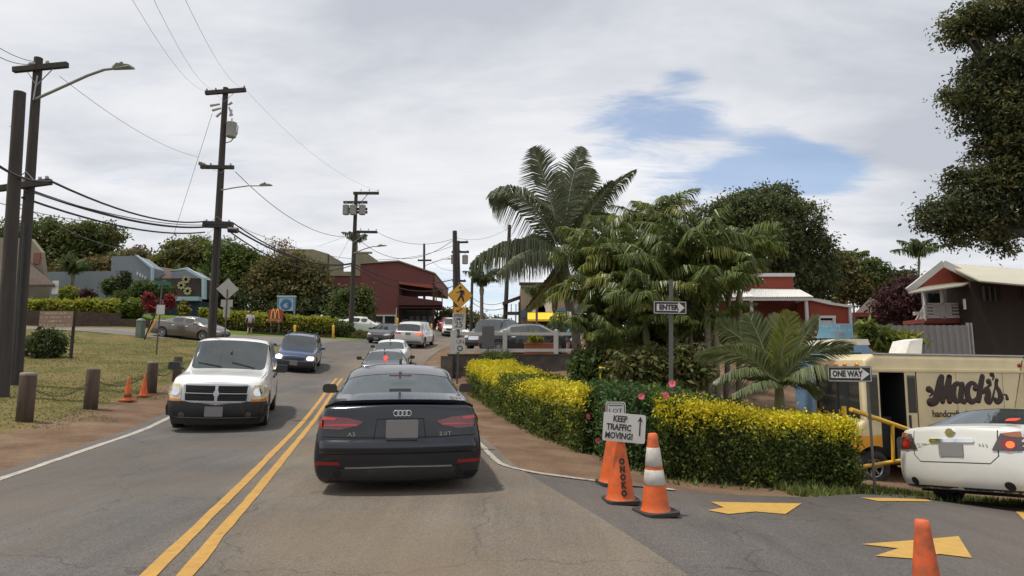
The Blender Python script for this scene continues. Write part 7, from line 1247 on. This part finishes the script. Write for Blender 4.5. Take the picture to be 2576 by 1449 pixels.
# --- palms
def ribbon_leaf(base, dirs, L, w_):
    pass
def frond_mesh(pts, nleaf, lfl, wd, side_n, droop=.35, mtls=None, fwd=.55, taper=True, rach=.03, t0=.12, jit=.07):
    """pinnate frond along a curve (list of points); leaflets on both sides, hanging a little"""
    pts = np.array([tuple(p) for p in pts]); m = len(pts); tt_ = np.linspace(0, 1, m); V = []; q = np.linspace(t0, .995, nleaf); pos = np.stack([np.interp(q, tt_, pts[:, i]) for i in range(3)], 1); tan = np.stack([np.gradient(pts[:, i]) for i in range(3)], 1); tan = unit(np.stack([np.interp(q, tt_, tan[:, i]) for i in range(3)], 1))
    sn = np.array(side_n, float); sd_ = unit(np.cross(tan, np.repeat(sn[None], nleaf, 0))); env = np.sin(np.pi*np.clip(q*.92+.10, 0, 1))**.55 if taper else np.ones(nleaf)
    for sgn in (-1, 1):
        f_ = fwd+.5*q[:, None]; d = unit(sd_*sgn+tan*f_+rng.normal(0, jit, (nleaf, 3))); L = (lfl*env*(.9+.2*rng.random(nleaf)))[:, None]; g = np.array([0, 0, -1.])
        p0 = pos; p1 = p0+d*L*.5+g*L*droop*.12; p2 = p0+unit(d+g*droop)*L*.98+g*L*droop*.18; wv = unit(np.cross(d, sn[None]*1.0+rng.normal(0, .35+jit*1.5, (nleaf, 3))))*wd*.5
        V.append(np.stack([p0-wv*.5, p0+wv*.5, p1+wv, p1-wv], 1)); V.append(np.stack([p1-wv, p1+wv, p2+wv*.12, p2-wv*.12], 1))
    V = np.concatenate(V).reshape(-1, 3); me = fast_mesh('frond', V, len(V)//4, 4, mtls); bm = bmesh.new(); bm.from_mesh(me); rt = MB(); rt.tube([Vector(p) for p in pts], [rach*(1-.85*k/(m-1)) for k in range(m)], 6, 1, False); r2 = rt.mesh('r', mtls, False); bm.from_mesh(r2); bm.to_mesh(me); bm.free(); return me
def bez(a, b, c, n=14): return [a*(1-t_)**2+b*2*t_*(1-t_)+c*t_*t_ for t_ in np.linspace(0, 1, n)]
rach_m = M('rachis', (.20, .19, .09), .6, var=.15); rach_g = M('rachis_grey', (.30, .29, .24), .6)
YP = 22.0; base = P(1462, 935, YP); base.z = Z(base.x, base.y); root = thing('coconut_palm', 'tall coconut palm with arching fronds behind the hedge', 'palm tree', base); cr0 = P(1418, 655, YP)
MB().tube([Vector((0, 0, -.2)), P(1448, 840, YP)-base, P(1430, 760, YP)-base, P(1420, 700, YP)-base, cr0-base], [.20, .15, .15, .16, .15], 12).build('trunk', bark_p, root); MB().tube([P(1421, 730, YP)-base, P(1417, 690, YP)-base, P(1412, 640, YP)-base], [.20, .26, .14], 10).build('crownshaft', sheath, root)
for (mu, mv, tu, tv, dy, mt, sn, lf, dr) in ((1390, 490, 1338, 366, -.6, P_coco, (.25, 1, .1), 1.05, .35), (1420, 480, 1468, 366, .5, P_coco, (.1, 1, .2), .95, .3), (1452, 500, 1490, 420, 1.0, P_coco, (.2, 1, .2), .9, .3), (1330, 440, 1226, 498, -1.2, P_coco, (.2, .8, .6), 1.15, .75), (1300, 560, 1180, 668, -1.5, P_coco, (.1, .5, .9), 1.2, 1.1), (1330, 590, 1250, 690, -2.4, P_coco, (.2, .4, .9), 1.1, 1.2), (1480, 500, 1606, 424, .2, P_coco, (.1, .6, .8), .6, .6), (1470, 540, 1546, 452, -1.0, P_coco, (.2, .7, .6), .7, .6), (1475, 600, 1500, 760, -1.6, P_coco, (.4, .6, .4), .8, .8), (1400, 700, 1318, 785, -1.0, P_yel, (.3, .8, .4), .5, .7), (1395, 690, 1395, 790, -.8, P_yel, (.7, .6, .1), .45, .7), (1370, 560, 1290, 640, 2.0, P_coco, (.2, .5, .9), 1.1, .9), (1440, 520, 1400, 430, 2.0, P_coco, (.1, 1, .2), .9, .3), (1500, 590, 1560, 640, 1.5, P_coco, (.1, .5, .9), .9, .9)):
    pts = [p-base for p in bez(cr0, P(mu, mv, YP+dy*.5), P(tu, tv, YP+dy))]; link('frond', frond_mesh(pts, 125, lf, .052, sn, dr, [mt, rach_g]), root)
# clump of areca palms behind the hedge
def generic_fronds(k, L, nleaf, lfl, wd, mt, droop):
    out = []
    for i in range(k):
        el = R(random.uniform(52, 80)); b = Vector((0, 0, 0)); m = Vector((math.cos(el)*L*.5, random.uniform(-.1, .1), math.sin(el)*L*.70)); t_ = Vector((L*random.uniform(.58, .78), random.uniform(-.2, .2), L*random.uniform(.15, .62))); out.append(frond_mesh(bez(b, m, t_), nleaf, lfl, wd, (0, .15, 1), droop, [mt, rach_m], jit=.17))
    return out
AF = generic_fronds(6, 2.15, 58, .56, .038, P_are, .7)+generic_fronds(3, 2.0, 54, .52, .038, P_are2, .7)
def clump_palm(label, u, v, Y, lean=0, n=10, fr=None, sc=1.0, name='areca_palm', gb=None, trunk=.07, group='areca palms behind the hedge', tr_m=None, shaft=True):
    c = P(u, v, Y); b = Vector((c.x-lean, c.y, 0)); b.z = Z(b.x, b.y) if gb is None else gb; root = thing(name, label, 'palm tree', b, 0, group); h = c-b; mb = MB(); mb.tube([Vector((0, 0, -.2)), h*.4+Vector((lean*.1, 0, 0)), h*.8, h], [trunk*1.2, trunk, trunk*.95, trunk*.8], 9); mb.build('trunk', tr_m or bark_p, root)
    if shaft: MB().tube([h*.86, h*.95, h+Vector((0, 0, .1*sc))], [trunk*1.05, trunk*1.35, trunk*.7], 9).build('crownshaft', sheath, root)
    a0 = random.random()*6
    for k in range(n):
        o = link('frond', random.choice(fr), root, h+Vector((0, 0, .05)), (random.uniform(-.25, .25), random.uniform(-.35, .30), a0+k*2.399)); s_ = sc*random.uniform(.82, 1.15); o.scale = (s_, s_, s_)
    return root
for (u, v, Y, ln, n, s_, lab) in ((1520, 675, 18.5, .2, 10, 1.0, 'areca palm just right of the coconut crown'), (1655, 612, 20, 0, 11, 1.05, 'tallest areca palm with spiky tips against the sky'), (1610, 720, 16.5, -.3, 11, 1.0, 'areca palm left of the ENTER sign'), (1735, 715, 15.5, .1, 12, 1.05, 'bright areca palm above the ENTER sign'), (1835, 700, 16.2, .3, 12, 1.0, 'areca palm drooping over the red porch'), (1780, 790, 14.2, .1, 9, .8, 'low areca palm right of the ENTER sign'), (1500, 800, 17, -.2, 10, .95, 'low areca palm in front of the coconut trunk'), (1625, 830, 15, 0, 11, .9, 'low areca palm behind the hibiscus hedge'), (1560, 610, 21, .1, 8, .9, 'small areca palm behind the coconut fronds'), (1480, 720, 18, .0, 9, .9, 'areca palm hugging the coconut trunk'), (1560, 900, 15.2, 0, 8, .6, 'stubby areca palm by the yellow handrail'), (1700, 870, 14.6, 0, 8, .65, 'stubby areca palm behind the ENTER post'), (1545, 720, 17.4, 0, 9, .95, 'full areca palm in the heart of the palm clump'), (1680, 760, 15.2, 0, 9, .9, 'leafy areca palm directly left of the ENTER plate'), (1860, 740, 15.6, .2, 8, .8, 'areca palm shading the left porch roof'), (1500, 880, 16.4, 0, 8, .65, 'low areca palm at the fence end'), (1780, 680, 17.5, 0, 8, .95, 'areca palm rising beside the mango crown'), (1590, 790, 16.0, 0, 9, .85, 'areca palm above the yellow handrail'), (1720, 740, 16.0, 0, 9, .95, 'areca palm behind the top of the ENTER post'), (1480, 850, 16.8, 0, 8, .75, 'bushy areca palm at the right end of the fence'), (1800, 850, 14.4, 0, 7, .6, 'short areca palm beside the young stiff palm')):
    clump_palm(lab, u, v, Y, ln, int(n*1.65), AF, s_)
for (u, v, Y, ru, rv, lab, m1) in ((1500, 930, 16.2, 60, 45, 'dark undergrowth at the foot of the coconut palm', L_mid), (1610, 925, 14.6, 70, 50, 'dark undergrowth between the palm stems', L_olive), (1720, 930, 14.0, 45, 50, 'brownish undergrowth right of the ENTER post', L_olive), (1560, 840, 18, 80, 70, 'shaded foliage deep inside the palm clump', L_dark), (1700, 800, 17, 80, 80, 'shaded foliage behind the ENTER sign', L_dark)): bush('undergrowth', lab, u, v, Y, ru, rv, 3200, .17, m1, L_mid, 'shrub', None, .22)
# young bottle palm right behind the hedge
YB_ = 10.6; base = P(1962, 1010, YB_); base.z = Z(base.x, base.y); root = thing('young_palm', 'young palm with fanned stiff fronds behind the yellow-topped hedge', 'palm tree', base); c0 = P(1960, 985, YB_)
MB().tube([Vector((0, 0, -.1)), (c0-base)*.7, c0-base+Vector((0, 0, .2))], [.12, .10, .06], 10).build('trunk', sheath, root)
for (mu, mv, tu, tv, dy, sn, lf, dr, mt) in ((1925, 880, 1880, 785, .2, (.1, 1, .2), .42, .15, P_gry), (1965, 870, 1990, 782, -.1, (-.1, 1, .2), .40, .1, P_are2), (2010, 860, 2150, 872, -.5, (0, .6, .9), .50, .2, P_gry), (2050, 900, 2110, 930, -.9, (0, .6, .9), .42, .7, P_gry), (1880, 850, 1745, 895, -.3, (0, .6, .9), .50, .2, P_gry), (1870, 900, 1790, 965, -.8, (0, .6, .8), .42, .5, P_gry), (1920, 940, 1830, 1000, -1.0, (.1, .6, .8), .36, .5, P_gry), (1990, 930, 2070, 990, -.6, (0, .7, .7), .36, .4, P_gry), (1940, 870, 1960, 790, .6, (0, 1, .2), .4, .1, P_gry), (1900, 860, 1800, 810, .7, (0, .8, .5), .45, .3, P_gry), (2010, 850, 2060, 800, .9, (0, .8, .5), .42, .3, P_gry)):
    pts = [p-base for p in bez(c0+Vector((0, 0, .05)), P(mu, mv, YB_+dy*.5), P(tu, tv, YB_+dy))]; link('frond', frond_mesh(pts, 92, lf, .026, sn, dr, [mt, rach_m], .75, True, .018, .08, .05), root)
# distant palms
DF = generic_fronds(4, 1.9, 26, .5, .10, L_mid, 1.1)
clump_palm('slender palm with a dense crown beyond the crossing sign', 1212, 722, 46, 0, 22, DF, 1.0, 'street_palm', None, .14, None); clump_palm('small palm in front of the yellow awning', 1350, 755, 40, 0, 12, DF, .75, 'street_palm', None, .08, None)
clump_palm('tall slim palm on the skyline behind the three-can pole', 898, 612, 95, 0, 14, DF, 1.4, 'skyline_palm', 6, .12, None); clump_palm('coconut palm on the skyline left of the cream roof', 2312, 650, 60, .8, 14, DF, 1.5, 'skyline_palm', 4, .10, None); clump_palm('second skyline palm leaning behind the green trees', 2140, 665, 62, 0, 12, DF, 1.3, 'skyline_palm', 4, .10, None); clump_palm('low palm against the blue shop wall', 184, 692, 52, 0, 16, DF, 1.15, 'garden_palm', None, .12, None)
# --- grass
def grass(name, label, n, region, h0, mtl, keep):
    x = region[0]+(region[1]-region[0])*rng.random(n); y = region[2]+(region[3]-region[2])*rng.random(n); k = keep(x, y); x, y = x[k], y[k]; z = zarr(x, y); n = len(x); h = h0*(.5+rng.random(n)); a = rng.random(n)*6.283; w_ = .012+.012*rng.random(n); lx_, ly_ = np.cos(a), np.sin(a); le = rng.normal(0, .35, (n, 2))*h[:, None]
    b0 = np.stack([x-lx_*w_, y-ly_*w_, z], 1); b1 = np.stack([x+lx_*w_, y+ly_*w_, z], 1); t_ = np.stack([x+le[:, 0], y+le[:, 1], z+h], 1); V = np.stack([b0, b1, t_], 1).reshape(-1, 3); o = link(name, fast_mesh(name, V, n, 3, [mtl])); return tag(o, label, 'grass', None, 'stuff')
le_x = lambda y: np.interp(y, [p[1] for p in LE], [p[0] for p in LE])
edge_n = lambda x, y: 1.7+.6*np.sin(y*1.3)+.35*np.sin(y*3.7+x)
grass('grass', 'dry yellow-green grass on the verge', 90000, (-26, -7, 8, 40), .022, grass_b, lambda x, y: (x < le_x(y)-edge_n(x, y)) & (rng.random(len(x)) < np.clip(26/y-.5, .2, 1)))
grass('grass', 'greener grass blades on the verge', 60000, (-26, -7, 8, 40), .022, grass_g, lambda x, y: (x < le_x(y)-edge_n(x, y)-.3) & (np.sin(x*.9)+np.sin(y*1.1+x*.4) > -.2))
grass('grass', 'green weeds along the foot of the near hedges', 16000, (-2.5, 6.5, 7, 24), .07, grass_g, lambda x, y: np.abs(np.interp(x, [p.x for p in f1+f2+f3], [p.y for p in f1+f2+f3])-y-.12) < .28)
grass('grass', 'green grass patch by the open gate', 14000, (3.7, 9.5, 8.4, 12.5), .10, grass_g, lambda x, y: (y > np.interp(x, [p[0] for p in hed], [p[1] for p in hed])+.05) & (y < np.interp(x, [p[0] for p in hed], [p[1] for p in hed])+1.5))
# ---------------------------------------------------------------- people
def skin_mesh(name, joints, edges, mtl, root, lvl=2):
    me = bpy.data.meshes.new(name); me.from_pydata([j[0] for j in joints], edges, []); o = bpy.data.objects.new(name, me); C.objects.link(o); sk = o.modifiers.new('s', 'SKIN'); sk.use_smooth_shade = True
    for i, v in enumerate(me.skin_vertices[0].data):
        r = joints[i][1]; v.radius = r if isinstance(r, tuple) else (r, r); v.use_root = (i == 0)
    ss = o.modifiers.new('u', 'SUBSURF'); ss.levels = lvl; ss.render_levels = lvl; out = eval_mesh(o); bpy.data.objects.remove(o); out.materials.clear(); out.materials.append(mtl); out.polygons.foreach_set('use_smooth', [True]*len(out.polygons)); return link(name, out, root)
skin_m = M('skin', (.36, .22, .15), .6, var=.05); hair_m = M('hair', (.03, .022, .018), .8, var=.2)
def person(label, loc, rz, shirt, shorts, pose, arms, legs, lean=0.0, sc=1.0):
    """standing figure 1.72 m tall facing -Y; pose gives the upper-body lean"""
    root = thing('person', label, 'person', loc, rz); root.scale = (sc,)*3; ly = lambda z: -math.sin(lean)*max(0, z-.92); lz = lambda z: z if z < .92 else .92+(z-.92)*math.cos(lean)
    def J(x, y, z): return (x, y+ly(z), lz(z))
    j = [(J(0, 0, .95), (.15, .11)), (J(0, 0, 1.15), (.13, .095)), (J(0, 0, 1.35), (.16, .10)), (J(0, 0, 1.47), .07), (J(0, -.01, 1.55), .058), (J(0, -.015, 1.62), .085), (J(0, -.01, 1.70), .075)]
    e = [(0, 1), (1, 2), (2, 3), (3, 4), (4, 5), (5, 6)]
    for s, (el, wr) in zip((-1, 1), arms):
        b = len(j); j += [(J(s*.19, 0, 1.40), .062), (J(*el), .045), (J(*wr), .033), (J(wr[0], wr[1]-.03, wr[2]-.09), (.04, .02))]; e += [(2, b), (b, b+1), (b+1, b+2), (b+2, b+3)]
    for s, (kn, an) in zip((-1, 1), legs):
        b = len(j); j += [((s*.095, 0, .86), .095), (kn, .062), (an, .042), ((an[0], an[1]-.14, .035), (.045, .032))]; e += [(0, b), (b, b+1), (b+1, b+2), (b+2, b+3)]
    skin_mesh('body', j, e, skin_m, root)
    t = [(J(0, 0, .90), (.175, .13)), (J(0, 0, 1.15), (.155, .12)), (J(0, 0, 1.36), (.185, .12)), (J(0, 0, 1.46), .085)]; te = [(0, 1), (1, 2), (2, 3)]
    for s, (el, wr) in zip((-1, 1), arms): b = len(t); p = Vector((s*.19, 0, 1.40)).lerp(Vector(el), .75); t += [(J(s*.20, 0, 1.40), .08), (J(*p), .07)]; te += [(2, b), (b, b+1)]
    skin_mesh('shirt', t, te, shirt, root)
    q = [((0, 0, .93), (.17, .125))]; qe = []
    for s, (kn, an) in zip((-1, 1), legs): b = len(q); p = Vector((s*.1, 0, .86)).lerp(Vector(kn), .85); q += [((s*.1, 0, .84), .115), (tuple(p), .095)]; qe += [(0, b), (b, b+1)]
    skin_mesh('shorts', q, qe, shorts, root); h = Vector(J(0, -.0, 1.665)); MB().lathe([(.0, .115), (.06, .10), (.095, .05), (.10, 0), (.09, -.05)], 14, 0, T(h+Vector((0, .018, .01)))).build('hair', hair_m, root)
    return root
g = P(627, 851, 45.5); person('person in a pale patterned shirt and dark shorts walking by the far hedge', (g.x, g.y, Z(g.x, g.y)), R(-165), M('shirt_pale', (.52, .46, .52), .8, var=.25, scale=12), M('shorts_dark', (.025, .025, .03), .8), 0, (((-.30, .05, 1.12), (-.30, -.10, .90)), ((.30, -.03, 1.12), (.31, -.18, .92))), (((-.10, -.10, .48), (-.10, .05, .08)), ((.10, .06, .47), (.10, .22, .10))), 0.0)
g = P(1428, 893, 28.6); person('person in a bright blue shirt bending forward behind the fence', (g.x, g.y, Z(g.x, g.y)), R(75), M('shirt_blue', (.05, .28, .52), .8, var=.15), M('shorts_grey', (.10, .10, .11), .8), 0, (((-.24, -.18, 1.20), (-.22, -.42, 1.10)), ((.24, -.18, 1.20), (.22, -.42, 1.10))), (((-.11, -.03, .47), (-.11, .02, .08)), ((.11, -.03, .47), (.11, .02, .08))), R(42))
# ---------------------------------------------------------------- end
